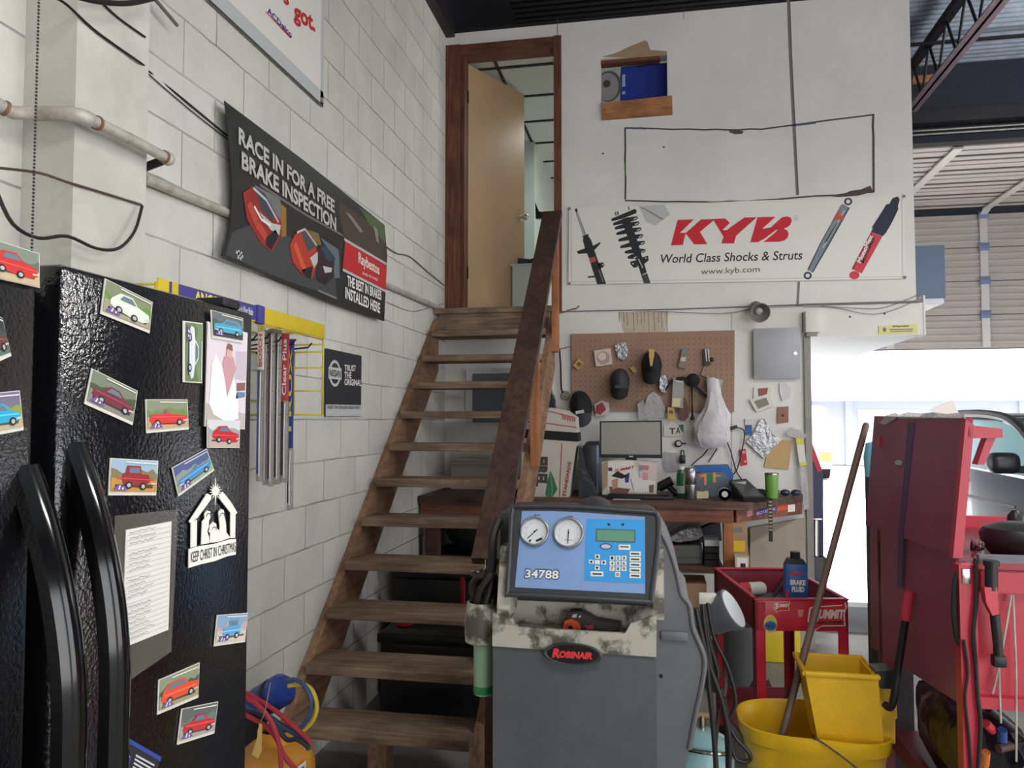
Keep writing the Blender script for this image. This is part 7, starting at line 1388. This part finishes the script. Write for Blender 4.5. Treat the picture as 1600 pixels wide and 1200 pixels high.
w = MB(); a = P(1280, 900, Y=TY2); w.bx((a.x-.1, TY2-.06, 0), (a.x+.05, TY2+.26, P(1280, 868, Y=TY2).z), M_tote, .02); w.build('base', tsd)

# ------------------------------------------------------------------ sectional door, heater, parked vehicle, street
DY = 10.85
dz0, dz1_ = P(1500, 545, Y=DY).z, P(1535, 334, Y=DY).z
gd = bpy.data.objects.new('door_2', None); COL.objects.link(gd); gd.location = (4.2, DY, dz0); gd['_o'] = [4.2, DY, dz0]; gd['kind'] = 'structure'; gd['label'] = 'beige sectional overhead door half rolled up'
def dsec(y, z):
    "y: along the curtain from its bottom edge"
M_gap = mat('door_joint', C(84, 80, 78), .7)
L1 = dz1_-dz0; zh0 = dz1_+.06; pr = []
ns_ = 4; sh = L1/ns_
for i in range(ns_):
    w = MB(); z0 = dz0+i*sh; w.bx((1.9, DY, z0+.006), (7.5, DY+.045, z0+sh-.006), M_doorp)
    for k in range(1, 5): w.bx((1.9, DY-.012, z0+sh*k/5-.02), (7.5, DY, z0+sh*k/5+.012), M_doorp, .006)
    w.bx((1.9, DY+.012, z0-.006), (7.5, DY+.04, z0+.007), M_gap)
    w.build('door_section', gd)
hy0, hy1, hz_, hzb = DY-.12, 8.35, zh0, zh0+.03
nh = 5
for i in range(nh):
    ya, yb2 = lerp(hy0, hy1, i/nh), lerp(hy0, hy1, (i+1)/nh); za, zb2 = lerp(hz_, hzb, i/nh), lerp(hz_, hzb, (i+1)/nh)
    w = MB(); w.prism([(1.9, ya-.008, za), (1.9, yb2+.008, zb2), (1.9, yb2+.008, zb2+.045), (1.9, ya-.008, za+.045)], (5.6, 0, 0), M_doorp)
    for k in range(1, 3):
        yk, zk = lerp(ya, yb2, k/3), lerp(za, zb2, k/3); w.bx((1.9, yk-.014, zk-.012), (7.5, yk+.02, zk), M_gap if k == 1 else M_doorp, .004)
    w.bx((1.9, yb2-.012, zb2-.004), (7.5, yb2+.03, zb2+.04), M_gap)
    w.build('door_section', gd)
M_galv = mat('galvanised', C(190, 188, 188), .4, .4); M_hinge = mat('blue_hinge', C(104, 114, 150), .5)
for X in (2.95, 4.09, 5.3, 6.5):
    w = MB(); w.bx((X-.045, DY-.03, dz0+.02), (X+.045, DY-.013, dz1_), M_galv); w.build('stile', gd)
    w = MB(); w.prism([(X-.045, hy0, hz_-.015), (X+.045, hy0, hz_-.015), (X+.045, hy1, hzb-.015), (X-.045, hy1, hzb-.015)], (0, 0, -.02), M_galv); w.build('stile', gd)
    w = MB(); w.prism([(X-.045, DY-.03, dz1_-.02), (X+.045, DY-.03, dz1_-.02), (X+.045, hy0-.05, hz_-.03), (X-.045, hy0-.05, hz_-.03)], (0, .02, -.01), M_galv); w.build('stile', gd)
    for z in (dz0+sh, dz0+2*sh, dz0+3*sh, dz1_-.02): w = MB(); w.bx((X-.06, DY-.042, z-.05), (X+.06, DY-.03, z+.05), M_hinge, .004); w.build('hinge', gd)
w = MB()
for X in (1.95, 7.45): w.bx((X-.03, hy1, hzb-.03), (X+.03, hy0, hzb-.01), M_galv)
struct(w.build('trim_7'))
uh = thing('wall_unit', 'blue-grey box unit mounted at the office side with a white underside', 'unit', (2.1, 7.5, P(1460, 467, Y=7.4).z))
a, b = P(1478, 466, Y=7.4), P(1437, 384, Y=7.4); M_bg = mat('unit_blue_grey', C(104, 118, 140), .6)
w = MB(); w.bx((OX1, 7.4, a.z), (a.x, 7.95, b.z), M_bg, .006); w.build('housing', uh); w = MB(); w.bx((OX1, 7.38, a.z-.05), (a.x-.02, 7.9, a.z), M_facade, .01); w.build('underside_tray', uh)
# dark vehicle parked nose toward the room
CX = 2.5; vh = thing('parked_car', 'dark grey parked car seen past the red cart', 'car', (CX+.9, 7.2, 0))
M_car = mat('car_paint', C(70, 76, 86), .2, .3, coat=.6); M_cglass = mat('car_glass', C(150, 196, 200), .08, alpha=.75); M_ctrim = mat('car_trim', C(26, 28, 38), .4)
body = [(4.55, .35), (4.5, .6), (4.58, .88), (4.8, 1.0), (5.6, 1.14), (6.05, 1.2), (9.0, 1.24), (9.15, 1.0), (9.15, .4), (8.9, .3), (4.8, .28)]
w = MB(); w.prism([(CX, y, z) for y, z in body], (1.8, 0, 0), M_car); w.build('body_shell', vh)
roof = [(5.75, 1.19), (6.05, 1.44), (6.3, 1.58), (6.6, 1.645), (7.2, 1.665), (8.3, 1.64), (8.75, 1.5), (8.95, 1.24)]
w = MB()
for xs in (CX+.04, CX+1.71): w.tube([(xs+(.03 if xs < CX+.5 else -.03), y, z) for y, z in roof], .035, M_ctrim, 8, 3)
w.prism([(CX+.08, y, z) for y, z in ((6.35, 1.6), (6.6, 1.65), (7.2, 1.67), (8.3, 1.645), (8.3, 1.6), (6.5, 1.6))], (1.64, 0, 0), M_ctrim); w.bx((CX+.05, 7.35, 1.2), (CX+.09, 7.45, 1.64), M_ctrim); w.build('roof_frame', vh)
w = MB(); w.prism([(CX+.06, y, z) for y, z in ((5.82, 1.21), (6.08, 1.42), (6.3, 1.55), (6.6, 1.61), (7.35, 1.62), (7.35, 1.22))], (.006, 0, 0), M_cglass); w.build('side_window', vh)
w = MB(); w.prism([(CX+.06, y, z) for y, z in ((7.45, 1.22), (7.45, 1.62), (8.3, 1.6), (8.8, 1.25))], (.006, 0, 0), M_cglass); w.build('side_window', vh)
w = MB(); w.prism([(CX+.08, 5.78, 1.2), (CX+1.72, 5.78, 1.2), (CX+1.68, 6.5, 1.63), (CX+.12, 6.5, 1.63)], (0, .006, .004), M_cglass); w.build('windscreen', vh)
w = MB(); a = P(1570, 728, X=CX-.1); w.box((CX-.11, a.y, a.z+.02), (.2, .14, .15), M_ctrim, .05, None, 3); w.bx((CX-.03, a.y-.02, a.z-.05), (CX+.05, a.y+.05, a.z), M_ctrim); w.build('wing_mirror', vh)
w = MB(); w.bx((CX-.004, 6.2, .98), (CX, 8.9, 1.0), M_ctrim); w.bx((CX-.03, 7.1, 1.1), (CX, 7.32, 1.14), M_ctrim, .01); w.build('door_trim', vh)
for y in (5.3, 8.2):
    for x in (CX-.01, CX+1.6): w = MB(); w.cyl((x, y, .34), (x+.21, y, .34), .34, M_gasket, n=28); w.cyl((x-.006, y, .34), (x, y, .34), .21, M_galv, n=20); w.build('wheel', vh)
# across the street
fy = 28; z625, z545 = P(1500, 625, Y=fy).z, P(1500, 500, Y=fy).z
w = MB(); w.bx((-10, fy, z625), (45, fy+6, z545+3), M_facade); w.bx((-10, fy+1.5, 0), (45, fy+6, z625), M_facb)
struct(w.build('wall_across_street'))
w = MB()
for x0_, x1_ in ((6.9, 9.0), (9.4, 11.5), (13, 16)): w.bx((x0_, fy+1.46, 0), (x1_, fy+1.5, z625-.3), M_facade)
for x in (5.2, 6.6, 12.2): w.bx((x-.12, fy+1.4, 0), (x+.12, fy+1.5, z625), M_facb)
struct(w.build('door_3'))
vn = thing('white_van', 'overexposed white van across the street beside the jamb', 'van', (P(1283, 700, Y=22).x-.4, 23, 0)); vx = P(1300, 700, Y=22).x
M_van = mat('van_white', C(236, 236, 238), .4)
w = MB(); zv = P(1283, 634, Y=22).z; w.prism([(vx-1.8, 22, .3), (vx, 22, .3), (vx, 22, 1.3), (vx-.12, 22, zv-.06), (vx-.25, 22, zv), (vx-1.6, 22, zv), (vx-1.8, 22, 1.3)], (0, 4.5, 0), M_van); w.build('van_body', vn)
w = MB(); w.bx((vx-1.7, 21.99, 1.25), (vx-.12, 22, 1.7), LGREY); w.build('rear_window', vn); w = MB(); w.bx((vx-.3, 21.98, .5), (vx-.02, 22, .75), flat((236, 150, 100))); w.build('tail_lamp', vn)
for y in (22.7, 25.6): w = MB(); w.cyl((vx-1.85, y, .33), (vx+.03, y, .33), .33, M_gasket, n=18); w.build('wheel', vn)
